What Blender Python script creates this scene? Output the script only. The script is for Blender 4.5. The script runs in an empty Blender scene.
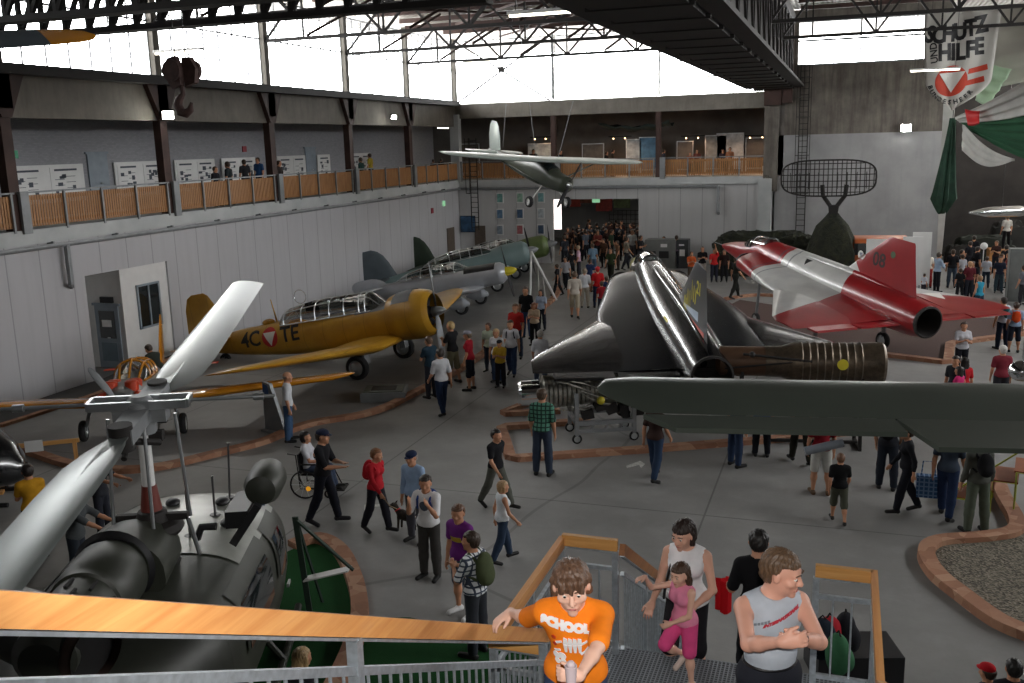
import bpy, bmesh, math, random
import numpy as np
from mathutils import Vector, Matrix, Euler
from mathutils.bvhtree import BVHTree
random.seed(7); RNG = np.random.default_rng(7)
SC = bpy.context.scene
COL = SC.collection
PI = math.pi
# ---------------------------------------------------------------- camera, sky, lights, exposure
F_PX, PITCH, YAW, ROLL = 960.0, .203, .336, -.027
CAM = np.array([22.3, 0.0, 7.01])
FW = np.array([-math.sin(YAW)*math.cos(PITCH), math.cos(YAW)*math.cos(PITCH), -math.sin(PITCH)])
_R = np.array([math.cos(YAW), math.sin(YAW), 0.0]); _U = np.cross(_R, FW)
RT = _R*math.cos(ROLL) + _U*math.sin(ROLL); UP = -_R*math.sin(ROLL) + _U*math.cos(ROLL)
cam_data = bpy.data.cameras.new('camera'); cam = bpy.data.objects.new('camera', cam_data); COL.objects.link(cam)
cam_data.sensor_width = 36; cam_data.lens = 36*F_PX/1024; cam_data.clip_end = 300; cam_data.clip_start = .1
cam.matrix_world = Matrix(((RT[0], UP[0], -FW[0], CAM[0]), (RT[1], UP[1], -FW[1], CAM[1]), (RT[2], UP[2], -FW[2], CAM[2]), (0, 0, 0, 1)))
SC.camera = cam
SC.view_settings.view_transform = 'Standard'; SC.view_settings.look = 'None'
SC.view_settings.exposure = 0.0; SC.view_settings.gamma = 1.0; SC.view_settings.use_curve_mapping = False
SC.cycles.use_denoising = True
SC.cycles.max_bounces = 7; SC.cycles.diffuse_bounces = 4; SC.cycles.glossy_bounces = 3; SC.cycles.transparent_max_bounces = 8; SC.cycles.transmission_bounces = 3
SC.cycles.sample_clamp_indirect = 8; SC.cycles.caustics_reflective = False; SC.cycles.caustics_refractive = False
world = bpy.data.worlds.new('world'); SC.world = world; world.use_nodes = True
bg = world.node_tree.nodes['Background']; bg.inputs[0].default_value = (1, .985, .95, 1); bg.inputs[1].default_value = 21.5
def area(name, loc, size, rot, energy, col=(1, 1, 1), portal=False, spread=None):
    l = bpy.data.lights.new(name, 'AREA'); l.shape = 'RECTANGLE'; l.size, l.size_y = size; l.energy = energy; l.color = col
    if portal: l.cycles.is_portal = True
    if spread: l.spread = spread
    o = bpy.data.objects.new(name, l); o.location = loc; o.rotation_euler = rot; COL.objects.link(o); return o
def spot(name, loc, target, energy, angle, blend=.3, radius=.1, col=(1, 1, 1)):
    l = bpy.data.lights.new(name, 'SPOT'); l.energy = energy; l.spot_size = math.radians(angle); l.spot_blend = blend; l.shadow_soft_size = radius; l.color = col
    o = bpy.data.objects.new(name, l); o.location = loc
    o.rotation_euler = (Vector(target)-Vector(loc)).to_track_quat('-Z', 'Y').to_euler(); COL.objects.link(o); return o
DEP = 54.66; BAY = 6.664; BAYX = 6.115
# sky light enters through the clerestory windows: portals guide the sampling
area('portal_left', (-.35, 31.3, 11.2), (46.6, 3.5), (0, PI/2, 0), 1, portal=True).rotation_euler = (PI/2, 0, -PI/2)
area('portal_back', (8.7, DEP+.35, 11.2), (17.4, 3.5), (-PI/2, 0, 0), 1, portal=True)
area('portal_back_right', (22.7, DEP+.35, 11.8), (6.4, 2.4), (-PI/2, 0, 0), 1, portal=True)
area('portal_right', (40.3, 29, 11.2), (37, 3.2), (PI/2, 0, PI/2), 1, portal=True)
# the photographer's flash
spot('camera_flash', tuple(CAM+UP*.12+RT*.02), tuple(CAM+FW*5), 950, 72, .5, .03, (1, .97, .93))
# ---------------------------------------------------------------- measuring aids: a ray of the photograph met with a plane of the place
def _ray(x, y): return FW + (x-512)/F_PX*RT - (y-341.5)/F_PX*UP
def G(x, y, z=0.0): d = _ray(x, y); return CAM + d*((z-CAM[2])/d[2])
def PY(x, y, Y): d = _ray(x, y); return CAM + d*(Y/d[1])
def PX(x, y, X): d = _ray(x, y); return CAM + d*((X-CAM[0])/d[0])
def PD(x, y, D): return CAM + _ray(x, y)*D
def px(*X):
    v = np.array(X, float)-CAM; z = v@FW; return 512+F_PX*(v@RT)/z, 341.5-F_PX*(v@UP)/z, z
# ---------------------------------------------------------------- mesh collector
class MB:
    def __init__(s): s.v = []; s.f = []; s.m = []; s.mi = 0; s.T = None
    def add(s, vs, fs, mi=None):
        b = len(s.v)
        if s.T is not None: vs = [tuple(s.T @ Vector(v)) for v in vs]
        s.v += [tuple(map(float, v)) for v in vs]; s.f += [tuple(b+i for i in f) for f in fs]; s.m += [s.mi if mi is None else mi]*len(fs); return s
    def box(s, c, d, rot=None, mi=None):
        hx, hy, hz = d[0]/2, d[1]/2, d[2]/2
        vs = [Vector((x*hx, y*hy, z*hz)) for x in (-1, 1) for y in (-1, 1) for z in (-1, 1)]
        if rot is not None:
            R = Euler(rot).to_matrix(); vs = [R @ v for v in vs]
        vs = [v+Vector(c) for v in vs]
        return s.add(vs, [(0, 1, 3, 2), (4, 6, 7, 5), (0, 4, 5, 1), (2, 3, 7, 6), (0, 2, 6, 4), (1, 5, 7, 3)], mi)
    def bar(s, a, b, w, h=None, up=(0, 0, 1), mi=None):
        a, b = Vector(a), Vector(b); h = h or w; d = (b-a)
        if d.length < 1e-6: return s
        x = d.normalized(); u = Vector(up)
        if abs(x.dot(u)) > .98: u = Vector((0, 1, 0)) if abs(x.y) < .9 else Vector((1, 0, 0))
        y = u.cross(x).normalized(); z = x.cross(y)
        vs = [p+y*sy*w/2+z*sz*h/2 for p in (a, b) for sy, sz in ((-1, -1), (1, -1), (1, 1), (-1, 1))]
        return s.add(vs, [(0, 3, 2, 1), (4, 5, 6, 7), (0, 1, 5, 4), (1, 2, 6, 5), (2, 3, 7, 6), (3, 0, 4, 7)], mi)
    def tube(s, pts, r, n=8, mi=None, cap=True):
        pts = [Vector(p) for p in pts]; m = len(pts)
        rs = r if isinstance(r, (list, tuple)) else [r]*m
        vs = []; pu = None
        for i, p in enumerate(pts):
            t = (pts[min(i+1, m-1)]-pts[max(i-1, 0)]).normalized()
            if pu is None: pu = Vector((0, 0, 1)) if abs(t.z) < .9 else Vector((1, 0, 0))
            u = (pu-t*pu.dot(t)).normalized(); pu = u; w = t.cross(u)
            for k in range(n):
                a = 2*PI*k/n; vs.append(p+(u*math.cos(a)+w*math.sin(a))*rs[i])
        fs = [(i*n+k, i*n+(k+1) % n, (i+1)*n+(k+1) % n, (i+1)*n+k) for i in range(m-1) for k in range(n)]
        if cap: fs += [tuple(range(n-1, -1, -1)), tuple((m-1)*n+k for k in range(n))]
        return s.add(vs, fs, mi)
    def loft(s, rings, mi=None, cap=True, close=True):
        n = len(rings[0]); vs = [p for r in rings for p in r]; m = len(rings); K = n if close else n-1
        fs = [(i*n+k, i*n+(k+1) % n, (i+1)*n+(k+1) % n, (i+1)*n+k) for i in range(m-1) for k in range(K)]
        if cap: fs += [tuple(range(n-1, -1, -1)), tuple((m-1)*n+k for k in range(n))]
        return s.add(vs, fs, mi)
    def lathe(s, prof, o=(0, 0, 0), axis='z', n=24, mi=None, cap=True):
        R = {'z': Matrix.Identity(3), 'x': Matrix(((0, 0, 1), (0, 1, 0), (-1, 0, 0))), 'y': Matrix(((1, 0, 0), (0, 0, 1), (0, -1, 0)))}[axis]
        rings = [[R @ Vector((r*math.cos(2*PI*k/n), r*math.sin(2*PI*k/n), h))+Vector(o) for k in range(n)] for r, h in prof]
        return s.loft(rings, mi, cap)
    def prism(s, poly, a, b, mi=None):
        """poly: list of 3-D points (planar) moved from offset a to offset b"""
        A, B = Vector(a), Vector(b); n = len(poly)
        vs = [Vector(p)+A for p in poly]+[Vector(p)+B for p in poly]
        return s.add(vs, [tuple(range(n-1, -1, -1)), tuple(range(n, 2*n))]+[(i, (i+1) % n, n+(i+1) % n, n+i) for i in range(n)], mi)
    def ball(s, c, r, n=12, m=8, mi=None):
        r = (r, r, r) if not isinstance(r, (tuple, list)) else r
        rings = [[(c[0]+r[0]*max(math.sin(PI*j/m), 1e-3)*math.cos(2*PI*k/n), c[1]+r[1]*max(math.sin(PI*j/m), 1e-3)*math.sin(2*PI*k/n), c[2]-r[2]*math.cos(PI*j/m)) for k in range(n)] for j in range(m+1)]
        return s.loft(rings, mi, True)
    def grid(s, P, mi=None):
        r, c = len(P), len(P[0]); vs = [p for row in P for p in row]
        return s.add(vs, [(i*c+j, i*c+j+1, (i+1)*c+j+1, (i+1)*c+j) for i in range(r-1) for j in range(c-1)], mi)
def mesh_of(name, v, f, mats, mi=None, smooth=35):
    me = bpy.data.meshes.new(name); me.from_pydata([tuple(x) for x in v], [], [tuple(x) for x in f]); 
    for m in mats if isinstance(mats, (list, tuple)) else [mats]: me.materials.append(m)
    if mi is not None and len(set(mi)) > 1: me.polygons.foreach_set('material_index', np.array(mi, np.int32))
    bm = bmesh.new(); bm.from_mesh(me); bmesh.ops.recalc_face_normals(bm, faces=bm.faces); bm.to_mesh(me); bm.free()
    if smooth:
        me.polygons.foreach_set('use_smooth', [True]*len(me.polygons))
        if smooth < 180: me.set_sharp_from_angle(angle=math.radians(smooth))
    me.update(); return me
def obj(name, mb, mat, parent=None, smooth=35, loc=None, rot=None):
    me = mesh_of(name, mb.v, mb.f, mat, mb.m, smooth)
    o = bpy.data.objects.new(name, me); COL.objects.link(o)
    if parent is not None: o.parent = parent
    if loc is not None: o.location = loc
    if rot is not None: o.rotation_euler = rot
    return o
def tag(o, label, cat, group=None, kind=None):
    o['label'] = label; o['category'] = cat
    if group: o['group'] = group
    if kind: o['kind'] = kind
    return o
def thing(name, label, cat, loc=(0, 0, 0), rotz=0, group=None, scale=1):
    o = bpy.data.objects.new(name, None); COL.objects.link(o); o.empty_display_size = .2
    o.location = loc; o.rotation_euler = (0, 0, rotz) if not isinstance(rotz, (tuple, list)) else rotz
    o.scale = (scale,)*3
    return tag(o, label, cat, group)
def struct(name, mb, mat, smooth=35):
    o = obj(name, mb, mat, None, smooth); o['kind'] = 'structure'; return o
def kids(o): return [c for c in bpy.data.objects if c.parent == o]
def dup(root, loc=None, rotz=None, label=None, group=None, scale=None):
    def rec(o, par):
        c = o.copy(); COL.objects.link(c)
        if par is not None: c.parent = par
        for ch in CH.get(o.name, []): rec(ch, c)
        return c
    CH = {}
    for x in bpy.data.objects:
        if x.parent is not None: CH.setdefault(x.parent.name, []).append(x)
    r = rec(root, None)
    if loc is not None: r.location = loc
    if rotz is not None: r.rotation_euler = (0, 0, rotz) if not isinstance(rotz, (tuple, list)) else rotz
    if scale: r.scale = (scale,)*3
    if label: r['label'] = label
    if group: r['group'] = group
    return r
# ---------------------------------------------------------------- materials
def lin(c):
    if isinstance(c, str): c = tuple(int(c[i:i+2], 16)/255 for i in (0, 2, 4))
    return tuple((x/12.92 if x <= .04045 else ((x+.055)/1.055)**2.4) for x in c)
def mat(name, color, rough=.6, metal=0, var=.12, scale=3.0, bump=0, spec=.5, coat=0, detail=3, alpha=None, emit=None, es=0):
    """Principled material; the base colour wanders by noise, roughness a little too"""
    m = bpy.data.materials.new(name); m.use_nodes = True; nt = m.node_tree; N = nt.nodes; L = nt.links
    b = N['Principled BSDF']; c = lin(color)
    tc = N.new('ShaderNodeTexCoord'); no = N.new('ShaderNodeTexNoise'); no.inputs['Scale'].default_value = scale; no.inputs['Detail'].default_value = detail
    L.new(tc.outputs['Object'], no.inputs['Vector'])
    r = N.new('ShaderNodeValToRGB'); r.color_ramp.elements[0].position = .3; r.color_ramp.elements[1].position = .7
    r.color_ramp.elements[0].color = (*[x*(1-var) for x in c], 1); r.color_ramp.elements[1].color = (*[min(1, x*(1+var)) for x in c], 1)
    L.new(no.outputs[0], r.inputs[0]); L.new(r.outputs[0], b.inputs['Base Color'])
    b.inputs['Roughness'].default_value = rough; b.inputs['Metallic'].default_value = metal; b.inputs['Specular IOR Level'].default_value = spec
    if coat: b.inputs['Coat Weight'].default_value = coat; b.inputs['Coat Roughness'].default_value = .06
    if bump:
        bp = N.new('ShaderNodeBump'); bp.inputs['Strength'].default_value = bump; bp.inputs['Distance'].default_value = .02; L.new(no.outputs[0], bp.inputs['Height']); L.new(bp.outputs[0], b.inputs['Normal'])
    if emit: b.inputs['Emission Color'].default_value = (*lin(emit), 1); b.inputs['Emission Strength'].default_value = es
    return m
class NT:
    """small node-graph helper"""
    def __init__(s, m): s.m = m; m.use_nodes = True; s.t = m.node_tree; s.b = s.t.nodes.get('Principled BSDF')
    def n(s, t, **k):
        x = s.t.nodes.new('ShaderNode'+t)
        for a, v in k.items(): setattr(x, a, v)
        return x
    def l(s, a, b): s.t.links.new(a, b)
    def math(s, op, a, b=None, c=None, clamp=False):
        x = s.n('Math', operation=op); x.use_clamp = clamp
        for i, v in enumerate((a, b, c)):
            if v is None: continue
            if isinstance(v, (int, float)): x.inputs[i].default_value = v
            else: s.l(v, x.inputs[i])
        return x.outputs[0]
    def mix(s, f, a, b):
        x = s.n('Mix', data_type='RGBA')
        for i, v in ((0, f), (6, a), (7, b)):
            if isinstance(v, (int, float)): x.inputs[i].default_value = v
            elif isinstance(v, tuple): x.inputs[i].default_value = (*v[:3], 1)
            else: s.l(v, x.inputs[i])
        return x.outputs[2]
    def xyz(s, kind='Object'):
        tc = s.n('TexCoord'); sp = s.n('SeparateXYZ'); s.l(tc.outputs[kind], sp.inputs[0]); return sp.outputs[0], sp.outputs[1], sp.outputs[2], tc.outputs[kind]
    def noise(s, vec, scale, detail=3, rough=.5, dist=0):
        x = s.n('TexNoise'); s.l(vec, x.inputs['Vector']); x.inputs['Scale'].default_value = scale; x.inputs['Detail'].default_value = detail; x.inputs['Roughness'].default_value = rough; x.inputs['Distortion'].default_value = dist; return x.outputs[0]
    def ramp(s, f, stops):
        x = s.n('ValToRGB'); e = x.color_ramp.elements
        while len(e) < len(stops): e.new(.5)
        for k, (p, c) in enumerate(stops): e[k].position = p; e[k].color = (*c, 1) if isinstance(c, tuple) else (c, c, c, 1)
        s.l(f, x.inputs[0]); return x.outputs[0]
    def bump(s, h, st=.3, dist=.02):
        x = s.n('Bump'); x.inputs['Strength'].default_value = st; x.inputs['Distance'].default_value = dist; s.l(h, x.inputs['Height']); s.l(x.outputs[0], s.b.inputs['Normal'])
    def scalevec(s, v, sc):
        x = s.n('Mapping'); x.inputs['Scale'].default_value = sc; s.l(v, x.inputs[0]); return x.outputs[0]
def newmat(name, rough=.6, metal=0, spec=.5):
    m = bpy.data.materials.new(name); t = NT(m); t.b.inputs['Roughness'].default_value = rough; t.b.inputs['Metallic'].default_value = metal; t.b.inputs['Specular IOR Level'].default_value = spec; return m, t
def emission(name, col, st):
    m = bpy.data.materials.new(name); t = NT(m); t.b.inputs['Base Color'].default_value = (.8, .8, .8, 1); t.b.inputs['Emission Color'].default_value = (*lin(col), 1); t.b.inputs['Emission Strength'].default_value = st; return m
def glass(name, tint=(.9, .95, .95), refl=.12, rough=.02):
    m = bpy.data.materials.new(name); m.use_nodes = True; t = m.node_tree; t.nodes.clear(); o = t.nodes.new('ShaderNodeOutputMaterial')
    a = t.nodes.new('ShaderNodeBsdfTransparent'); a.inputs[0].default_value = (*tint, 1); g = t.nodes.new('ShaderNodeBsdfGlossy'); g.inputs['Roughness'].default_value = rough
    lw = t.nodes.new('ShaderNodeLayerWeight'); lw.inputs[0].default_value = .25; mt = t.nodes.new('ShaderNodeMath'); mt.operation = 'MULTIPLY_ADD'; mt.inputs[1].default_value = .7; mt.inputs[2].default_value = refl
    t.links.new(lw.outputs[1], mt.inputs[0]); mx = t.nodes.new('ShaderNodeMixShader'); t.links.new(mt.outputs[0], mx.inputs[0]); t.links.new(a.outputs[0], mx.inputs[1]); t.links.new(g.outputs[0], mx.inputs[2]); t.links.new(mx.outputs[0], o.inputs[0]); return m
M = {}
M['steel_dark'] = mat('steel_dark', '191513', .75, 0, .3, 2)
M['steel_rust'] = mat('steel_rust', '3c2822', .75, 0, .3, 2)
M['steel_grey'] = mat('steel_grey', '85888a', .55, .3, .12, 4)
M['galv'] = mat('galv', 'b9c0c6', .42, .75, .18, 25, detail=6)
M['black'] = mat('black', '17171a', .45, 0, .2)
M['rubber'] = mat('rubber', '18181a', .8, 0, .2)
M['white'] = mat('white', 'd8d8d6', .5, 0, .04)
M['alu'] = mat('alu', 'c6cacc', .3, .9, .08, 5)
M['chrome'] = mat('chrome', 'e8eaec', .1, 1, .03)
M['glass'] = glass('glass')
M['pane'] = glass('pane', (.97, .98, 1), .03)
M['canopy'] = glass('canopy', (.55, .6, .6), .2)
M['tube_lamp'] = emission('tube_lamp', 'fff6e0', 7)
M['lamp_white'] = emission('lamp_white', 'fffdf4', 160)
M['lamp_warm'] = emission('lamp_warm', 'ffca90', 9)
M['dark'] = mat('dark', '1c1b1b', .9, 0, .2)
M['blue'] = mat('blue', '2a4a78', .6)
# planed timber with long grain along local axis
def wood(name, c1, c2, axis=0, sc=1.0, rough=.5, coat=0):
    m, t = newmat(name, rough); x, y, z, v = t.xyz(); s = [14*sc]*3; s[axis] = .9*sc
    n = t.noise(t.scalevec(v, tuple(s)), 1.6, 5, .6, .6); col = t.ramp(n, [(.3, lin(c1)), (.7, lin(c2))]); t.l(col, t.b.inputs['Base Color']); t.bump(n, .12, .004)
    if coat: t.b.inputs['Coat Weight'].default_value = coat
    return m
M['wood_y'] = wood('wood_y', 'c98448', 'e2a664', 1, 1, .4, .3)
M['wood_x'] = wood('wood_x', 'c28a4a', 'dca866', 0, 1, .4, .3)
M['wood_z'] = wood('wood_z', 'b98148', 'd9a566', 2)
M['plywood'] = wood('plywood', 'b07c48', 'cf9a62', 0, .5)
# ================================================================ the hall
m, t = newmat('concrete_floor', .6); x, y, z, v = t.xyz()
big = t.noise(v, .22, 5, .62); mid = t.noise(v, 1.3, 5, .6); fin = t.noise(v, 14, 4, .7)
c = t.ramp(big, [(.3, (.19, .187, .18)), (.5, (.24, .237, .229)), (.72, (.33, .326, .314))])
c = t.mix(t.math('MULTIPLY', t.math('SUBTRACT', mid, .5), 1.5, clamp=True), c, (.40, .40, .39)); c = t.mix(t.math('MULTIPLY', fin, .25), c, (.10, .10, .10))
vo = t.n('TexVoronoi', feature='DISTANCE_TO_EDGE'); wv = t.n('VectorMath', operation='ADD'); nz = t.n('TexNoise'); nz.inputs['Scale'].default_value = .25; nz.inputs['Detail'].default_value = 1; t.l(v, nz.inputs['Vector']); t.l(v, wv.inputs[0]); t.l(nz.outputs[1], wv.inputs[1]); t.l(wv.outputs[0], vo.inputs['Vector']); vo.inputs['Scale'].default_value = .06
crack = t.math('LESS_THAN', vo.outputs[0], .0022); c = t.mix(t.math('MULTIPLY', crack, .35), c, (.05, .05, .05))
jx = t.math('LESS_THAN', t.math('ABSOLUTE', t.math('SUBTRACT', t.math('MODULO', t.math('ADD', x, 100.4), 7.3), 3.6)), .018); jy = t.math('LESS_THAN', t.math('ABSOLUTE', t.math('SUBTRACT', t.math('MODULO', t.math('ADD', y, 100), 8.1), 4)), .018)
c = t.mix(t.math('MULTIPLY', t.math('MAXIMUM', jx, jy), .6), c, (.05, .05, .05)); t.l(c, t.b.inputs['Base Color'])
t.l(t.math('MULTIPLY_ADD', mid, .35, .40), t.b.inputs['Roughness']); t.bump(fin, .15, .01); M['floor'] = m
struct('floor', MB().box((18, 30, -.1), (66, 90, .2)), M['floor'])
# white sheet-clad wall: seams every 1.2 m
def seamed(name, axis, col, seam, step=1.22, off=0.0, rough=.5):
    m, t = newmat(name, rough); X = t.xyz(); a = X[axis]; v = X[3]
    f = t.math('FRACT', t.math('DIVIDE', t.math('ADD', a, 100+off), step)); sm = t.math('LESS_THAN', f, .035); sm2 = t.math('LESS_THAN', t.math('ABSOLUTE', t.math('SUBTRACT', f, .06)), .02)
    n = t.noise(v, .5, 5, .6); st = t.noise(t.scalevec(v, (2.5, 2.5, .25)), 1.2, 4, .6)
    c = t.mix(t.math('MULTIPLY', n, .35), lin(col), tuple(q*.74 for q in lin(col))); c = t.mix(t.math('MULTIPLY', t.math('SUBTRACT', st, .45), .8, clamp=True), c, tuple(q*.6 for q in lin(col)))
    c = t.mix(t.math('MULTIPLY', sm, .55), c, lin(seam)); t.l(c, t.b.inputs['Base Color']); t.bump(t.math('MULTIPLY', sm, -1), .5, .01); return m
M['cladY'] = seamed('cladY', 1, 'b9b9bc', '77787a'); M['cladX'] = seamed('cladX', 0, 'c2c2c2', '77787a')
m, t = newmat('concrete_raw', .85); x, y, z, v = t.xyz(); n = t.noise(v, 1.1, 6, .65); st = t.noise(t.scalevec(v, (2.2, 2.2, .22)), 1.5, 5, .65)
c = t.ramp(n, [(.3, lin('5a5550')), (.7, lin('7d776e'))]); c = t.mix(t.math('MULTIPLY', t.math('SUBTRACT', st, .42), 2.2, clamp=True), c, lin('37302b')); t.l(c, t.b.inputs['Base Color']); t.bump(n, .3, .02); M['concrete'] = m
m, t = newmat('concrete_pale', .85); x, y, z, v = t.xyz(); n = t.noise(v, 1.4, 6, .65); st = t.noise(t.scalevec(v, (2.2, 2.2, .3)), 1.8, 5, .65)
c = t.ramp(n, [(.3, lin('6b675f')), (.7, lin('807b72'))]); c = t.mix(t.math('MULTIPLY', t.math('SUBTRACT', st, .48), 2.0, clamp=True), c, lin('5d5851')); t.l(c, t.b.inputs['Base Color']); M['concrete_pale'] = m
m, t = newmat('grey_paint_wall', .7); x, y, z, v = t.xyz(); n = t.noise(v, .6, 5, .6)
c = t.ramp(n, [(.3, lin('8d8d8e')), (.7, lin('a2a2a2'))]); st = t.noise(t.scalevec(v, (2, 2, .3)), 1.3, 5, .6); c = t.mix(t.math('MULTIPLY', t.math('SUBTRACT', st, .5), 1.6, clamp=True), c, lin('85868a')); t.l(c, t.b.inputs['Base Color']); M['greywall'] = m
m, t = newmat('brick_white', .8); x, y, z, v = t.xyz(); sw = t.n('CombineXYZ'); t.l(y, sw.inputs[0]); t.l(z, sw.inputs[1]); br = t.n('TexBrick'); t.l(sw.outputs[0], br.inputs['Vector'])
for k, q in (('Scale', 3.2), ('Mortar Size', .012), ('Brick Width', .5), ('Row Height', .18)): br.inputs[k].default_value = q
br.inputs['Color1'].default_value = (*lin('9a9a9e'), 1); br.inputs['Color2'].default_value = (*lin('8e8f93'), 1); br.inputs['Mortar'].default_value = (*lin('85868a'), 1); t.l(br.outputs[0], t.b.inputs['Base Color']); M['whitebrick'] = m
m, t = newmat('corrugated', .6, .1); x, y, z, v = t.xyz(); w = t.math('SINE', t.math('MULTIPLY', x, 26)); n = t.noise(v, 1.2, 4, .6)
c = t.ramp(n, [(.3, lin('6d675f')), (.7, lin('8b857b'))]); c = t.mix(t.math('MULTIPLY_ADD', w, .12, .12), c, lin('454038')); t.l(c, t.b.inputs['Base Color']); t.bump(w, .6, .03); M['corrugated'] = m
m, t = newmat('slab_white', .6); x, y, z, v = t.xyz(); n = t.noise(v, .9, 5, .6); t.l(t.ramp(n, [(.3, lin('a6aaaa')), (.75, lin('bfc2c1'))]), t.b.inputs['Base Color']); M['slab'] = m
Y0 = -12; LEN = DEP-Y0; YM = (DEP+Y0)/2
struct('wall_left', MB().box((-.15, (23.7+Y0)/2, 2.26), (.3, 23.7-Y0, 4.53)).box((-.15, (27.6+DEP)/2, 2.26), (.3, DEP-27.6, 4.53)).box((-.15, 25.65, 3.93), (.3, 3.9, 1.2)), M['cladY'])
# back wall with the doorway to the next hall
DX0, DX1, DZ = 5.95, 11.1, 3.75
struct('wall_back', MB().box((DX0/2, DEP+.15, 2.26), (DX0, .3, 4.53)).box(((DX1+18.6)/2, DEP+.15, 2.26), (18.6-DX1, .3, 4.53)).box(((DX0+DX1)/2, DEP+.15, (DZ+4.53)/2), (DX1-DX0, .3, 4.53-DZ)), M['cladX'])
struct('wall_back_right', MB().box((22.75, DEP+.15, 3.53), (8.5, .3, 7.09)), M['greywall'])
struct('wall_back_upper', MB().box((22.75, DEP+.16, 8.82), (8.5, .3, 3.62)).box((18.9, DEP+.15, 11.8), (1.35, .3, 2.4)).box((26.4, DEP+.15, 11.8), (1.2, .3, 2.4)).box((22.75, DEP+.15, 13.2), (8.5, .3, .5)).box((18.35, DEP+.1, 6.6), (.75, .5, 5.0)), M['concrete'])
struct('wall_front', MB().box((18, Y0-.15, 7), (60, .3, 14.4)), M['greywall'])
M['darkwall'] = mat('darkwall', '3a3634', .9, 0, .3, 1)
struct('wall_right', MB().box((40.5, YM+8, 4.7), (.3, LEN+20, 9.6)), M['greywall'])
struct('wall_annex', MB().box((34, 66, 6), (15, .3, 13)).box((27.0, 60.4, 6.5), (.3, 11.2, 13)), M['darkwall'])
struct('wall_right_upper', MB().box((40.5, 24, 13.2), (.3, 74, .8)), M['concrete'])
# galleries
struct('trim_1', MB().box((-2.0, YM+3, 4.74), (4.3, LEN+6, .42)).box((9.0, DEP+2.9, 4.74), (18.8, 6.1, .42)), M['slab'])
struct('wall_gallery_left', MB().box((-4.15, YM+3, 7.3), (.3, LEN+6, 4.7)), M['whitebrick'])
struct('wall_gallery_back', MB().box((7.4, DEP+5.9, 7.3), (23.2, .3, 4.7)).box((-4.2, DEP+3, 7.3), (.2, 6, 4.7)).box((18.85, DEP+3, 7.3), (.3, 6, 4.7)), mat('gallery_wall', '66625e', .9, 0, .2, 1))
struct('trim_2', MB().box((-2.1, YM+3, 9.1), (4.0, LEN+6, .2)).box((9.0, DEP+3.1, 9.1), (19, 5.8, .2)), M['darkwall'])
struct('trim_3', MB().box((-.15, YM, 8.75), (.3, LEN, 1.3)).box((9.0, DEP+.15, 8.98), (18.6, .3, .85)), M['concrete_pale'])
struct('trim_4', MB().box((.1, YM-.1, 9.36), (.8, LEN-.4, .17)).box((.32, YM-.1, 9.5), (.1, LEN-.4, .14)), M['steel_dark'])
# pipe below the gallery edges with hangers and branches
pm = MB().tube([(.22, Y0, 4.42), (.22, DEP-.2, 4.42), (15.6, DEP-.22, 4.42)], .07, 8)
for k in range(24): pm.box((.12, Y0+2+k*2.7, 4.47), (.24, .05, .16))
for q in ((.22, 22.9), (.22, 6.0)): pm.tube([(q[0], q[1], 4.4), (q[0], q[1], 3.2), (.02, q[1]+.2, 3.1)], .09, 8)
pm.tube([(15.6, DEP-.22, 4.42), (15.6, DEP-.22, 3.0), (15.6, DEP+.02, 2.9)], .09, 8)
tag(obj('drain_pipe', pm, M['steel_grey']), 'long grey pipe running along the underside of both gallery edges', 'pipe')
# columns
for k in range(9):
    Y = DEP-BAY*k
    if k: struct('column', MB().box((-.05, Y, 6.7), (.3, .36, 3.5)).box((.02, Y, 8.9), (.34, .5, 1.1)).prism([(0.19, Y-.75, 9.28), (0.19, Y+.75, 9.28), (0.19, Y+.17, 8.1), (0.19, Y-.17, 8.1)], (-.35, 0, 0), (0, 0, 0)), M['steel_rust'])
    struct('column', MB().box((.0, Y, 11.3), (.24, .3, 3.7)), M['concrete_pale'])
for k in (1, 2):
    struct('column', MB().box((BAYX*k, DEP-.02, 6.75), (.28, .3, 3.6)), M['steel_rust']); struct('column', MB().box((BAYX*k, DEP+.12, 11.3), (.1, .14, 3.7)), M['steel_grey'])
struct('column', MB().box((18.1, DEP-.05, 2.4), (.7, .4, 4.8)), M['slab'])
struct('column', MB().box((.0, DEP-.05, 6.8), (.55, .45, 4.0)), M['slab'])
# window walls: thin glazing bars and glass
def window(idx, a, b, z0, z1, n, rows, axis, pos, bar=.045):
    f = MB(); fixed = (lambda u, z: (pos, u, z)) if axis == 'y' else (lambda u, z: (u, pos, z))
    for i in range(n+1):
        u = a+(b-a)*i/n; f.bar(fixed(u, z0), fixed(u, z1), bar, bar)
    for z in [z0+.03]+list(rows)+[z1-.03]: f.bar(fixed(a, z), fixed(b, z), bar*1.3, bar*1.3)
    o = struct('window_%d' % idx, f, M['steel_grey'])
    p = MB().box(tuple((np.array(fixed(a, z0))+np.array(fixed(b, z1)))/2), (.012, abs(b-a)-.06, z1-z0-.06) if axis == 'y' else (abs(b-a)-.06, .012, z1-z0-.06))
    obj('glass_pane', p, M['pane'], o); return o
w = 0
for k in range(7):
    w += 1; y1 = DEP-BAY*k-.15; y0 = max(DEP-BAY*(k+1)+.15, Y0+.1)
    window(w, y0, y1, 9.45, 13.0, 7, (11.37,), 'y', -.1)
for k in range(3):
    w += 1; window(w, BAYX*k+.1, min(BAYX*(k+1)-.1, 17.9), 9.42, 13.0, 1, (11.2,), 'x', DEP+.15)
w += 1; window(w, 19.58, 25.8, 10.63, 12.9, 2, (11.9,), 'x', DEP+.15, .08)
struct('wall_left_upper', MB().box((-.1, (Y0+8.0)/2, 11.25), (.25, 8.0-Y0, 3.65)), M['greywall'])  # unseen stretch made windowless to cut daylight on the near floor
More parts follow.
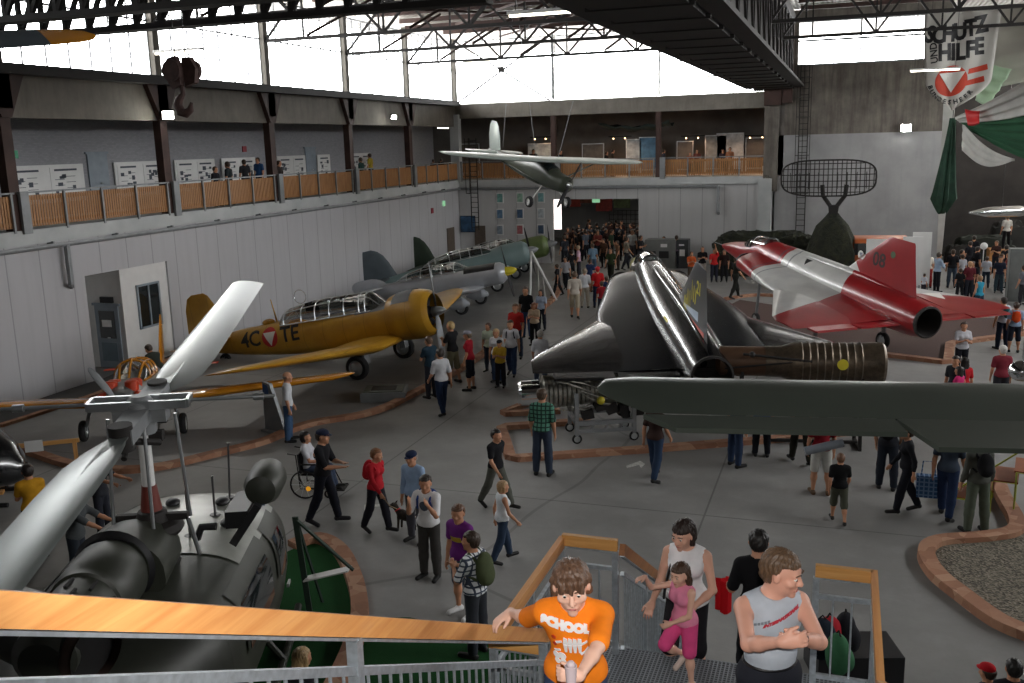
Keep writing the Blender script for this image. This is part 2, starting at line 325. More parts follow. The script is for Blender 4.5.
struct('wall_right_side_upper', MB().box((40.5, -.6, 11.2), (.3, 23, 3.4)), M['greywall'])  # unseen wall, likewise closed to dim the near end
struct('trim_6', MB().box((23.5, (Y0+1.55)/2, 4.74), (13, 1.55-Y0, .4)), M['slab'])  # unseen gallery floor under the camera, added to shade the near floor
for k in range(6):
    w += 1; window(w, 10.9+6.2*k, 16.9+6.2*k, 9.6, 12.8, 6, (11.3,), 'y', 40.5)
# roof
struct('ceiling', MB().box((19, YM+4, 13.55), (46, LEN+24, .1)), M['corrugated'])
pu = MB()
for k in range(24):
    yy = Y0+1.3+k*2.9
    if yy < 54.4: pu.box((9.2, yy, 13.36), (18.2, .12, .22)).box((30, yy, 13.36), (20.5, .12, .22))
struct('trim_5', pu, M['steel_rust'])
# lattice trusses spanning the left nave
def truss(y, x0, x1, zb, zt, label, n=7, w=.16):
    t_ = thing('roof_truss', label, 'roof truss', ((x0+x1)/2, y, zb), 0, 'steel roof trusses')
    L = (x1-x0)/2; H = zt-zb
    obj('top_chord', MB().box((0, 0, H), (2*L, w*1.3, w*1.3)), M['steel_rust'], t_); obj('bottom_chord', MB().box((0, 0, 0), (2*L, w, w*.8)), M['steel_dark'], t_)
    b = MB()
    for i in range(n):
        xa = -L+2*L*i/n; xb = -L+2*L*(i+1)/n; xm = (xa+xb)/2
        b.bar((xa, 0, H if i else 0), (xm, 0, 0 if i else H), w*.55); b.bar((xm, 0, 0 if i else H), (xb, 0, H), w*.55); b.bar((xm, 0, 0), (xm, 0, H), w*.45)
    obj('web_bars', b, M['steel_dark'], t_); return t_
names = ['nearest the back windows of the left nave', 'second from the back wall in the left nave', 'third from the back wall in the left nave', 'fourth from the back wall, left nave, behind the crane hook', 'fifth from the back wall, left nave, just behind the travelling crane']
for k in range(5): truss(DEP-BAY*(k+1), .1, 17.6, 11.3+.12*k*0, 13.1, 'steel roof truss '+names[k], 5)
names = ['nearest the high window of the right nave', 'second from the back wall, above the big banner in the right nave', 'third from the back wall in the right nave']
for k in range(1, 3): truss(DEP-.9-BAY*(k+.15), 19.3, 40.2, 11.3, 13.1, 'steel roof truss '+names[k], 8)
# diagonal wind bracing between the last trusses
b = MB()
for (p, q) in (((.2, DEP-.3, 13.0), (6.0, DEP-.3, 9.4)), ((6.0, DEP-.3, 12.9), (.2, DEP-.3, 9.4))): b.bar(p, q, .09)
b.box((3.1, DEP-.32, 11.25), (.35, .1, .35))
tag(obj('wind_brace', b, M['steel_dark']), 'crossed steel bracing in front of the back window corner', 'bracing')
b = MB()
for k in range(1, 7):
    for s in (0, 1):
        b.bar((3+6*s, DEP-BAY*k+.1, 13.1), (9+6*s*.8, DEP-BAY*(k-1)-.1, 13.1), .1); b.bar((9+6*s*.8, DEP-BAY*k+.1, 13.1), (3+6*s, DEP-BAY*(k-1)-.1, 13.1), .1)
    for s in range(4): b.bar((2+4.4*s, DEP-BAY*k, 11.4), (2+4.4*s+1.5, DEP-BAY*k+BAY*.5, 13.2), .09)
tag(obj('roof_bracing', b, M['steel_rust']), 'rusty flat bars crossing between the trusses below the corrugated roof of the left nave', 'bracing')
# valley girder above the column line, running the length of the hall
g = MB().box((18.45, YM, 9.55), (1.9, LEN, .14)).box((17.55, YM, 11.5), (.12, LEN, 3.7)).box((19.35, YM, 9.8), (.14, LEN, .5)).box((19.35, YM, 13.0), (.14, LEN, .5))
for k in range(30):
    yy = DEP-.6-k*2.2
    if yy > Y0: g.box((19.35, yy, 11.4), (.1, .14, 3.2)).bar((19.35, yy, 10.0), (19.35, yy-2.2, 12.9), .1); g.box((18.45, yy, 9.5), (2.1, .12, .1))
g.box((19.3, YM, 10.9), (.05, LEN, 1.9)).box((19.72, YM, 9.6), (.5, LEN, .12)).box((17.2, YM, 9.6), (.5, LEN, .12))
tag(obj('valley_girder', g, M['steel_dark']), 'deep dark steel girder running overhead along the middle of the hall', 'girder')
struct('column', MB().box((19.15, DEP-.3, 11.0), (.5, .4, 4.5)).box((18.4, DEP-.2, 9.1), (.9, .5, .9)), M['steel_rust'])
# travelling crane across the left nave with its hook
CY = 13.4
cr = thing('overhead_crane', 'dark riveted travelling crane bridge spanning the left nave above the nearest aircraft', 'crane', (8.8, CY, 9.12))
b = MB()
for s in (-.9, .9):
    b.box((0, s, .02), (16.6, .3, .1)).box((0, s, 1.0), (16.6, .3, .1))
    for k in range(34): b.box((-8.4+k*.51, s, .5), (.07, .08, 1.0)); b.bar((-8.4+k*.51, s, .05), (-7.9+k*.51, s, .95), .07)
obj('bridge_girder', b, M['steel_dark'], cr)
b = MB()
for k in range(17): b.box((-8.2+k*1.02, 0, 1.0), (.1, 2.0, .1))
b.box((0, -.3, 1.08), (17, .5, .04)); b.box((0, 1.5, .95), (17, .7, .06)); b.box((0, 1.85, 1.9), (17, .05, .05))
for k in range(12): b.box((-8.2+k*1.5, 1.85, 1.45), (.05, .05, .95))
obj('walkway', b, M['steel_dark'], cr)
obj('crane_trolley', MB().box((2.6, 0, 1.3), (1.8, 1.7, .5)).lathe([(.25, -.7), (.25, .7)], (2.6, 0, 1.75), 'y', 16).box((3.3, .3, 1.75), (.5, .6, .5)), M['steel_rust'], cr)
HK = PY(181, 76, 13.4)
hk = thing('crane_hook', 'rust-brown hook block hanging in front of the left windows', 'crane hook', tuple(HK))
m_red = mat('hook_red', '3e2a26', .8, 0, .3, 6); hk.scale = (.56, .56, .56)
obj('pulley_block', MB().prism([(-.42, 0, .25), (-.3, 0, .5), (-.02, 0, .55), (.1, 0, .2), (.08, 0, -.25), (-.2, 0, -.35), (-.38, 0, -.1)], (0, -.18, 0), (0, .0, 0)).prism([(.05, 0, .5), (.3, 0, .52), (.5, 0, .2), (.42, 0, -.2), (.1, 0, -.3), (0, 0, .2)], (0, .02, 0), (0, .22, 0)).lathe([(.3, -.06), (.3, .06)], (-.15, -.2, .15), 'y', 18).lathe([(.3, -.06), (.3, .06)], (.22, .24, .15), 'y', 18), m_red, hk)
obj('hook', MB().tube([(.0, 0, -.25), (0, 0, -.5), (-.12, 0, -.62), (-.2, 0, -.8), (-.12, 0, -1.0), (.06, 0, -1.05), (.22, 0, -.95), (.28, 0, -.75)], [.08, .08, .11, .13, .14, .13, .1, .04], 10), m_red, hk)
obj('cable', MB().tube([(-.15, 0, .5), (-.15, 0, (10.0-HK[2])/.56)], .02, 6).tube([(.2, 0, .5), (.2, 0, (10.0-HK[2])/.56)], .02, 6), M['black'], hk)
# railings of the galleries, one per bay
def baluster_panel(L, w, h=.9, step=.1):
    b = MB(); n = int(L/step)
    for i in range(n): b.box((-L/2+(i+.5)*L/n, 0, h/2+.08), (step*.72, .02, h))
    b.box((0, .03, .2), (L, .03, .09)).box((0, .03, h-.02), (L, .03, .09)); return b
M['slat'] = wood('slat', '8a5f38', 'b58352', 2, 1)
def railing(L, n, label, loc, rz):
    t_ = thing('gallery_railing', label, 'railing', loc, rz, 'wooden gallery railings')
    obj('slat_panel', baluster_panel(L-.3, n), M['slat'], t_)
    obj('handrail', MB().box((0, 0, 1.06), (L-.1, .09, .05)), M['steel_grey'], t_)
    for k in range(n+1):
        big = k == 0
        obj('post', MB().box((-L/2+.2+(L-.4)*k/n, -.05 if not big else -.09, .5), (.07, .06, 1.12) if not big else (.3, .1, 1.2)), M['steel_grey'], t_)
    return t_
ordn = ['nearest the corner', 'second from the corner', 'third from the corner', 'fourth from the corner', 'fifth from the corner', 'sixth from the corner, at the left edge of the photo']
for k in range(6): railing(BAY, 4, 'slatted left gallery railing, bay '+ordn[k], (.1, DEP-BAY*(k+.5), 4.95), -PI/2 if False else PI/2)
for k, s in enumerate(['left bay above the framed pictures', 'middle bay above the doorway', 'right bay beside the concrete pier']): railing(BAYX-.1, 4, 'slatted wooden railing of the back gallery, '+s, (BAYX*(k+.5), DEP-.05, 4.95), 0)
# ================================================================ people: one blended distance field per garment, meshed by surface nets
def v3(*a): return np.array(a, float)
def _rot(axis, deg):
    a = math.radians(deg); c, s = math.cos(a), math.sin(a)
    return {'x': np.array([[1, 0, 0], [0, c, -s], [0, s, c]]), 'y': np.array([[c, 0, s], [0, 1, 0], [-s, 0, c]]), 'z': np.array([[c, -s, 0], [s, c, 0], [0, 0, 1]])}[axis]
class SDF:
    """prims: cap = tapered capsule, ell = (rotated) ellipsoid; cut = carve"""
    def __init__(s, k=.03): s.p = []; s.k = k
    def cap(s, a, b, ra, rb, k=None, g=0): s.p.append(('c', np.array(a, float), np.array(b, float), ra, rb, k or s.k, g)); return s
    def ell(s, c, r, R=None, k=None, g=0, cut=False): s.p.append(('x' if cut else 'e', np.array(c, float), np.array(r, float), np.eye(3) if R is None else np.array(R), 0, k or s.k, g)); return s
    @staticmethod
    def val(p, P):
        if p[0] == 'c':
            ba = p[2]-p[1]; L = max(float(ba@ba), 1e-9); q = P-p[1].astype(P.dtype); h = np.clip(q@(ba/L).astype(P.dtype), 0, 1)
            return np.linalg.norm(q-h[..., None]*ba.astype(P.dtype), axis=-1)-(p[3]+(p[4]-p[3])*h)
        q = (P-p[1].astype(P.dtype))@p[3].astype(P.dtype); r = p[2].astype(P.dtype)
        k0 = np.linalg.norm(q/r, axis=-1); k1 = np.linalg.norm(q/(r*r), axis=-1)+1e-9
        return k0*(k0-1)/k1
    def box(s):
        lo, hi = [], []
        for p in s.p:
            if p[0] == 'x': continue
            if p[0] == 'c': r = max(p[3], p[4]); lo.append(np.minimum(p[1], p[2])-r); hi.append(np.maximum(p[1], p[2])+r)
            else: e = np.sqrt((p[3]**2)@(p[2]**2)); lo.append(p[1]-e); hi.append(p[1]+e)
        return np.min(lo, 0), np.max(hi, 0)
    def mesh(s, h, cutf=None):
        lo, hi = s.box(); lo = lo-2.5*h-.01; n = np.ceil((hi-lo+2.5*h+.01)/h).astype(int)+1
        D = np.full(n, 1.0, np.float32); ax = [(lo[i]+h*np.arange(n[i])).astype(np.float32) for i in range(3)]
        for p in s.p:
            if p[0] == 'c': r = max(p[3], p[4]); a = np.minimum(p[1], p[2])-r; b = np.maximum(p[1], p[2])+r
            else: e = np.sqrt((p[3]**2)@(p[2]**2)); a = p[1]-e; b = p[1]+e
            mg = p[5]*1.2+3*h; i0 = np.maximum(((a-mg-lo)/h).astype(int), 0); i1 = np.minimum(((b+mg-lo)/h).astype(int)+2, n)
            if (i1 <= i0).any(): continue
            sl = tuple(slice(i0[i], i1[i]) for i in range(3))
            P = np.stack(np.meshgrid(*[ax[i][sl[i]] for i in range(3)], indexing='ij'), -1)
            d = s.val(p, P).astype(np.float32); k = p[5]; A = D[sl]
            if p[0] == 'x':
                d = -d; hh = np.maximum(k-np.abs(A-d), 0)/k; D[sl] = np.maximum(A, d)+hh*hh*k*.25
            else:
                hh = np.maximum(k-np.abs(A-d), 0)/k; D[sl] = np.minimum(A, d)-hh*hh*k*.25
        if cutf is not None:
            P = np.stack(np.meshgrid(*ax, indexing='ij'), -1); D = np.maximum(D, cutf(P))
        return surface_nets(D, lo, h)
    def label(s, P):
        best = None
        for p in s.p:
            if p[0] == 'x': continue
            d = s.val(p, P)
            if best is None: best = d.copy(); g = np.full(len(P), p[6])
            else: m_ = d < best; best[m_] = d[m_]; g[m_] = p[6]
        return g
def surface_nets(D, lo, h):
    S = D < 0; nx, ny, nz = D.shape
    c = [S[i:nx-1+i, j:ny-1+j, k:nz-1+k] for i in (0, 1) for j in (0, 1) for k in (0, 1)]
    any_ = np.logical_or.reduce(c); all_ = np.logical_and.reduce(c); act = any_ & ~all_
    idx = -np.ones(act.shape, np.int64); A = np.argwhere(act); idx[act] = np.arange(len(A))
    acc = np.zeros((len(A), 3)); cnt = np.zeros(len(A)); i0, j0, k0 = A.T
    cs = [(i, j, k) for i in (0, 1) for j in (0, 1) for k in (0, 1)]
    for a in cs:
        for ax in range(3):
            if a[ax]: continue
            b = list(a); b[ax] = 1
            da = D[i0+a[0], j0+a[1], k0+a[2]]; db = D[i0+b[0], j0+b[1], k0+b[2]]; x = (da < 0) != (db < 0)
            t = np.where(x, da/np.where(x, da-db, 1), 0); p = np.tile(np.array(a, float), (len(A), 1)); p[:, ax] = t
            acc[x] += p[x]; cnt[x] += 1
    V = (A+acc/cnt[:, None])*h+lo
    F = []
    for ax in range(3):
        sl0 = [slice(None)]*3; sl1 = [slice(None)]*3; sl0[ax] = slice(0, -1); sl1[ax] = slice(1, None)
        x = S[tuple(sl0)] != S[tuple(sl1)]; o = [q for q in range(3) if q != ax]
        E = np.argwhere(x); E = E[(E[:, o[0]] > 0) & (E[:, o[1]] > 0) & (E[:, o[0]] < D.shape[o[0]]-1) & (E[:, o[1]] < D.shape[o[1]]-1)]
        if not len(E): continue
        def at(u, w):
            q = E.copy(); q[:, o[0]] -= u; q[:, o[1]] -= w; return idx[q[:, 0], q[:, 1], q[:, 2]]
        f = np.stack([at(0, 0), at(1, 0), at(1, 1), at(0, 1)], 1); ins = S[tuple(E.T)]
        flip = ins if ax != 1 else ~ins
        f[flip] = f[flip][:, ::-1]; F.append(f)
    F = np.concatenate(F); F = F[(F >= 0).all(1)]
    return V, F
def net_obj(name, V, F, mats, mi=None, parent=None):
    me = bpy.data.meshes.new(name); me.vertices.add(len(V)); me.vertices.foreach_set('co', V.astype(np.float32).ravel())
    me.loops.add(F.size); me.loops.foreach_set('vertex_index', F.astype(np.int32).ravel()); me.polygons.add(len(F)); me.polygons.foreach_set('loop_start', np.arange(0, F.size, 4, dtype=np.int32))
    for m_ in mats if isinstance(mats, (list, tuple)) else [mats]: me.materials.append(m_)
    me.update(calc_edges=True)
    me.polygons.foreach_set('use_smooth', [True]*len(F))
    if mi is not None: me.polygons.foreach_set('material_index', mi.astype(np.int32))
    me.update()
    o = bpy.data.objects.new(name, me); COL.objects.link(o)
    if parent is not None: o.parent = parent
    return o
_cm = {}
def cloth(hexc, rough=.85):
    k = (hexc, rough)
    if k not in _cm: _cm[k] = mat('cloth_'+hexc, hexc, rough, 0, .10, 9, .25, spec=.2)
    return _cm[k]
def skinm(hexc='b98668'):
    if ('s', hexc) not in _cm:
        m_ = mat('skin_'+hexc, hexc, .5, 0, .05, 6, .05, spec=.35); m_.node_tree.nodes['Principled BSDF'].inputs['Subsurface Weight'].default_value = .0; _cm[('s', hexc)] = m_
    return _cm[('s', hexc)]
def hairm(hexc):
    if ('h', hexc) not in _cm:
        m_, t = newmat('hair_'+hexc, .45); x, y, z, v = t.xyz(); n = t.noise(t.scalevec(v, (60, 60, 9)), 2.2, 4, .6, .5); c_ = lin(hexc)
        t.l(t.ramp(n, [(.3, tuple(q*.5 for q in c_)), (.7, tuple(min(1, q*1.5) for q in c_))]), t.b.inputs['Base Color']); t.bump(n, .5, .006); _cm[('h', hexc)] = m_
    return _cm[('h', hexc)]
def ik(a, tgt, l1, l2, pole):
    a = np.array(a, float); t = np.array(tgt, float)-a; d = np.linalg.norm(t); d = min(max(d, abs(l1-l2)+.01), l1+l2-.004); u = t/np.linalg.norm(t)
    x = (l1*l1-l2*l2+d*d)/(2*d); h = math.sqrt(max(l1*l1-x*x, 0)); p = np.array(pole, float); p = p-u*(p@u); p /= np.linalg.norm(p)+1e-9
    return a+u*x+p*h, a+u*d
STAND = dict(la=(5, 8, 15, 10), ra=(5, 8, 15, 10), ll=(0, 0), rl=(0, 0))
def skeleton(H, P):
    """P: la/ra arm (flex, abduct, elbow, inward) or ('to', x, y, z); ll/rl leg (hip flex, knee) ; lean, twist, head (yaw, pitch, roll); sit. Facing +Y; left is -X."""
    J = {}; lean = P.get('lean', 3); bw = P.get('bw', 1)
    R = _rot('x', -lean)@_rot('y', P.get('side', 0)); thigh, shin = .243*H, .236*H
    hip = v3(0, 0, 0); J['hip'] = hip
    legs = {}
    for s, k in ((-1, 'l'), (1, 'r')):
        hf, kn = P.get(k+'l', (0, 0))[:2]; ab = P[k+'l'][2] if k+'l' in P and len(P[k+'l']) > 2 else 2.5
        a = hip+v3(s*.052*H, 0, 0); d1 = _rot('y', -s*ab)@_rot('x', hf)@v3(0, 0, -1); kne = a+d1*thigh
        d2 = _rot('y', -s*ab*.6)@_rot('x', hf-kn)@v3(0, 0, -1); ank = kne+d2*shin; ft = _rot('z', -s*P.get('toe', 9))@_rot('x', min(hf-kn, 0)*.8)@v3(0, 1, 0)
        heel = ank-v3(0, 0, .03*H)-ft*.02*H; toe = ank+ft*.105*H-v3(0, 0, .03*H)
        if hf-kn > -12: toe[2] = heel[2]
        legs[k] = (a, kne, ank, heel, toe)
    low = min(min(q[3][2], q[4][2]) for q in legs.values())-.017*H
    off = v3(0, 0, -low if not P.get('sit') else P['sit'])
    J['hip'] = hip+off
    for k in 'lr': J[k+'leg'] = [q+off for q in legs[k]]
    up = lambda x, y, z: J['hip']+R@v3(x*H, y*H, z*H)
    Tw = _rot('z', P.get('twist', 0))
    upt = lambda x, y, z: J['hip']+R@(Tw@v3(x*H, y*H, z*H))
    J['up'] = up; J['upt'] = upt; J['R'] = R@Tw
    J['waist'] = up(0, 0, .10); J['chest'] = upt(0, .005, .21); J['neck'] = upt(0, -.005, .305); 
    hy, hp, hr = P.get('head', (0, 0, 0)); HR = _rot('x', -lean*.6)@_rot('z', hy)@_rot('x', -hp)@_rot('y', hr); J['HR'] = HR
    J['head'] = J['neck']+HR@v3(0, .018*H, .086*H)
    l1, l2 = .172*H, .150*H
    for s, k in ((-1, 'l'), (1, 'r')):
        sh = upt(s*.103*bw, -.003, .262); A = P.get(k+'a', (5, 8, 15, 10))
        if A[0] == 'to':
            pole = A[4] if len(A) > 4 else (s*.6, -.6, -.6); el, wr = ik(sh, A[1:4], l1, l2, pole)
        else:
            f, ab, eb, iw = A; d1 = R@_rot('y', -s*ab)@_rot('x', f)@v3(0, 0, -1); el = sh+d1*l1
            d2 = R@_rot('z', s*iw)@_rot('y', -s*ab*.6)@_rot('x', f+eb)@v3(0, 0, -1); wr = el+d2*l2
        J[k+'arm'] = (sh, el, wr)
    return J
def human(name_loc, H=1.74, face=0, pose=None, top='808080', legs='2b2f3a', hair='3a2a1e', skin='b98668', shoes='222222', short=False, sleeve='short', hairstyle='short', fat=1.0, fem=False, extras=(), label='person', group=None, lod=1, cap=None, back=None, z=0, base=None, headk=1.0, neckline=True):
    """name_loc: ground point (x, y); face: heading in degrees (0 looks to +Y, 90 to -X); lod 0 = one mesh, 1 = garments are parts, 2 = fingers and face too"""
    P = dict(STAND); P.update(pose or {}); J = skeleton(H, P); k = .022*H
    wf = .92 if fem else 1.0; R = J['R']; up, upt = J['up'], J['upt']
    root = thing('person', label, 'person', (name_loc[0], name_loc[1], z), math.radians(face), group)
    h = {0: .026, 1: .0165, 2: .0075}[lod] if not P.get('h') else P['h']
    def torso(S, infl=0, g=0):
        S.ell(up(0, 0, .012), (.088*H*wf*fat+infl+(.006*H if fem else 0), .062*H*fat+infl, .062*H+infl), R, g=g)
        S.ell(up(0, .004*fat, .095), (.077*H*wf*fat+infl, .055*H*fat*fat+infl, .085*H), R, g=g)
        S.ell(upt(0, .0, .205), (.090*H*wf*(.5+.5*fat)+infl, .060*H*fat+infl, .100*H+infl), R, g=g)
        S.cap(upt(-.076*wf, -.004, .258), upt(.076*wf, -.004, .258), .034*H+infl, .034*H+infl, g=g, k=.045*H)
        for s in (-1, 1): S.cap(upt(s*.012, -.008, .298), upt(s*.092*wf, -.004, .270), .022*H+infl, .021*H+infl, g=g, k=.03*H)
        if fem:
            for s in (-1, 1): S.ell(upt(s*.045, .045, .205), (.036*H+infl, .034*H+infl, .036*H+infl), R, g=g)
    def arm(S, kk, a, b, infl=0, g=0, ra=.0295, rb=.0175):
        sh, el, wr = J[kk+'arm']; f = fat**.5
        S.cap(sh, el, .0275*H*wf*f+infl, .0225*H*wf*f+infl, g=g) if a < 1 and b >= 1 else None
        if b < 1: S.cap(sh, sh+(el-sh)*b, .0295*H*wf*f+infl, .030*H*wf*f+infl, g=g)
        if b > 1:
            e = el+(wr-el)*min(b-1, 1); S.cap(el, el+(e-el)*.35, .0220*H*wf*f+infl, .0225*H*wf*f+infl, g=g, k=.012*H); S.cap(el+(e-el)*.3, e, .0225*H*wf*f+infl, (.0225-.0075*min(b-1, 1))*H*wf*f+infl, g=g, k=.012*H)
    def leg(S, kk, b, infl=0, g=0):
        a, kn, an, he, to = J[kk+'leg']; f = fat**.5
        S.cap(a, kn if b >= 1 else a+(kn-a)*b, .050*H*f+infl, (.034 if b >= 1 else .040)*H+infl, g=g, k=.03*H)
        if b > 1:
            e = kn+(an-kn)*min(b-1, 1); S.cap(kn, kn+(e-kn)*.4, .034*H+infl, .033*H+infl, g=g); S.cap(kn+(e-kn)*.35, e, .033*H+infl, (.033-.012*min(b-1, 1))*H+infl, g=g)
    hc = J['head']; HR = J['HR']; hk = .131*H/2*1.13*headk; hx = lambda x, y, z_: hc+HR@v3(x*hk, y*hk, z_*hk)
    def headp(S, g=0):
        S.ell(hx(0, -.1, .22), (.68*hk, .84*hk, .74*hk), HR, g=g, k=.02); S.ell(hx(0, .22, -.42), (.50*hk, .56*hk, .56*hk), HR, g=g, k=.03)
        S.cap(J['neck']-v3(0, 0, .015*H), hx(0, -.15, -.35), .034*H*(.86 if fem else 1), .032*H*(.84 if fem else 1), g=g)
        if lod == 0: S.ell(hx(0, .80, -.2), (.1*hk, .16*hk, .2*hk), HR, g=g, k=.01)
    def handp(S, kk, g=0, grip=None):
        sh, el, wr = J[kk+'arm']; d = (wr-el)/np.linalg.norm(wr-el)
        if lod < 2: S.ell(wr+d*.045*H, (.021*H, .013*H, .046*H), frame(d), g=g, k=.012*H) if lod == 0 else hand_mitt(S, wr, d, kk, H, g)
    def frame(d):
        u = np.cross(d, (0, 0, 1.0)); u = u/np.linalg.norm(u) if np.linalg.norm(u) > 1e-3 else v3(1, 0, 0); w = np.cross(d, u); return np.stack([u, w, d], 1)
    sl = {'none': 0, 'short': .62, 'half': .85, 'long': 1.95}[sleeve]; lg = 1.94 if not short else {True: .95, 'knee': 1.15, 'mini': .6}[short]
    skm, hm = skinm(skin), hairm(hair)
    def hairp(S, g=0, infl=0):
        q = 1.0
        if hairstyle == 'bald': S.ell(hx(0, -.16, .10), (.69*hk, .80*hk, .60*hk), HR, g=g, k=.012); return
        S.ell(hx(0, -.16, .30), (.76*hk, .90*hk, .78*hk), HR, g=g, k=.012)
        S.ell(hx(0, -.42, -.05), (.66*hk, .62*hk, .66*hk), HR, g=g, k=.02)
        if hairstyle == 'bob':
            for s in (-1, 1): S.cap(hx(s*.60, -.1, .1), hx(s*.62, -.05, -.62), .26*hk, .2*hk, g=g)
            S.ell(hx(0, -.55, -.35), (.66*hk, .42*hk, .62*hk), HR, g=g)
        if hairstyle == 'long':
            for s in (-1, 1): S.cap(hx(s*.62, -.15, .2), hx(s*.72, -.25, -1.35), .25*hk, .22*hk, g=g)
            S.ell(hx(0, -.62, -.75), (.74*hk, .36*hk, 1.15*hk), HR, g=g)
        if hairstyle == 'tail': S.cap(hx(0, -.95, .1), hx(0, -1.15, -1.0), .26*hk, .14*hk, g=g)
        if hairstyle == 'mop':
            for s in (-1, 1): S.cap(hx(s*.66, 0, .35), hx(s*.70, .05, -.32), .2*hk, .16*hk, g=g); S.cap(hx(s*.35, .62, .58), hx(s*.42, .83, .12), .2*hk, .1*hk, g=g)
            S.cap(hx(.05, .66, .6), hx(.0, .9, .15), .2*hk, .08*hk, g=g)
    faces = [(hx(0, .78, -.32), (.62*hk, .62*hk, .72*hk))]
    J['hx'] = hx; J['hk'] = hk
    if lod == 0:
        S = SDF(.03*H); torso(S, .008, 1)
        for kk in 'lr':
            if sl: arm(S, kk, 0, max(sl, .62), .006, 1)
            arm(S, kk, 0, 2, 0, 0); handp(S, kk); leg(S, kk, lg, .010, 2); leg(S, kk, 2, -.004, 0)
            a, kn, an, he, to = J[kk+'leg']; S.cap(he+v3(0, 0, .006*H), to, .023*H, .019*H, g=3, k=.01*H); S.cap(an, he+v3(0, 0, .01*H), .022*H, .022*H, g=3 if not short else 0, k=.01)
        headp(S)
        if not cap: hairp(S, 4)
        else: S.ell(hx(0, -.05, .45), (.74*hk, .9*hk, .6*hk), HR, g=5); S.ell(hx(0, .95, .42), (.5*hk, .5*hk, .07*hk), HR, g=5, k=.01); hairp(S, 4) if hairstyle != 'bald' else None
        V, F = S.mesh(h); C = V[F].mean(1); g = S.label(C)
        loc_ = (C-hc)@HR/hk; fm = (g == 4) & (loc_[:, 1] > .28+.5*np.maximum(loc_[:, 2]-.1, 0)) & (loc_[:, 2] < .62); g[fm] = 0; zl = ((C-J['hip'])@R)[:, 2]; g[(g == 1) & (zl < -.012*H) & (np.abs(((C-J['hip'])@R)[:, 0]) < .11*H)] = 2; g[(g == 2) & (zl > .0)] = 1
        net_obj('body', V, F, [skm, cloth(top), cloth(legs), cloth(shoes, .5), hm, cloth(cap or '30405a')], g, root)
    else:
        S = SDF(.028*H); torso(S, -.004)
        for kk in 'lr': arm(S, kk, 0, 2); handp(S, kk); leg(S, kk, 2, -.003); a, kn, an, he, to = J[kk+'leg']; S.cap(an, he, .021*H, .018*H, k=.01); S.cap(he, to, .017*H, .014*H, k=.01)
        headp(S)
        if lod >= 1:   # face: brow, nose, lips, ears, eye hollows
            S.cap(hx(0, .74, .12), hx(0, .90, -.24), .07*hk, .12*hk, k=.010); S.cap(hx(-.12, .80, -.27), hx(.12, .80, -.27), .075*hk, .075*hk, k=.006)
            S.cap(hx(-.16, .74, -.56), hx(.16, .74, -.56), .05*hk, .05*hk, k=.006); S.cap(hx(-.13, .72, -.66), hx(.13, .72, -.66), .055*hk, .055*hk, k=.006)
            S.ell(hx(0, .62, -.88), (.2*hk, .16*hk, .16*hk), HR, k=.02); S.cap(hx(-.34, .66, .24), hx(.34, .66, .24), .08*hk, .08*hk, k=.015)
            for s in (-1, 1):
                S.ell(hx(s*.40, .52, -.2), (.2*hk, .2*hk, .18*hk), HR, k=.02); S.ell(hx(s*.70, -.03, -.05), (.09*hk, .17*hk, .26*hk), HR, k=.008)
                if lod == 2: S.ell(hx(s*.28, .84, .03), (.15*hk, .12*hk, .052*hk), HR, k=.010, cut=True); S.cap(hx(s*.14, .715, .115), hx(s*.42, .69, .105), .048*hk, .045*hk, k=.006); S.cap(hx(s*.16, .71, -.045), hx(s*.40, .69, -.04), .04*hk, .04*hk, k=.006)
        if lod == 2:
            for kk in 'lr': fingers(S, J, kk, H, P.get(kk+'h', {}))
        V, F = S.mesh(h); net_obj('body', V, F, [skm], None, root)
        if lod == 2:
            for s in (-1, 1):
                e = MB(); c_ = hx(s*.28, .665, .045); e.ball((0, 0, 0), .100*hk, 14, 10)
                eo = obj('eye', e, M['eyewhite'], root, loc=tuple(c_)); look = HR@v3(P.get('gaze', (0, 0))[0], 1, P.get('gaze', (0, 0))[1]); look /= np.linalg.norm(look)
                ii = MB(); ii.ball(tuple(look*.045*hk-v3(0,0,.006*hk)), .072*hk, 12, 8); obj('iris', ii, M['iris'], eo)
                b_ = MB(); b_.tube([tuple(hx(s*.13, .80, .25)), tuple(hx(s*.28, .82, .31)), tuple(hx(s*.46, .70, .25))], [.03*hk, .035*hk, .02*hk], 6); obj('eyebrow', b_, hm, root)
            l_ = MB(); l_.tube([tuple(hx(-.22, .71, -.6)), tuple(hx(-.08, .79, -.58)), tuple(hx(.08, .79, -.58)), tuple(hx(.22, .71, -.6))], [.02*hk, .05*hk, .05*hk, .02*hk], 8); obj('lips', l_, M['lips'], root)
        T = SDF(.028*H); torso(T, .011); tuck = P.get('tuck'); _ = None if tuck else T.ell(up(0, 0, .02), (.101*H*fat+.016, .068*H*fat+.020, .09*H), R)
        if sl:
            for kk in 'lr': arm(T, kk, 0, sl, .009)
        neck_r = .04*H; nk = J['neck']; bot = .052*H if tuck else -.012*H
        def cutf(Q):
            d = np.linalg.norm(Q-(nk+R@v3(0, .012*H, .03*H)).astype(np.float32), axis=-1); a_ = neck_r*1.15-d
            zloc = (Q-J['hip'].astype(np.float32))@R.astype(np.float32); b_ = (bot-zloc[..., 2]); r_ = np.maximum(a_, b_)
            if sleeve == 'none':
                for kk, s in (('l', -1), ('r', 1)):
                    sh = J[kk+'arm'][0]; r_ = np.maximum(r_, .052*H-np.linalg.norm((Q-(sh+R@v3(s*.022*H, 0, .0)).astype(np.float32)), axis=-1))
            return r_
        V, F = T.mesh(h, cutf); shirt = net_obj('shirt', V, F, [cloth(top)], None, root); J['shirt'] = (V, F)
        B = SDF(.024*H)
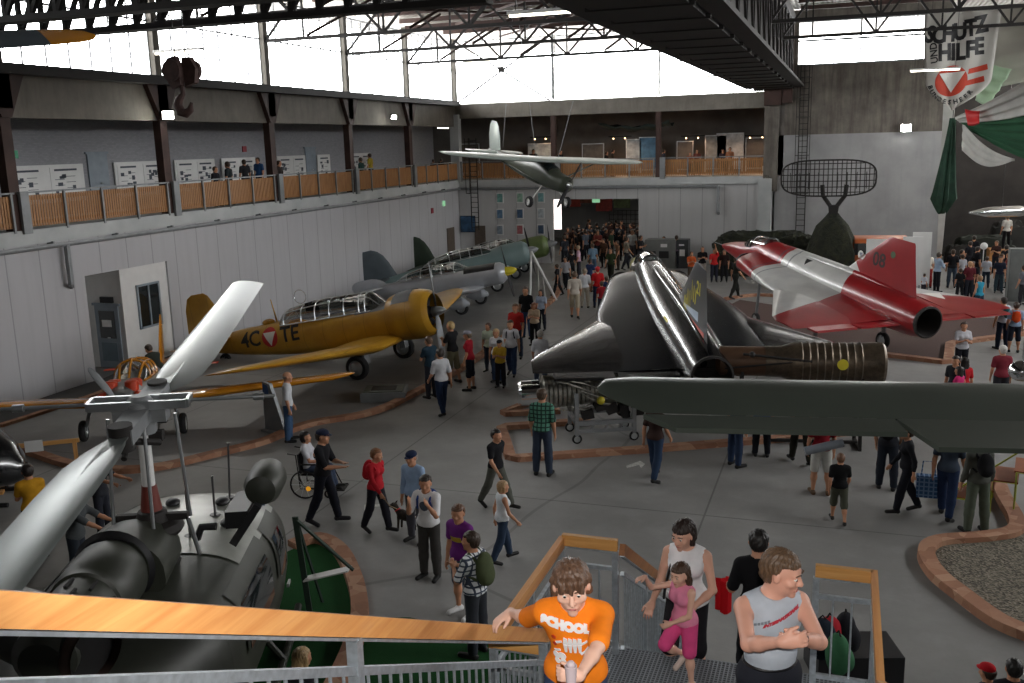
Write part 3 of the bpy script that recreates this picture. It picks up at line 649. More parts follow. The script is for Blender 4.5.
        B.ell(up(0, 0, .012), (.088*H*wf*fat+.008+(.006*H if fem else 0), .062*H*fat+.008, .055*H), R); B.ell(up(0, 0, .05), (.080*H*wf*fat+.004, .056*H*fat+.004, .05*H), R)
        for kk in 'lr':
            leg(B, kk, lg, .015); a_, kn_, an_ = J[kk+'leg'][:3]; B.cap(kn_+(a_-kn_)*.2, kn_+(an_-kn_)*(lg-1 if lg > 1 else 0), .038*H, .034*H) if lg > 1 else None
        V, F = B.mesh(h, lambda Q: ((Q-J['hip'].astype(np.float32))@R.astype(np.float32))[..., 2]-.062*H); net_obj('shorts' if short else 'trousers', V, F, [cloth(legs)], None, root)
        for kk in 'lr':
            a, kn, an, he, to = J[kk+'leg']; Z = SDF(.01*H); Z.cap(he+v3(0, 0, .004*H), to+v3(0, 0, .002*H), .025*H, .022*H); Z.cap(an-v3(0, 0, .008*H), he, .025*H, .024*H); V, F = Z.mesh(min(h, .012)); net_obj('shoe', V, F, [cloth(shoes, .5)], None, root)
        if cap:
            Z = SDF(.01); Z.ell(hx(0, -.06, .50), (.76*hk, .92*hk, .56*hk), HR); V, F = Z.mesh(min(h, .012), lambda Q: .28*hk-((Q-hc.astype(np.float32))@HR.astype(np.float32))[..., 2]); co = net_obj('cap', V, F, [cloth(cap)], None, root)
            b_ = MB(); rows = [[tuple(hx(.62*math.cos(a_)*q, .35+.95*math.sin(a_)*q if q > .5 else .35+.5*math.sin(a_), .34-.06*q)) for a_ in [PI*i/8 for i in range(9)]] for q in (.5, 1.0)]
            b_.grid(rows); bo = obj('peak', b_, cloth(cap), co); sm = bo.modifiers.new('thick', 'SOLIDIFY'); sm.thickness = .006
        Z = SDF(.014); hairp(Z)
        def facecut(Q):
            q = (Q-hc.astype(np.float32))@HR.astype(np.float32)/hk; x_, y_, z_ = q[..., 0], q[..., 1], q[..., 2]
            fr = {'mop': .22, 'bob': .42, 'long': .45}.get(hairstyle, .52)
            front = np.minimum(y_-.22+.25*np.abs(x_), fr-z_)                      # keeps the face free
            ear = np.minimum(np.minimum(y_+.25, .12-z_), np.abs(x_)-.4) if hairstyle in ('short', 'bald', 'tail') else np.full_like(x_, -1)
            c2 = np.maximum(front, ear)
            if cap: c2 = np.maximum(c2, z_-.40)
            if hairstyle == 'bald': c2 = np.maximum(c2, z_-.25)
            if hairstyle in ('short', 'tail', 'mop', 'bald'): c2 = np.maximum(c2, -.62-z_ if hairstyle != 'tail' else -2-z_)
            return c2*hk+.05*hk*np.sin(9*x_+4*y_+2)*np.sin(13*y_+7*z_)*.5
        V, F = Z.mesh(min(h, .012 if lod == 1 else .006), facecut); q_ = (V-hc)@HR/hk; az = np.arctan2(q_[:, 0], q_[:, 1]); rad = V-hc; rad /= np.linalg.norm(rad, axis=1)[:, None]; amp_ = hk*(.030*np.sin(az*19+3*np.sin(q_[:, 2]*4+q_[:, 0]*3))+.022*np.sin(az*37+5*q_[:, 2]+1.3)+.02*np.sin(q_[:, 0]*23+q_[:, 1]*6)*(q_[:, 2] > .5)); V = V+rad*amp_[:, None]; net_obj('hair', V, F, [hm], None, root)
    if back:
        bc, big = back if isinstance(back, tuple) else (back, 1.0); Z = SDF(.03); Z.ell(upt(0, -.098, .19), (.075*H*big, .042*H*big, .105*H*big), R); Z.ell(upt(0, -.125, .14), (.06*H*big, .03*H*big, .06*H*big), R); V, F = Z.mesh(max(h, .012)); bo = net_obj('backpack', V, F, [cloth(bc)], None, None)
        bo.location = root.location; bo.rotation_euler = root.rotation_euler; tag(bo, 'backpack worn by the '+label, 'backpack'); bo['label'] = P.get('baglabel', ('backpack on the back of the '+label))
        b_ = MB()
        for s in (-1, 1): b_.tube([tuple(upt(s*.055, -.075, .25)), tuple(upt(s*.06, -.01, .318)), tuple(upt(s*.062, .065, .25)), tuple(upt(s*.075, .045, .16)), tuple(upt(s*.07, -.07, .12))], .011*H, 6)
        obj('strap', b_, cloth(bc), bo)
    root['_'] = 0; del root['_']
    J['root'] = root
    return J
def hand_mitt(S, wr, d, kk, H, g):
    """small hand of palm, four fingers and a thumb for people in the middle distance"""
    s = -1 if kk == 'l' else 1; u = np.cross(d, (0, 1.0, 0)); u = u/np.linalg.norm(u) if np.linalg.norm(u) > .2 else v3(1, 0, 0); w = np.cross(d, u)
    S.ell(wr+d*.026*H, (.012*H, .024*H, .03*H), np.stack([u, w, d], 1), g=g, k=.01*H)
    for i, L in enumerate((.038, .044, .041, .032)): q = wr+d*.045*H+w*(.015-.010*i)*H; S.cap(q, q+(d*.9-u*.25*s)*L*H, .0058*H, .0048*H, g=g, k=.004*H)
    S.cap(wr+d*.015*H+w*.018*H, wr+d*.048*H+w*.034*H, .0075*H, .0058*H, g=g, k=.006*H)
def fingers(S, J, kk, H, hp):
    """full hand: palm plane given by hp['n'] (back-of-hand normal) and hp['t'] (thumb side); curl per finger in degrees"""
    sh, el, wr = J[kk+'arm']; d = np.array(hp.get('d', (wr-el)), float); d /= np.linalg.norm(d)
    n = np.array(hp.get('n', (0, 1, 0)), float); n = n-d*(n@d); n /= np.linalg.norm(n); t = np.array(hp.get('t', (1, 0, 0)), float); t = t-d*(t@d)-n*(t@n); t /= np.linalg.norm(t)
    S.ell(wr+d*.029*H, (.0245*H, .0115*H, .034*H), np.stack([t, n, d], 1), k=.012*H); S.cap(wr, wr+d*.01*H, .0165*H, .017*H, k=.012*H)
    cu = hp.get('curl', (20, 25, 28, 32)); sp = hp.get('spread', 3)
    for i, (L, c_) in enumerate(zip((.043, .048, .045, .036), cu)):
        q = wr+d*.053*H+t*(.0175-.0115*i)*H; dd = d+t*math.tan(math.radians((1.5-i)*sp)); dd /= np.linalg.norm(dd); a = 0
        for f_, r_ in zip((.45, .32, .23), (.0062, .0056, .005)):
            a += math.radians(c_); nd = dd*math.cos(a)-n*math.sin(a); q2 = q+nd*L*f_*H; S.cap(q, q2, r_*H, r_*H*.93, k=.0022*H); q = q2
    tc = math.radians(hp.get('thumb', 35)); q = wr+d*.014*H+t*.017*H; a1 = d*math.cos(tc)+t*math.sin(tc)-n*.25; a1 /= np.linalg.norm(a1); q2 = q+a1*.026*H; S.cap(q, q2, .0088*H, .0075*H, k=.006*H)
    a2 = d*math.cos(tc*.4)+t*math.sin(tc*.4)-n*.35; a2 /= np.linalg.norm(a2); S.cap(q2, q2+a2*.022*H, .0072*H, .006*H, k=.003*H)
M['eyewhite'] = mat('eyewhite', 'e6e2da', .25, 0, .02); M['iris'] = mat('iris', '2c2a26', .2); M['lips'] = mat('lips', 'a8625a', .45, 0, .05)
# ================================================================ aircraft tools: x forward, y to the left, z up
def smooth_interp(xs, ys, q):
    """monotone-ish cubic through stations"""
    xs = np.array(xs, float); ys = np.array(ys, float); d = np.diff(ys)/np.diff(xs); m = np.zeros(len(xs)); m[1:-1] = np.where(d[1:]*d[:-1] > 0, 2*d[1:]*d[:-1]/(d[1:]+d[:-1]+1e-12), 0); m[0], m[-1] = d[0], d[-1]
    i = np.clip(np.searchsorted(xs, q)-1, 0, len(xs)-2); h = xs[i+1]-xs[i]; t = (q-xs[i])/h
    return (2*t**3-3*t**2+1)*ys[i]+(t**3-2*t**2+t)*h*m[i]+(-2*t**3+3*t**2)*ys[i+1]+(t**3-t**2)*h*m[i+1]
def body_rings(st, n=28, res=.12):
    """st: (x, zc, half width, half height up, half height down, exponent), x ascending"""
    st = sorted(st); xs = [s[0] for s in st]; q = np.unique(np.concatenate([np.array(xs), np.linspace(xs[0], xs[-1], max(8, int((xs[-1]-xs[0])/res)))]))
    P = [smooth_interp(xs, [s[k] for s in st], q) for k in range(1, 6)]; R = []
    for i, x in enumerate(q):
        zc, w, hu, hd, e = [p[i] for p in P]; ring = []
        for k in range(n):
            a = 2*PI*k/n; c, s = math.cos(a), math.sin(a); cc = math.copysign(abs(c)**(2/e), c); ss = math.copysign(abs(s)**(2/e), s)
            ring.append((float(x), float(w*cc), float(zc+(hu if s > 0 else hd)*ss)))
        R.append(ring)
    return R
def airfoil(n=9, t=.12, camber=.02):
    xs = [.5*(1-math.cos(PI*i/n)) for i in range(n+1)]
    T = lambda x: 5*t*(.2969*math.sqrt(x)-.126*x-.3516*x*x+.2843*x**3-.1036*x**4); Cm = lambda x: camber*4*x*(1-x)
    up = [(x, Cm(x)+T(x)) for x in xs]; lo = [(x, Cm(x)-T(x)) for x in xs]
    return up[::-1]+lo[1:-1]     # from trailing edge over the top to the nose and back below
def wing_rings(st, side=1, n=9, vertical=False):
    """st: (span y, x of leading edge, chord, z, thickness ratio)"""
    R = []
    for (y, xl, c, z, t) in st:
        af = airfoil(n, t, 0 if vertical else .015)
        R.append([(xl-u*c, side*y, z+w*c) if not vertical else (xl-u*c, w*c, y) for u, w in af])
    return R
def wheel(mb_t, mb_h, c, r, w, axis='y'):
    mb_t.lathe([(r*.62, -w*.5), (r*.86, -w*.5), (r*.97, -w*.3), (r, 0), (r*.97, w*.3), (r*.86, w*.5), (r*.62, w*.5)], c, axis, 26, cap=False); mb_h.lathe([(.02, -w*.42), (r*.3, -w*.45), (r*.55, -w*.3), (r*.64, -w*.46), (r*.64, w*.46), (r*.55, w*.3), (r*.3, w*.45), (.02, w*.42)], c, axis, 22)
def propeller(t_, c, R, n, m_blade, m_hub, a0=90, spin=None, sp_len=.3, sp_r=.14, w=.11):
    for k in range(n):
        a = math.radians(a0+360*k/n); b = MB(); rings = []
        for f, ww, tw in ((.08, .35, 60), (.2, .7, 48), (.45, 1.0, 32), (.75, .95, 22), (.95, .6, 18), (1, .2, 18)):
            ch = w*2*ww*R/1.4; tk = .16*ch if f > .15 else .4*ch; twr = math.radians(tw); ring = []
            for q in range(10):
                u = 2*PI*q/10; cx_, cz_ = ch*.5*math.cos(u), tk*.5*math.sin(u); ex, ey = cx_*math.sin(twr)+cz_*math.cos(twr), cx_*math.cos(twr)-cz_*math.sin(twr)
                ring.append((c[0]+ex, c[1]+math.cos(a)*R*f-math.sin(a)*ey, c[2]+math.sin(a)*R*f+math.cos(a)*ey))
            rings.append(ring)
        b.loft(rings); obj('propeller_blade', b, m_blade, t_)
    obj('spinner', MB().lathe([(sp_r, -.1), (sp_r*.98, 0), (sp_r*.85, sp_len*.4), (sp_r*.5, sp_len*.8), (.02, sp_len)], c, 'x', 20), spin or m_hub, t_)
def strip_text(body, size, font_bold=.0):
    cu = bpy.data.curves.new('txt', 'FONT'); cu.body = body; cu.size = size; cu.align_x = 'CENTER'; cu.align_y = 'CENTER'; cu.offset = font_bold; cu.resolution_u = 3
    o = bpy.data.objects.new('txt', cu); COL.objects.link(o); dg = bpy.context.evaluated_depsgraph_get(); dg.update(); me = bpy.data.meshes.new_from_object(o.evaluated_get(dg)); bpy.data.objects.remove(o)
    bm = bmesh.new(); bm.from_mesh(me); bmesh.ops.triangulate(bm, faces=bm.faces)
    for _ in range(2):
        L = [e for e in bm.edges if e.calc_length() > size*.22]
        if L: bmesh.ops.subdivide_edges(bm, edges=L, cuts=1); bmesh.ops.triangulate(bm, faces=bm.faces)
    v = [tuple(x.co) for x in bm.verts]; f = [tuple(y.index for y in x.verts) for x in bm.faces]; bm.free(); bpy.data.meshes.remove(me); return v, f
def marking(name, shape, mt, parent, origin, U, V, target=None, off=.006, sx=1, near=.8):
    """a flat figure (2-D verts, faces) laid with axes U, V at origin and pressed along the normal onto target's mesh (parent space)"""
    v, f = shape; O, U, V = Vector(origin), Vector(U).normalized(), Vector(V).normalized(); Nn = U.cross(V); pts = []
    bvh = BVHTree.FromPolygons([x.co for x in target.data.vertices], [tuple(p.vertices) for p in target.data.polygons]) if target is not None else None
    for q in v:
        p = O+U*(q[0]*sx)+V*q[1]
        if bvh is not None:
            h = bvh.ray_cast(p+Nn*near, -Nn, 3.0)
            if h[0] is not None: p = h[0]+Nn*off
        pts.append(tuple(p))
    me = bpy.data.meshes.new(name); me.from_pydata(pts, [], f); me.materials.append(mt); o = bpy.data.objects.new(name, me); COL.objects.link(o); o.parent = parent
    sm = o.modifiers.new('thick', 'SOLIDIFY'); sm.thickness = .004; sm.offset = 0
    return o
def disc2(r, n=28, rings=4):
    v = [(0, 0)]; f = []
    for j in range(1, rings+1): v += [(r*j/rings*math.cos(2*PI*k/n), r*j/rings*math.sin(2*PI*k/n)) for k in range(n)]
    for k in range(n): f.append((0, 1+k, 1+(k+1) % n))
    for j in range(rings-1):
        for k in range(n): a, b = 1+j*n+k, 1+j*n+(k+1) % n; f.append((a, a+n, b+n, b))
    return v, f
def poly2(pts, m=6):
    """triangle or quad filled as a fine grid"""
    P = [Vector((*p, 0)) for p in pts]
    if len(P) == 3: P.append(P[2].copy())
    v = []; f = []
    for i in range(m+1):
        for j in range(m+1):
            a, b = i/m, j/m; q = P[0]*(1-a)*(1-b)+P[1]*a*(1-b)+P[2]*a*b+P[3]*(1-a)*b; v.append((q.x, q.y))
    for i in range(m):
        for j in range(m): k = i*(m+1)+j; f.append((k, k+m+1, k+m+2, k+1))
    return v, f
M['mk_black'] = mat('mk_black', '18181a', .5); M['mk_white'] = mat('mk_white', 'e8e6e0', .5, var=.03); M['mk_red'] = mat('mk_red', 'c02a2a', .5); M['mk_yellow'] = mat('mk_yellow', 'd2c332', .5)
def roundel(parent, target, o, U, V, r):
    marking('roundel_disc', disc2(r), M['mk_red'], parent, o, U, V, target, .006); marking('roundel_triangle', poly2([(-r*.8, r*.52), (r*.8, r*.52), (0, -r*.88)]), M['mk_white'], parent, o, U, V, target, .012)
def aircraft(name, label, loc, heading, scale=1, pitch=0, roll=0):
    t_ = thing(name, label, 'aircraft', loc, 0, None, scale); t_.rotation_mode = 'ZYX' if False else 'XYZ'
    t_.rotation_euler = (Matrix.Rotation(heading, 3, 'Z') @ Matrix.Rotation(-pitch, 3, 'Y') @ Matrix.Rotation(roll, 3, 'X')).to_euler(); return t_
def canopy(t_, st, m_frame, bars, rails=True, n=14, rf=.016, target=None):
    """glasshouse: upper half of body rings with frame hoops"""
    R = body_rings(st, 28, .15); half = [[p for p in r[:15]] for r in R]; g = MB(); g.loft(half, cap=False, close=False); obj('canopy_glass', g, M['canopy'], t_)
    f = MB()
    for x in bars:
        r = min(half, key=lambda q: abs(q[0][0]-x)); f.tube(r, rf, 6)
    for k in ((0, 14, 4, 10, 7) if rails else (0, 14)): f.tube([r[k] for r in half], rf, 6)
    obj('canopy_frame', f, m_frame, t_)
# ---------------------------------------------------------------- yellow advanced trainer "4C TE"
m, t = newmat('ochre_paint', .38); x, y, z, v = t.xyz(); n = t.noise(v, 1.6, 5, .6); c = t.ramp(n, [(.3, lin('a87a22')), (.7, lin('c4962e'))]); pan = t.math('LESS_THAN', t.math('FRACT', t.math('MULTIPLY', x, 1.45)), .022); c = t.mix(t.math('MULTIPLY', pan, .45), c, (.08, .05, .01)); t.l(c, t.b.inputs['Base Color']); M['ochre'] = m
def texan(loc, hd, sc):
    t_ = aircraft('trainer_aircraft', 'ochre yellow propeller trainer marked 4C TE with long glass canopy', loc, hd, sc, math.radians(10.5))
    # origin between the main wheels on the ground
    st = [(-6.35, 1.42, .05, .05, .05, 2), (-5.6, 1.42, .16, .25, .22, 2.1), (-4.2, 1.38, .33, .40, .42, 2.2), (-2.6, 1.34, .47, .50, .55, 2.3), (-1.2, 1.32, .55, .52, .62, 2.3), (.4, 1.34, .58, .52, .62, 2.3), (.75, 1.36, .60, .56, .60, 2.1)]
    f = obj('fuselage', MB().loft(body_rings(st)), M['ochre'], t_)
    cw = MB().loft(body_rings([(.7, 1.38, .60, .6, .6, 2), (.95, 1.38, .67, .67, .67, 2), (1.5, 1.38, .69, .69, .69, 2), (1.85, 1.38, .62, .62, .62, 2), (1.98, 1.38, .50, .50, .50, 2)], 32), cap=False); obj('engine_cowling', cw, M['ochre'], t_)
    e = MB().lathe([(.58, 1.3), (.58, 1.32)], (0, 0, 1.38), 'x', 24).lathe([(.22, 1.3), (.2, 1.75), (.09, 1.95)], (0, 0, 1.38), 'x', 16)
    for k in range(9): a = 2*PI*k/9; e.tube([(1.6, .2*math.cos(a), 1.38+.2*math.sin(a)), (1.6, .52*math.cos(a), 1.38+.52*math.sin(a))], .1, 10)
    obj('radial_engine', e, M['black'], t_)
    obj('anti_glare_panel', MB().loft([[(p[0], p[1]*1.012, 1.34+(p[2]-1.34)*1.012) for p in r[3:12]] for r in body_rings([s_ for s_ in st if s_[0] > -1.3]+[(.95, 1.38, .67, .67, .67, 2), (1.5, 1.38, .70, .70, .7, 2)]) if r[0][0] > -.35], cap=False, close=False), M['mk_black'], t_)
    obj('engine_panel', MB().loft([[(p[0], p[1]*1.015, 1.38+(p[2]-1.38)*1.02) for p in r[22:27]] for r in body_rings([(.25, 1.36, .6, .57, .62, 2.2), (.9, 1.38, .64, .64, .64, 2)])], cap=False, close=False), M['steel_grey'], t_)
    for s, nm in ((1, 'wing'), (-1, 'wing')):
        w = MB().loft(wing_rings([(.0, .98, 2.35, .82, .15), (1.35, .95, 2.3, .80, .15), (1.4, .93, 2.28, .80, .15), (5.2, .35, 1.42, 1.26, .12), (6.0, .1, 1.12, 1.36, .11), (6.3, -.15, .75, 1.39, .10), (6.42, -.4, .35, 1.40, .08)], s, 12))
        obj('wing', w, M['ochre'], t_)
    for s in (-1, 1):
        obj('tailplane', MB().loft(wing_rings([(.0, -4.75, 1.35, 1.62, .1), (1.5, -4.95, 1.0, 1.62, .09), (1.85, -5.1, .6, 1.62, .07), (1.93, -5.25, .3, 1.62, .07)], s, 8)), M['ochre'], t_)
    obj('tail_fin', MB().loft(wing_rings([(1.3, -4.6, 1.9, 0, .09), (1.9, -4.95, 1.55, 0, .08), (2.6, -5.25, 1.15, 0, .08), (2.95, -5.45, .8, 0, .06), (3.05, -5.6, .45, 0, .05)], 1, 8, True)), M['ochre'], t_)
    canopy(t_, [(-3.05, 1.72, .2, .06, .1, 2), (-2.7, 1.72, .42, .40, .1, 2.1), (-1.2, 1.72, .44, .52, .1, 2.2), (.05, 1.72, .43, .50, .1, 2.2), (.5, 1.72, .36, .04, .1, 2)], M['alu'], [-2.7, -2.1, -1.6, -1.1, -.6, -.1, .1])
    obj('cockpit_interior', MB().box((-1.2, 0, 1.78), (2.6, .55, .14)).box((-1.9, 0, 1.98), (.12, .5, .5)).box((-.7, 0, 1.98), (.12, .5, .5)), M['dark'], t_)
    propeller(t_, (2.0, 0, 1.38), 1.38, 2, M['steel_grey'], M['alu'], 84)
    tb, hb, lg = MB(), MB(), MB()
    for s in (-1, 1):
        a, b_ = MB(), MB(); wheel(a, b_, (0, s*1.36, .34), .34, .2); obj('tire', a, M['rubber'], t_); obj('wheel_hub', b_, M['alu'], t_)
        obj('landing_gear_leg', MB().tube([(.15, s*1.2, .95), (.05, s*1.2, .5), (0, s*1.24, .34)], [.07, .06, .05], 10).box((.22, s*1.16, .62), (.04, .3, .5)), M['steel_grey'], t_)
    a = MB(); b_ = MB(); wheel(a, b_, (-5.35, 0, .95), .19, .13); a.tube([(-5.25, 0, 1.25), (-5.35, 0, .95)], .04, 8); obj('tail_wheel', a, M['rubber'], t_)
    obj('antenna_mast', MB().tube([(-3.2, 0, 1.8), (-3.25, 0, 2.5)], [.03, .015], 6).ball((-3.5, 0, 1.85), (.22, .12, .1)), M['ochre'], t_)
    obj('radio_loop', MB().tube([(-2.3+.2*math.cos(a_), .1, 2.42+.2*math.sin(a_)) for a_ in [2*PI*i/16 for i in range(17)]], .018, 6), M['glass'], t_)
    U, V = (1, 0, .02), (0, 0, 1)
    for s in (-1,):
        for tx, xx in (('4C', -4.02), ('TE', -2.55)): marking('code_letters', strip_text(tx, .62, .012), M['mk_black'], t_, (xx, -.4, 1.44), U, V, f)
        roundel(t_, f, (-3.28, -.45, 1.44), U, V, .29)
    return t_
texan((8.4, 27.2, 0), math.radians(-2), 1.14)
# ---------------------------------------------------------------- low-wing taildraggers along the left wall
def warbird(label, loc, hd, sc, col, finm, nose='inline', belly=None, finh=1.55, finround=True, spin=None, canopy_long=True, spats=False, prop_a=80, prop_n=2, L=7.2, name='propeller_aircraft', sp=1.0, pit=11.5):
    t_ = aircraft(name, label, loc, hd, sc, math.radians(pit)); r = .5 if nose == 'inline' else .62
    st = [(-L+1.75, 1.45, .05, .05, .08, 2), (-L+2.4, 1.42, .13, .2, .2, 2.1), (-3.2, 1.36, .32, .38, .4, 2.2), (-1.6, 1.32, .45, .50, .55, 2.3), (0, 1.32, .48, .5, .58, 2.3), (.9, 1.34, r*.95, r*.9, r, 2.2), (1.7, 1.34, r*.9, r*.86, r*.95, 2.1), (1.95, 1.34, r*.55, r*.55, r*.6, 2)]
    f = obj('fuselage', MB().loft(body_rings(st)), col, t_)
    if nose == 'inline': obj('cowling_panel', MB().loft([[(p[0], p[1]*1.015, 1.34+(p[2]-1.34)*1.02) for p in rr[2:13]] for rr in body_rings(st) if .15 < rr[0][0] < 1.6], cap=False, close=False), M['mk_black'], t_)
    for s in (-1, 1):
        obj('wing', MB().loft(wing_rings([(0, .95, 2.0, .88, .15), (1.2*sp, .9, 1.9, .9, .15), (4.3*sp, .45, 1.25, 1.22, .12), (4.8*sp, .2, .85, 1.27, .1), (4.95*sp, .0, .4, 1.29, .08)], s, 10)), belly or col, t_)
        obj('tailplane', MB().loft(wing_rings([(0, -L+3.0, 1.1, 1.6, .1), (1.3, -L+2.8, .85, 1.6, .09), (1.65, -L+2.6, .4, 1.6, .07)], s, 8)), finm, t_)
        a, b_ = MB(), MB(); wheel(a, b_, (.15, s*1.3, .3), .3, .18); obj('tire', a, M['rubber'], t_); obj('wheel_hub', b_, M['alu'], t_)
        lg = MB().tube([(.2, s*1.25, .95), (.15, s*1.25, .35)], .06, 10)
        obj('landing_gear_leg', lg, M['steel_grey'], t_)
        if spats: obj('wheel_fairing', MB().loft(body_rings([(-.35, .42, .05, .05, .05, 2), (0, .4, .19, .26, .22, 2.2), (.3, .42, .19, .26, .22, 2.2), (.55, .42, .06, .08, .08, 2)], 18)).T and None or MB().loft([[(p[0], p[1]+s*1.3, p[2]) for p in rr] for rr in body_rings([(-.5, .45, .04, .05, .05, 2), (-.1, .43, .17, .28, .2, 2.2), (.25, .43, .18, .28, .2, 2.2), (.52, .42, .06, .08, .08, 2)], 18, .08)]), col, t_)
    fr = [(1.3, -L+3.5, 1.8, 0, .09), (1.3+finh*.35, -L+3.25, 1.75, 0, .08), (1.3+finh*.6, -L+3.1, 1.68, 0, .08), (1.3+finh*.8, -L+2.92, 1.45, 0, .08), (1.3+finh*.93, -L+2.7, 1.1, 0, .07), (1.3+finh, -L+2.45, .6, 0, .05)]
    obj('tail_fin', MB().loft(wing_rings(fr, 1, 8, True)), finm, t_)
    if canopy_long: canopy(t_, [(-3.0, 1.7, .15, .05, .1, 2), (-2.4, 1.7, .36, .3, .1, 2.1), (-1.2, 1.7, .38, .44, .1, 2.2), (-.2, 1.7, .37, .4, .1, 2.2), (.35, 1.7, .3, .04, .1, 2)], M['alu'], [-2.4, -1.8, -1.2, -.7, -.2], True, 14, .015)
    obj('cockpit_interior', MB().box((-1.2, 0, 1.76), (2.0, .5, .1)).box((-1.6, 0, 1.92), (.12, .42, .4)).box((-.6, 0, 1.92), (.12, .42, .4)), M['dark'], t_)
    propeller(t_, (2.0, 0, 1.34), 1.15, prop_n, M['black'], M['steel_grey'], prop_a, spin, .42, .2)
    a, b_ = MB(), MB(); wheel(a, b_, (-L+2.2, 0, 1.0), .16, .1); a.tube([(-L+2.3, 0, 1.3), (-L+2.2, 0, 1.0)], .035, 8); obj('tail_wheel', a, M['rubber'], t_)
    return t_
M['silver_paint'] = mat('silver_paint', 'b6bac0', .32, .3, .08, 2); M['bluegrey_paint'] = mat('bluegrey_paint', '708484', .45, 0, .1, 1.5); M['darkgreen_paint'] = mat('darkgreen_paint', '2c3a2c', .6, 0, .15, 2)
M['green_paint'] = mat('green_paint', '5a6a3c', .5, 0, .15, 2); M['slate_paint'] = mat('slate_paint', '4c565c', .6, 0, .12, 2); M['pale_blue'] = mat('pale_blue', 'b9c4c6', .45, 0, .05)
warbird('silver low-wing aircraft with yellow spinner and black nose panel, beyond the yellow trainer', (7.05, 38.2, 0), math.radians(3), 1.02, M['silver_paint'], M['silver_paint'], 'inline', None, .75, spin=M['mk_yellow'], spats=True, prop_a=100, prop_n=2, L=6.6, sp=.9, pit=10.5)
warbird('blue-grey aircraft with a dark grey rounded tail fin and long canopy', (5.95, 44.4, 0), math.radians(22), 1.06, M['bluegrey_paint'], M['slate_paint'], 'radial', M['pale_blue'], 1.75, prop_a=70, prop_n=2, L=7.6, sp=.66, name='fighter_trainer')
wb = warbird('olive green aircraft with a dark green tail fin, farthest along the left wall', (5.75, 48.8, 0), math.radians(8), 1.01, M['green_paint'], M['darkgreen_paint'], 'radial', M['pale_blue'], 1.95, prop_a=60, L=7.6, sp=.7, name='fighter_trainer')
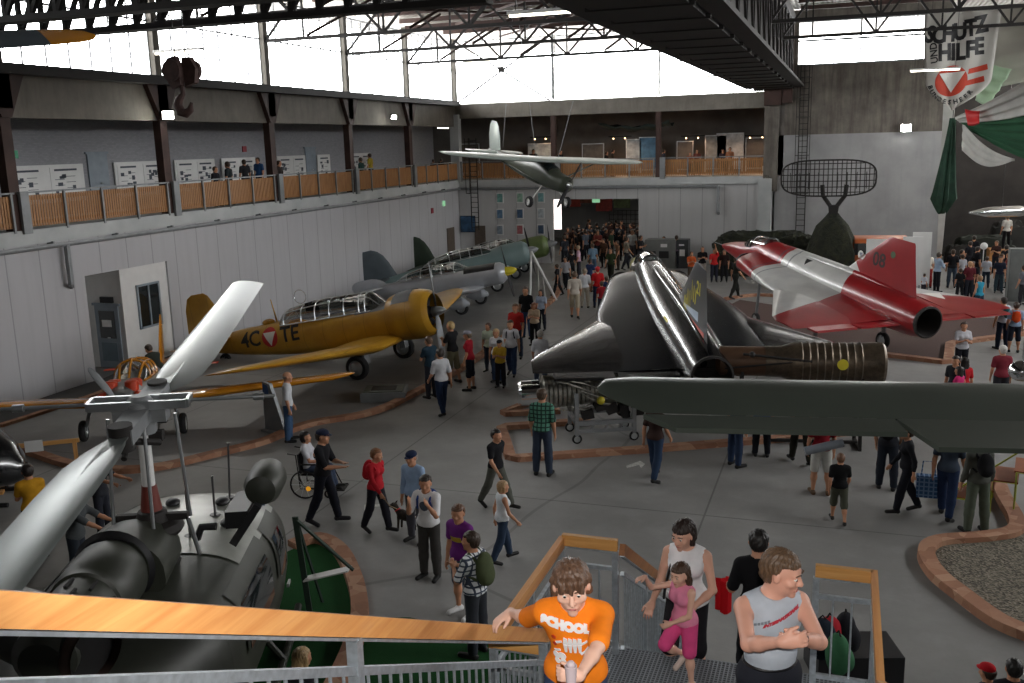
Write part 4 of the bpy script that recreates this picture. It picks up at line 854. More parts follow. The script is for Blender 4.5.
# ---------------------------------------------------------------- double-delta jets
def draken(label, loc, hd, sc, mt, fin_m, inner_m, engine=True, rise=math.radians(6), roll=0):
    dr = math.tan(rise); d1, d2 = 4*dr, 10.7*dr
    t_ = aircraft('delta_jet', label, loc, hd, sc, rise, roll)
    # origin on the ground below the nozzle; x forward
    fs = [(0.0, 1.95, .56, .56, .56, 2), (.5, 1.95, .66, .66, .66, 2), (2.5, 1.95, .74, .78, .72, 2), (5.5, 1.95, .78, .86, .74, 2.05), (8.5, 1.98, .72, .92, .74, 2.1), (10.0, 2.0, .62, .92, .70, 2.1), (11.6, 1.98, .50, .56, .58, 2), (13.0, 1.93, .30, .32, .34, 2), (14.0, 1.88, .10, .10, .10, 2), (14.15, 1.88, .03, .03, .03, 2)]
    f = obj('fuselage', MB().loft(body_rings(fs, 32, .2), cap=False), mt, t_)
    obj('tail_nozzle', MB().lathe([(.56, 0), (.58, -.12), (.52, -.14), (.46, .1), (.40, .9), (.1, .95)], (0, 0, 1.95), 'x', 30, cap=False), M['steel_dark'], t_)
    obj('pitot', MB().tube([(14.1, 0, 1.88), (15.2, 0, 1.88)], [.025, .012], 8), M['steel_grey'], t_)
    # thick inner delta with the intakes
    inn = [(.9, 1.8, 2.45, .06, .06, 2.6), (2.6, 1.8, 2.5, .22, .2, 2.2), (5.9, 1.82, 2.42, .40, .34, 2.2), (8.3, 1.86, 1.95, .48, .42, 2.4), (10.0, 1.9, 1.55, .50, .46, 2.6), (10.35, 1.9, 1.46, .46, .44, 2.6)]
    ib = obj('inner_wing', MB().loft(body_rings(inn, 36, .3), cap=False), inner_m, t_)
    for s in (-1, 1):
        obj('air_intake', MB().loft([[(x_, s*(1.02+.43*q*math.cos(a_)), 1.9+.41*q*math.sin(a_)) for a_ in [2*PI*i/20 for i in range(20)]] for x_, q in ((10.30, 1.05), (10.42, 1.0), (10.3, .92), (9.6, .85))]), M['black'], t_)
        obj('outer_wing', MB().loft(wing_rings([(2.1, 6.35, 5.5, 1.81, .045), (2.5, 5.7, 4.85, 1.81, .045), (3.5, 4.15, 3.2, 1.81, .045), (4.45, 2.68, 1.72, 1.81, .045), (4.68, 2.1, 1.1, 1.81, .04)], s, 10)), mt, t_)
        for k in range(2): obj('elevon', MB().box((.72, s*(1.55+k*1.75), 1.79), (.5, 1.65, .06)).loft([[(.5, s*(1.55+k*1.75-.8), 1.82), (.5, s*(1.55+k*1.75-.8), 1.76), (.35, s*(1.55+k*1.75-.8), 1.79)], [(.5, s*(1.55+k*1.75+.8), 1.82), (.5, s*(1.55+k*1.75+.8), 1.76), (.35, s*(1.55+k*1.75+.8), 1.79)]]), mt, t_)
        obj('landing_gear_leg', MB().tube([(4.0, s*1.5, 1.6), (4.0, s*1.6, .45-d1)], .08, 10).box((4.1, s*1.78, 1.1), (.5, .04, .9)), M['steel_grey'], t_)
        a, b_ = MB(), MB(); wheel(a, b_, (4.0, s*1.6, .36-d1), .36, .2); obj('tire', a, M['rubber'], t_); obj('wheel_hub', b_, M['alu'], t_)
    obj('landing_gear_leg', MB().tube([(10.6, 0, 1.4), (10.7, 0, .3-d2)], .07, 10), M['steel_grey'], t_); a, b_ = MB(), MB(); wheel(a, b_, (10.7, 0, .27-d2), .27, .16); obj('tire', a, M['rubber'], t_); obj('wheel_hub', b_, M['alu'], t_)
    fin = obj('tail_fin', MB().loft(wing_rings([(2.45, 5.3, 4.7, 0, .035), (2.75, 4.75, 4.1, 0, .035), (3.9, 3.2, 2.3, 0, .035), (4.45, 2.45, 1.45, 0, .03), (4.52, 2.2, 1.15, 0, .02)], 1, 8, True)), fin_m, t_)
    sp = obj('spine_fairing', MB().loft(body_rings([(1.0, 2.55, .12, .12, .2, 2), (4.0, 2.75, .17, .16, .3, 2), (8.6, 2.78, .2, .16, .3, 2), (9.4, 2.7, .1, .1, .2, 2)], 16, .3)), mt, t_)
    canopy(t_, [(9.3, 2.55, .2, .16, .1, 2), (9.9, 2.5, .42, .52, .1, 2.1), (10.7, 2.45, .44, .52, .1, 2.1), (11.6, 2.35, .34, .3, .1, 2), (12.1, 2.28, .12, .05, .1, 2)], M['mk_black'], [9.9, 10.9, 11.3], False, 14, .03)
    obj('cockpit_seat', MB().box((10.2, 0, 2.5), (.12, .4, .5)).box((10.7, 0, 2.36), (1.2, .5, .1)), M['dark'], t_)
    return t_, f, fin, ib
M['black_gloss'] = mat('black_gloss', '0c0d10', .2, 0, .3, 1.5, .0, .6, coat=.6); 
m, t = newmat('black_wing', .2); x, y, z, v = t.xyz(); n = t.noise(v, 2.2, 6, .65); t.l(t.ramp(n, [(.35, (.006, .007, .009)), (.7, (.02, .022, .025))]), t.b.inputs['Base Color']); t.l(t.math('MULTIPLY_ADD', n, .03, .2), t.b.inputs['Roughness']); pn = t.math('MAXIMUM', t.math('LESS_THAN', t.math('FRACT', t.math('MULTIPLY', x, .8)), .02), t.math('LESS_THAN', t.math('FRACT', t.math('MULTIPLY', y, .9)), .015)); t.bump(pn, -.15, .002); M['black_wing'] = m
HB = math.radians(90+22)
bd, bf, bfin, bi = draken('glossy black double-delta jet with yellow 21 on its fin and a yellow nose', (19.5, 21.75, .03), math.radians(110.2), .865, M['black_gloss'], mat('black_fin', '141519', .42, 0, .2), M['black_wing'])
obj('nose_cone_paint', MB().loft([[(p[0], p[1]*1.03, 1.95+(p[2]-1.95)*1.03) for p in r] for r in body_rings([(11.9, 1.965, .46, .50, .53, 2), (13.0, 1.93, .30, .32, .34, 2), (13.9, 1.88, .12, .12, .12, 2)], 28, .2)], cap=False), mat('nose_yellow', '8c8b34', .3, 0, .25, 4, coat=.4), bd)
Ur, Vr = (-1, 0, 0), (0, 0, 1)
marking('tail_number', strip_text('21', .5, .01), M['mk_yellow'], bd, (1.75, .1, 3.85), Ur, Vr, bfin)
for k in range(9):
    a = k*.7; marking('dragon_scribble', poly2([(0, 0), (.05+.03*math.sin(k), .02), (.14*math.cos(a)+.05, .5+.1*math.sin(a*2)), (.12*math.cos(a), .5)]), M['mk_yellow'], bd, (3.6-.18*k, .1, 2.75+.10*k-.12*(k % 3)), Ur, Vr, bfin)
marking('fin_flash', poly2([(-1.9, -.12), (1.7, -.12), (1.7, .02), (-1.9, .06)]), mat('mk_scarlet', 'c23a2a', .4), bd, (2.7, .1, 2.78), Ur, Vr, bfin)
marking('fin_pale_flash', poly2([(-.9, -.06), (.9, -.06), (.9, .22), (-.9, .02)]), mat('mk_paleblue', 'a9b9cc', .4), bd, (2.6, .1, 2.98), Ur, Vr, bfin)
marking('warning_stripe', poly2([(-.25, -.03), (.25, -.03), (.25, .04), (-.25, .04)]), M['mk_yellow'], bd, (3.6, .5, 2.3), (-1, 0, 0), (0, -1, .5), bf)
# red, white and red jet "08": the colour breaks are part of its paint
m, t = newmat('redwhite_paint', .3); x, y, z, v = t.xyz(); ay = t.math('ABSOLUTE', y)
a1 = t.math('GREATER_THAN', x, t.math('MULTIPLY_ADD', ay, 0.15, 8.0)); a2 = t.math('LESS_THAN', x, t.math('MULTIPLY_ADD', ay, -.35, 4.1)); red = t.math('MAXIMUM', a1, a2); n = t.noise(v, 1.2, 4, .6)
cr_ = t.ramp(n, [(.3, lin('86171c')), (.7, lin('9c2024'))]); cw_ = t.ramp(n, [(.3, lin('bcbcba')), (.7, lin('d2d2ce'))])
st1 = t.math('LESS_THAN', t.math('ABSOLUTE', t.math('SUBTRACT', x, t.math('MULTIPLY_ADD', ay, .15, 8.25))), .05); st2 = t.math('LESS_THAN', t.math('ABSOLUTE', t.math('SUBTRACT', x, t.math('MULTIPLY_ADD', ay, .15, 7.5))), .05)
c = t.mix(red, cw_, cr_); c = t.mix(t.math('MULTIPLY', t.math('MAXIMUM', st1, st2), .7), c, (.10, .11, .13)); t.l(c, t.b.inputs['Base Color']); t.b.inputs['Coat Weight'].default_value = .3; M['redwhite'] = m
m, t = newmat('redwhite_fin', .35); x, y, z, v = t.xyz(); wh = t.math('GREATER_THAN', x, t.math('MULTIPLY_ADD', z, 1.0, .85)); n = t.noise(v, 1.2, 4, .6); t.l(t.mix(wh, t.ramp(n, [(.3, lin('86171c')), (.7, lin('9c2024'))]), lin('cfcfcb')), t.b.inputs['Base Color']); M['redwhite_fin'] = m
rd, rf_, rfin, ri = draken('red and white double-delta jet numbered 08 with open tail nozzle', (24.55, 30.0, 0), math.radians(126.5), .835, M['redwhite'], M['redwhite_fin'], M['redwhite'])
marking('tail_number', strip_text('08', .72, .012), M['mk_black'], rd, (2.75, .1, 3.55), Ur, Vr, rfin)
marking('unit_badge', disc2(.17), M['mk_white'], rd, (3.75, .1, 3.55), Ur, Vr, rfin); marking('unit_badge', disc2(.13), mat('badge_green', '3c5a3a', .5), rd, (2.05, .1, 3.9), Ur, Vr, rfin)
marking('badge_blue', poly2([(-.1, .1), (.1, .1), (0, -.12)]), M['blue'], rd, (3.75, .1, 3.55), Ur, Vr, rfin, .01)
rw_ = [o for o in kids(rd) if o.name.startswith('outer_wing')]
marking('wing_triangle', poly2([(-.45, .35), (.45, .35), (0, -.5)]), M['mk_white'], rd, (2.9, -2.9, 2.1), (0, -1, 0), (1, 0, 0), rw_[0])
marking('panel_arrow', poly2([(-.2, .1), (.2, .1), (0, -.2)]), M['mk_black'], rd, (6.6, .45, 2.75), (-1, 0, 0), (0, -.6, .8), rf_)
OA_LOC, OA_HD, OA_SC, EHD = (5.54, 18.93, 0), -59.2, 1.078, math.radians(25.6)
# ================================================================ helicopter in the near left corner
m, t = newmat('olive_matt', .48); x, y, z, v = t.xyz(); n = t.noise(v, 1.5, 5, .6); t.l(t.ramp(n, [(.3, lin('24261f')), (.7, lin('353830'))]), t.b.inputs['Base Color']); pn = t.math('MAXIMUM', t.math('LESS_THAN', t.math('FRACT', t.math('MULTIPLY', x, 1.4)), .02), t.math('LESS_THAN', t.math('FRACT', t.math('MULTIPLY', y, 2.0)), .02)); t.bump(pn, -.5, .01); M['olive'] = m
M['olive_glare'] = mat('olive_glare', '84867f', .35, .1, .15, 3); M['blade_grey'] = mat('blade_grey', '7d8381', .3, .5, .06, 1.5); M['blade_under'] = mat('blade_under', '5d6662', .3, .3, .1, 1.5)
HH = math.radians(112.5); HSC = .98
he = aircraft('helicopter', 'dark olive transport helicopter with two-bladed rotor, inside the green-carpeted ring', (14.55, 8.75, 0), HH, HSC)
fst = [(-9.0, 2.05, .10, .14, .14, 2), (-6, 1.9, .2, .24, .26, 2), (-3.2, 1.72, .42, .42, .42, 2.2), (-2.2, 1.55, .95, .7, .75, 2.6), (-1.4, 1.4, 1.28, .92, .95, 3.4), (1.2, 1.4, 1.3, .93, .95, 3.4), (2.3, 1.36, 1.22, .88, .9, 2.9), (3.0, 1.2, 1.0, .68, .7, 2.5), (3.9, 1.02, .6, .38, .42, 2.2), (4.3, .98, .1, .08, .08, 2)]
hf = obj('fuselage', MB().loft(body_rings(fst, 40, .2)), M['olive'], he)
obj('roof_glare', MB().loft([[(p[0], p[1], p[2]+.012) for p in r[4:17]] for r in body_rings(fst, 40, .2) if -.1 < r[0][0] < 2.6], cap=False, close=False), M['olive_glare'], he)  # window glare on the olive roof put into a paler copy of the paint
obj('roof_window', MB().loft([[(p[0], p[1], p[2]+.02) for p in r[12:16]] for r in body_rings(fst, 40, .1) if 2.0 < r[0][0] < 2.6], cap=False, close=False), mat('blue_glass', '3c5584', .12, 0, .1, coat=.5), he)
obj('roof_window', MB().loft([[(p[0], p[1], p[2]+.02) for p in r[5:9]] for r in body_rings(fst, 40, .1) if 2.0 < r[0][0] < 2.6], cap=False, close=False), bpy.data.materials['blue_glass'], he)
obj('windscreen', MB().loft([[(p[0]+.02, p[1]*1.02, 1.2+(p[2]-1.2)*1.02) for p in r[2:19]] for r in body_rings(fst, 40, .1) if 2.75 < r[0][0] < 3.6], cap=False, close=False), mat('dark_glass', '1b2224', .06, 0, .1, coat=.8), he)
for s in (-1, 1):
    for x0, x1 in ((-.9, .9), (1.05, 2.0)):
        d = obj('cabin_door', MB().loft([[(p[0], p[1]*1.02, p[2]) for p in (r[0:6] if s > 0 else r[15:21])]+[(p[0], p[1]*1.02, p[2]) for p in ([r[39], r[38], r[37], r[36]][::-1] if False else [])] for r in body_rings(fst, 40, .1) if x0 <= r[0][0] <= x1], cap=False, close=False), M['olive'], he)
        obj('door_window', MB().loft([[(p[0], p[1]*1.028, p[2]) for p in (r[0:4] if s > 0 else r[17:21])] for r in body_rings(fst, 40, .1) if x0+.15 <= r[0][0] <= x1-.15], cap=False, close=False), bpy.data.materials['dark_glass'], d)
        obj('door_handle', MB().box(((x0+x1)/2, s*1.36, 1.15), (.16, .03, .05)), M['alu'], d)
def hl0(p): return (Matrix.Rotation(-HH, 3, 'Z') @ (Vector(tuple(p))-Vector((14.55, 8.75, 0))))/HSC
obj('mast_fairing', MB().loft(body_rings([(-1.0, 2.45, .5, .45, .2, 2.6), (-.3, 2.5, .48, .42, .2, 2.4), (.1, 2.42, .3, .2, .2, 2.2), (.25, 2.35, .1, .05, .1, 2)], 24, .1)), M['olive'], he)
for s in (-1,):
    obj('engine_cowling', MB().lathe([(.2, -3.0), (.30, -2.9), (.34, -2.5), (.35, -1.9), (.38, -1.88), (.38, -1.75), (.41, -1.7), (.41, -1.15), (.36, -1.0), (.25, -.9)], (0, .05, 2.6), 'x', 30), M['olive'], he)
for k in range(8):
    a = math.radians(20+k*20); obj('cooling_louvre', MB().box((-2.3+(k % 2)*.25, .05+.35*math.cos(a), 2.6+.35*math.sin(a)), (.2, .03, .04), (a-PI/2, 0, 0)), M['dark'], he)
obj('intake_ring', MB().lathe([(.40, -.05), (.45, 0), (.40, .05), (.33, .04), (.33, -.04)], (-1.0, .05, 2.62), 'x', 28, cap=False), M['black'], he)
for q, (yy, ang) in enumerate(((-.12, -.5),)):
    ep = MB(); p1 = hl0(PD(88, 650, 8.9)); p0 = p1+Vector((.35, .62, .05)); dd = (p1-p0).normalized(); ep.tube([tuple(p0-dd*.5), tuple(p0), tuple(p0+dd*.45), tuple(p1)], [.34, .36, .33, .33], 28, cap=False); obj('exhaust_shroud', ep, M['olive'], he)
    er = MB(); er.tube([tuple(p1-dd*.1), tuple(p1+dd*.1)], [.33, .31], 28, cap=False); er.tube([tuple(p1-dd*.3), tuple(p1+dd*.1)], [.26, .285], 28, cap=False); obj('exhaust_nozzle', er, mat('burnt_metal', '5a4a44', .5, .6), he); obj('exhaust_shade', MB().tube([tuple(p1-dd*.3), tuple(p1+dd*.03)], [.266, .272], 24), M['dark'], he)  # dark plug paints the shade inside the exhaust opening
for vx, vy in ((.9, .35), (.9, -.75), (1.7, -.5), (1.75, .2)): obj('roof_vent', MB().ball((vx, vy, 2.35), (.12, .1, .06)), M['black'], he)
for (x_, y_, L_, tl) in ((.55, -.35, .62, 0), (1.25, -.5, .55, .05), (1.9, -.55, .75, .25)):
    obj('blade_antenna', MB().lathe([(.09, 0), (.07, .03)], (x_, y_, 2.31), 'z', 12).loft([[(x_+a_*.05+tl*h_, y_+b_*.015, 2.33+h_) for a_, b_ in ((1, 0), (0, 1), (-1, 0), (0, -1))] for h_ in (0, L_)]), M['black'], he)
# rescue hoist on the right roof edge
hz = MB(); hz.lathe([(.05, -.4), (.19, -.36), (.24, -.2), (.24, .2), (.19, .36), (.05, .4)], (.75, -1.32, 2.95), 'x', 22); obj('hoist_fairing', hz, M['olive'], he)
obj('hoist_arm', MB().box((.65, -1.02, 2.62), (.75, .28, .22)).bar((.3, -.95, 2.3), (.3, -1.3, 2.8), .1).bar((1.0, -.95, 2.3), (1.0, -1.3, 2.8), .1).tube([(.15, -.8, 2.6), (.15, -.62, 2.6), (.15, -.55, 2.45)], .05, 8), M['black'], he)
for s in (-1, 1):
    obj('landing_skid', MB().tube([(-1.6, s*1.25, .08), (2.2, s*1.25, .08), (2.7, s*1.25, .22)], .055, 10).tube([(-.9, s*.9, .6), (-.9, s*1.25, .1)], .05, 8).tube([(1.3, s*.9, .6), (1.3, s*1.25, .1)], .05, 8), M['olive'], he)
obj('tail_fin', MB().loft(wing_rings([(2.0, -8.1, 1.2, 0, .12), (3.6, -8.9, .8, 0, .1)], 1, 8, True)), M['olive'], he)
obj('tail_rotor', MB().box((-9.1, .3, 3.5), (.18, .03, 2.5)).tube([(-9.1, 0, 3.5), (-9.1, .32, 3.5)], .06, 10), M['olive'], he)
obj('stabilizer', MB().loft(wing_rings([(-1.4, -5.6, .7, 1.95, .1), (1.4, -5.6, .7, 1.95, .1)], 1, 8)), M['olive'], he)
# rotor head: built in the helicopter's space, blades teetering up away from the camera
Ri = Matrix.Rotation(-HH, 3, 'Z')
def hl(p): return (Ri @ (Vector(tuple(p))-Vector((14.55, 8.75, 0))))/HSC
HUB = hl(PD(141, 412, 11.0)); hubz = HUB.z; HX = (HUB.x, HUB.y)
tip = hl(PD(242, 283, 17.6)); bdv = (tip-HUB).normalized(); RB = 7.1; side_v = Vector((0, 0, 1)).cross(bdv).normalized(); nrm = bdv.cross(side_v)
cx0, cy0 = HX
obj('rotor_mast', MB().tube([(cx0, cy0, 2.2), (cx0, cy0, hubz)], .075, 14), M['white'], he); obj('mast_collar', MB().lathe([(.13, 2.95), (.085, 3.3)], (cx0, cy0, 0), 'z', 16), mat('rust_red', '6a2c22', .6), he)
obj('swashplate', MB().lathe([(.12, 2.72), (.32, 2.70), (.36, 2.76), (.32, 2.83), (.2, 2.86), (.16, 2.98), (.1, 3.0)], (cx0, cy0, 0), 'z', 24).lathe([(.3, 2.2), (.24, 2.5), (.14, 2.72)], (cx0, cy0, 0), 'z', 20).bar((cx0-.35, cy0, 2.85), (cx0+.35, cy0, 2.85), .07).bar((cx0, cy0-.42, 2.9), (cx0, cy0+.42, 2.9), .08), M['steel_dark'], he)
pl = MB()
for dx, dy in ((.3, .1), (-.3, -.1), (.1, -.38), (-.1, .38)): pl.tube([(cx0+dx*1.1, cy0+dy*1.1, 2.85), (cx0+dx*.8, cy0+dy*.95, hubz-.05)], .022, 8)
for q in ((.2, .3), (-.2, .25), (.15, -.3)): pl.tube([(cx0+q[0]*1.5, cy0+q[1]*1.5, 2.3), (cx0+q[0]*1.2, cy0+q[1]*1.2, 2.8)], .03, 8)
obj('pitch_links', pl, M['alu'], he)
obj('rotor_hub', MB().bar(HUB-bdv*.85, HUB+bdv*.85, .26, .17, nrm).bar(HUB-side_v*.3, HUB+side_v*.3, .2, .2, nrm).lathe([(.16, hubz-.25), (.18, hubz+.1), (.1, hubz+.2)], (cx0, cy0, 0), 'z', 16), M['steel_grey'], he)
obj('hub_fittings', MB().bar(HUB-side_v*.2-nrm*.2+bdv*.3, HUB+side_v*.2-nrm*.2+bdv*.3, .09).bar(HUB-side_v*.22-nrm*.3, HUB+side_v*.22-nrm*.3, .12).tube([HUB+bdv*.8+nrm*.12, HUB+bdv*.8-nrm*.15], .12, 14).tube([HUB-bdv*.8+nrm*.14, HUB-bdv*.8-nrm*.15], .13, 14).tube([HUB-bdv*.5+side_v*.2-nrm*.15, HUB-bdv*.1-side_v*.2-nrm*.35], .04, 8).tube([HUB+bdv*.5+side_v*.25-nrm*.2, HUB-bdv*.2+side_v*.2-nrm*.5], .035, 8), M['steel_dark'], he)
af = airfoil(9, .12, .01)
for s in (1, -1):
    rings = []
    for (q, ch, off_) in ((.75, .18, 0), (1.1, .42, .02), (1.5, .56, .04), (2.2, .60, .05), (RB-.1, .58, .05), (RB, .45, .05)):
        c0 = HUB+bdv*(s*q); tw = math.radians(8-6*q/RB)*s; e1 = (side_v*s*math.cos(tw)+nrm*math.sin(tw)*s); e2 = nrm
        rings.append([tuple(c0-e1*(u-.3)*ch*1.0+e2*w*ch) for u, w in af])
    bl = obj('rotor_blade', MB().loft(rings), M['blade_grey'], he)
    gp = MB()
    for k in range(5):
        w_ = .20-.02*k; c0 = HUB+bdv*(s*(.95+.2*k))+nrm*.024; gp.bar(c0-bdv*s*.1, c0+bdv*s*(.75-.05*k), w_, .012, nrm)
    obj('root_doublers', gp, M['blade_grey'], bl)
sb = MB(); fr_ = HUB+nrm*.12
sb.bar(fr_-side_v*.55+bdv*.12, fr_+side_v*.55+bdv*.12, .04, .1, nrm).bar(fr_-side_v*.55-bdv*.12, fr_+side_v*.55-bdv*.12, .04, .1, nrm).bar(fr_-side_v*.56-bdv*.12, fr_-side_v*.56+bdv*.12, .04, .1).bar(fr_+side_v*.56-bdv*.12, fr_+side_v*.56+bdv*.12, .04, .1)
sb.tube([fr_-side_v*.55, fr_-side_v*1.55], .022, 8).tube([fr_+side_v*.55, fr_+side_v*1.55], .022, 8); sb.tube([fr_-side_v*1.30, fr_-side_v*1.42], .045, 12).tube([fr_+side_v*1.30, fr_+side_v*1.42], .045, 12)
obj('stabilizer_bar', sb, M['alu'], he)
# ---------------------------------------------------------------- small orange-winged aircraft behind the rotor
M['orange_paint'] = mat('orange_paint', 'c8841f', .25, 0, .08, 2, coat=.5); M['orange_red'] = mat('orange_red', 'c6401c', .35)
oa = aircraft('light_aircraft', 'small orange-winged aircraft with framed canopy and scarlet engine, behind the helicopter rotor', OA_LOC, math.radians(OA_HD), OA_SC, math.radians(8))
ost = [(-4.9, 1.25, .05, .1, .05, 2), (-3.2, 1.15, .22, .26, .3, 2.1), (-1.6, 1.08, .40, .4, .45, 2.3), (-.4, 1.06, .46, .36, .5, 2.4), (.9, 1.06, .42, .34, .42, 2.3), (1.5, 1.02, .3, .26, .3, 2.2), (1.6, 1.02, .2, .2, .2, 2)]
obj('fuselage', MB().loft(body_rings(ost)), mat('warm_grey_paint', '6a6c6a', .4), oa)
for s in (-1, 1):
    obj('wing', MB().loft(wing_rings([(0, .55, 1.6, .8, .14), (4.6, .35, 1.15, 1.05, .12), (5.0, .2, .8, 1.1, .1), (5.15, 0, .3, 1.12, .06)], s, 10)), M['orange_paint'], oa)
    obj('tailplane', MB().loft(wing_rings([(0, -4.1, .9, 1.3, .1), (1.5, -4.3, .6, 1.3, .08)], s, 8)), M['orange_red'], oa)
    a, b_ = MB(), MB(); wheel(a, b_, (.2, s*1.1, .25), .25, .14); obj('tire', a, M['rubber'], oa); obj('wheel_hub', b_, M['alu'], oa); obj('landing_gear_leg', MB().tube([(.2, s*.9, .85), (.2, s*1.05, .25)], .04, 8), M['steel_grey'], oa)
obj('tail_fin', MB().loft(wing_rings([(1.25, -4.0, 1.0, 0, .08), (2.2, -4.4, .75, 0, .08), (2.75, -4.75, .35, 0, .06)], 1, 8, True)), M['orange_paint'], oa)
cyl = MB()
for s in (-1, 1):
    for k in (0, 1): cyl.lathe([(.15, 0), (.15, .2), (.1, .24)], (1.25-k*.42, s*.22, 1.2), 'z', 14)
cyl.ball((1.35, -.38, 1.05), (.22, .16, .16)).ball((1.35, .38, 1.05), (.22, .16, .16)); obj('engine_baffles', cyl, M['orange_red'], oa)
canopy(oa, [(-1.7, 1.4, .2, .05, .1, 2), (-1.2, 1.4, .38, .38, .1, 2.2), (-.2, 1.38, .4, .42, .1, 2.2), (.35, 1.34, .34, .06, .1, 2)], M['orange_paint'], [-1.2, -.7, -.1], True, 14, .03)
propeller(oa, (1.72, 0, 1.02), .95, 2, M['steel_grey'], M['steel_dark'], 125, M['steel_dark'], .2, .12, .12)
# ---------------------------------------------------------------- glossy black nose of a rotorcraft at the left edge
p = G(-28, 500)
bh = thing('display_cockpit', 'glossy black rounded cockpit nose at the left edge beside the wooden barrier', 'cockpit', (p[0], p[1], 0), math.radians(20))
obj('cockpit_shell', MB().loft(body_rings([(-1.6, .95, .4, .45, .4, 2), (-.8, .95, .75, .8, .6, 2.1), (.2, .9, .8, .85, .6, 2.2), (.9, .75, .55, .5, .42, 2), (1.25, .6, .1, .1, .1, 2)], 30, .1)), M['black_gloss'], bh); obj('skid', MB().tube([(-1.2, .5, .05), (1, .5, .05)], .05, 8).tube([(-1.2, -.5, .05), (1, -.5, .05)], .05, 8).tube([(-.6, .5, .05), (-.6, .3, .5)], .04, 6).tube([(-.6, -.5, .05), (-.6, -.3, .5)], .04, 6).tube([(.5, .5, .05), (.5, .3, .5)], .04, 6).tube([(.5, -.5, .05), (.5, -.3, .5)], .04, 6), M['black'], bh)
obj('canopy_frame', MB().tube([(-.3, -.72, 1.0), (-.35, -.45, 1.6), (-.35, 0, 1.8), (-.35, .45, 1.6), (-.3, .72, 1.0)], .03, 8).tube([(-1.2, 0, 1.55), (-.35, 0, 1.8), (.6, 0, 1.5)], .025, 8), M['chrome'], bh)
# ---------------------------------------------------------------- liaison aircraft hanging near the back wall
M['drab'] = mat('drab', '3d4338', .35, 0, .12, 2); M['wing_top'] = mat('wing_top', 'a3aca6', .3, .1, .06, 1.5)
C0 = (9.28, 41.94, 5.65)
ha = aircraft('suspended_aircraft', 'olive high-wing liaison aircraft hanging from wires before the back gallery', tuple(C0), math.radians(-41.2), .954, math.radians(-10.2), math.radians(-3.9))
hst = [(-5.3, .2, .06, .12, .1, 2), (-3.5, .12, .2, .3, .28, 2.2), (-1.6, .05, .36, .48, .45, 2.4), (0, .05, .45, .62, .55, 2.5), (.9, .05, .45, .5, .55, 2.4), (1.3, 0, .44, .38, .5, 2.2), (2.2, -.05, .36, .34, .4, 2.1), (2.35, -.05, .2, .2, .25, 2)]
obj('fuselage', MB().loft(body_rings(hst)), M['drab'], ha)
obj('cabin_window', MB().loft([[(p_[0], p_[1]*1.03, .05+(p_[2]-.05)*1.03) for p_ in r[3:12]] for r in body_rings(hst) if .55 < r[0][0] < 1.2], cap=False, close=False), bpy.data.materials['dark_glass'], ha)
for s in (-1, 1):
    obj('wing', MB().loft(wing_rings([(0, .95, 1.6, .72, .12), (3.3, .95, 1.6, .76, .12), (5.0, .8, 1.2, .80, .1), (5.45, .55, .7, .82, .08)], s, 10)), M['wing_top'], ha)
    obj('wing_strut', MB().tube([(.5, s*.4, -.35), (.45, s*2.7, .70)], .035, 8), M['drab'], ha); obj('tailplane', MB().loft(wing_rings([(0, -4.1, 1.1, .25, .1), (1.45, -4.3, .85, .25, .08), (1.6, -4.5, .4, .25, .08)], s, 8)), M['wing_top'], ha)
    a, b_ = MB(), MB(); wheel(a, b_, (.9, s*1.05, -1.15), .27, .17); obj('tire', a, M['rubber'], ha); obj('wheel_hub', b_, M['white'], ha); obj('landing_gear_leg', MB().bar((.7, s*.35, -.42), (.9, s*1.0, -1.12), .06, .03), M['white'], ha)
obj('tail_fin', MB().loft(wing_rings([(.2, -4.0, 1.2, 0, .1), (1.0, -4.3, 1.15, 0, .09), (1.5, -4.55, .9, 0, .08), (1.72, -4.8, .5, 0, .06)], 1, 8, True)), M['wing_top'], ha)
propeller(ha, (2.42, 0, -.05), 1.15, 2, M['black'], M['alu'], 65, None, .2, .12)
obj('hanging_wire', MB().tube([(.3, .6, .8), (-.5, 2.2, 7.6)], .012, 5).tube([(.3, -.6, .8), (-.5, -2.2, 7.6)], .012, 5).tube([(-3.9, 0, .6), (-4.5, 0, 7.6)], .012, 5), M['steel_grey'], ha)
# ---------------------------------------------------------------- near wing of an aircraft hanging to the right
M['wing_green'] = mat('wing_green', '484f48', .36, .2, .1, 1.2, coat=.2)
WO = PD(612, 394, 8.0); WD = (PD(1024, 402, 8.1)-WO); WD = Vector(tuple(WD)).normalized(); WP = Vector((0, 0, 1)).cross(WD).normalized(); WN = WD.cross(WP) if False else Vector((0, 0, 1)); 
nw = thing('suspended_wing', 'long grey-green aircraft wing with flap, hanging just above the crowd in the near right', 'aircraft wing', tuple(WO))
def wr(q, le, te, th, zz=0):   # ring across the chord; chord runs towards the camera and dips
    ch = le+te; R_ = []
    for u, w in airfoil(10, th, .02):
        R_.append(tuple(WD*q+WP*(le-u*ch)+Vector((0, 0, w*ch+zz-.13*(u*ch)))))
    return R_
obj('wing_panel', MB().loft([wr(.42, .30, .10, .1), wr(.2, .48, .1, .12)][::-1] and [wr(-.10, .22, -.1, .12), wr(.0, .48, -.05, .15), wr(.25, .52, .22, .17), wr(1.0, .52, .24, .17), wr(6.5, .54, .25, .18)]), M['wing_green'], nw)
fp = MB()
def slab(q0, q1, a, b, z0, z1, th=.03): 
    P0 = [WD*q0+WP*(-a)+Vector((0, 0, z0)), WD*q1+WP*(-a)+Vector((0, 0, z0)), WD*q1+WP*(-b)+Vector((0, 0, z1)), WD*q0+WP*(-b)+Vector((0, 0, z1))]
    return P0
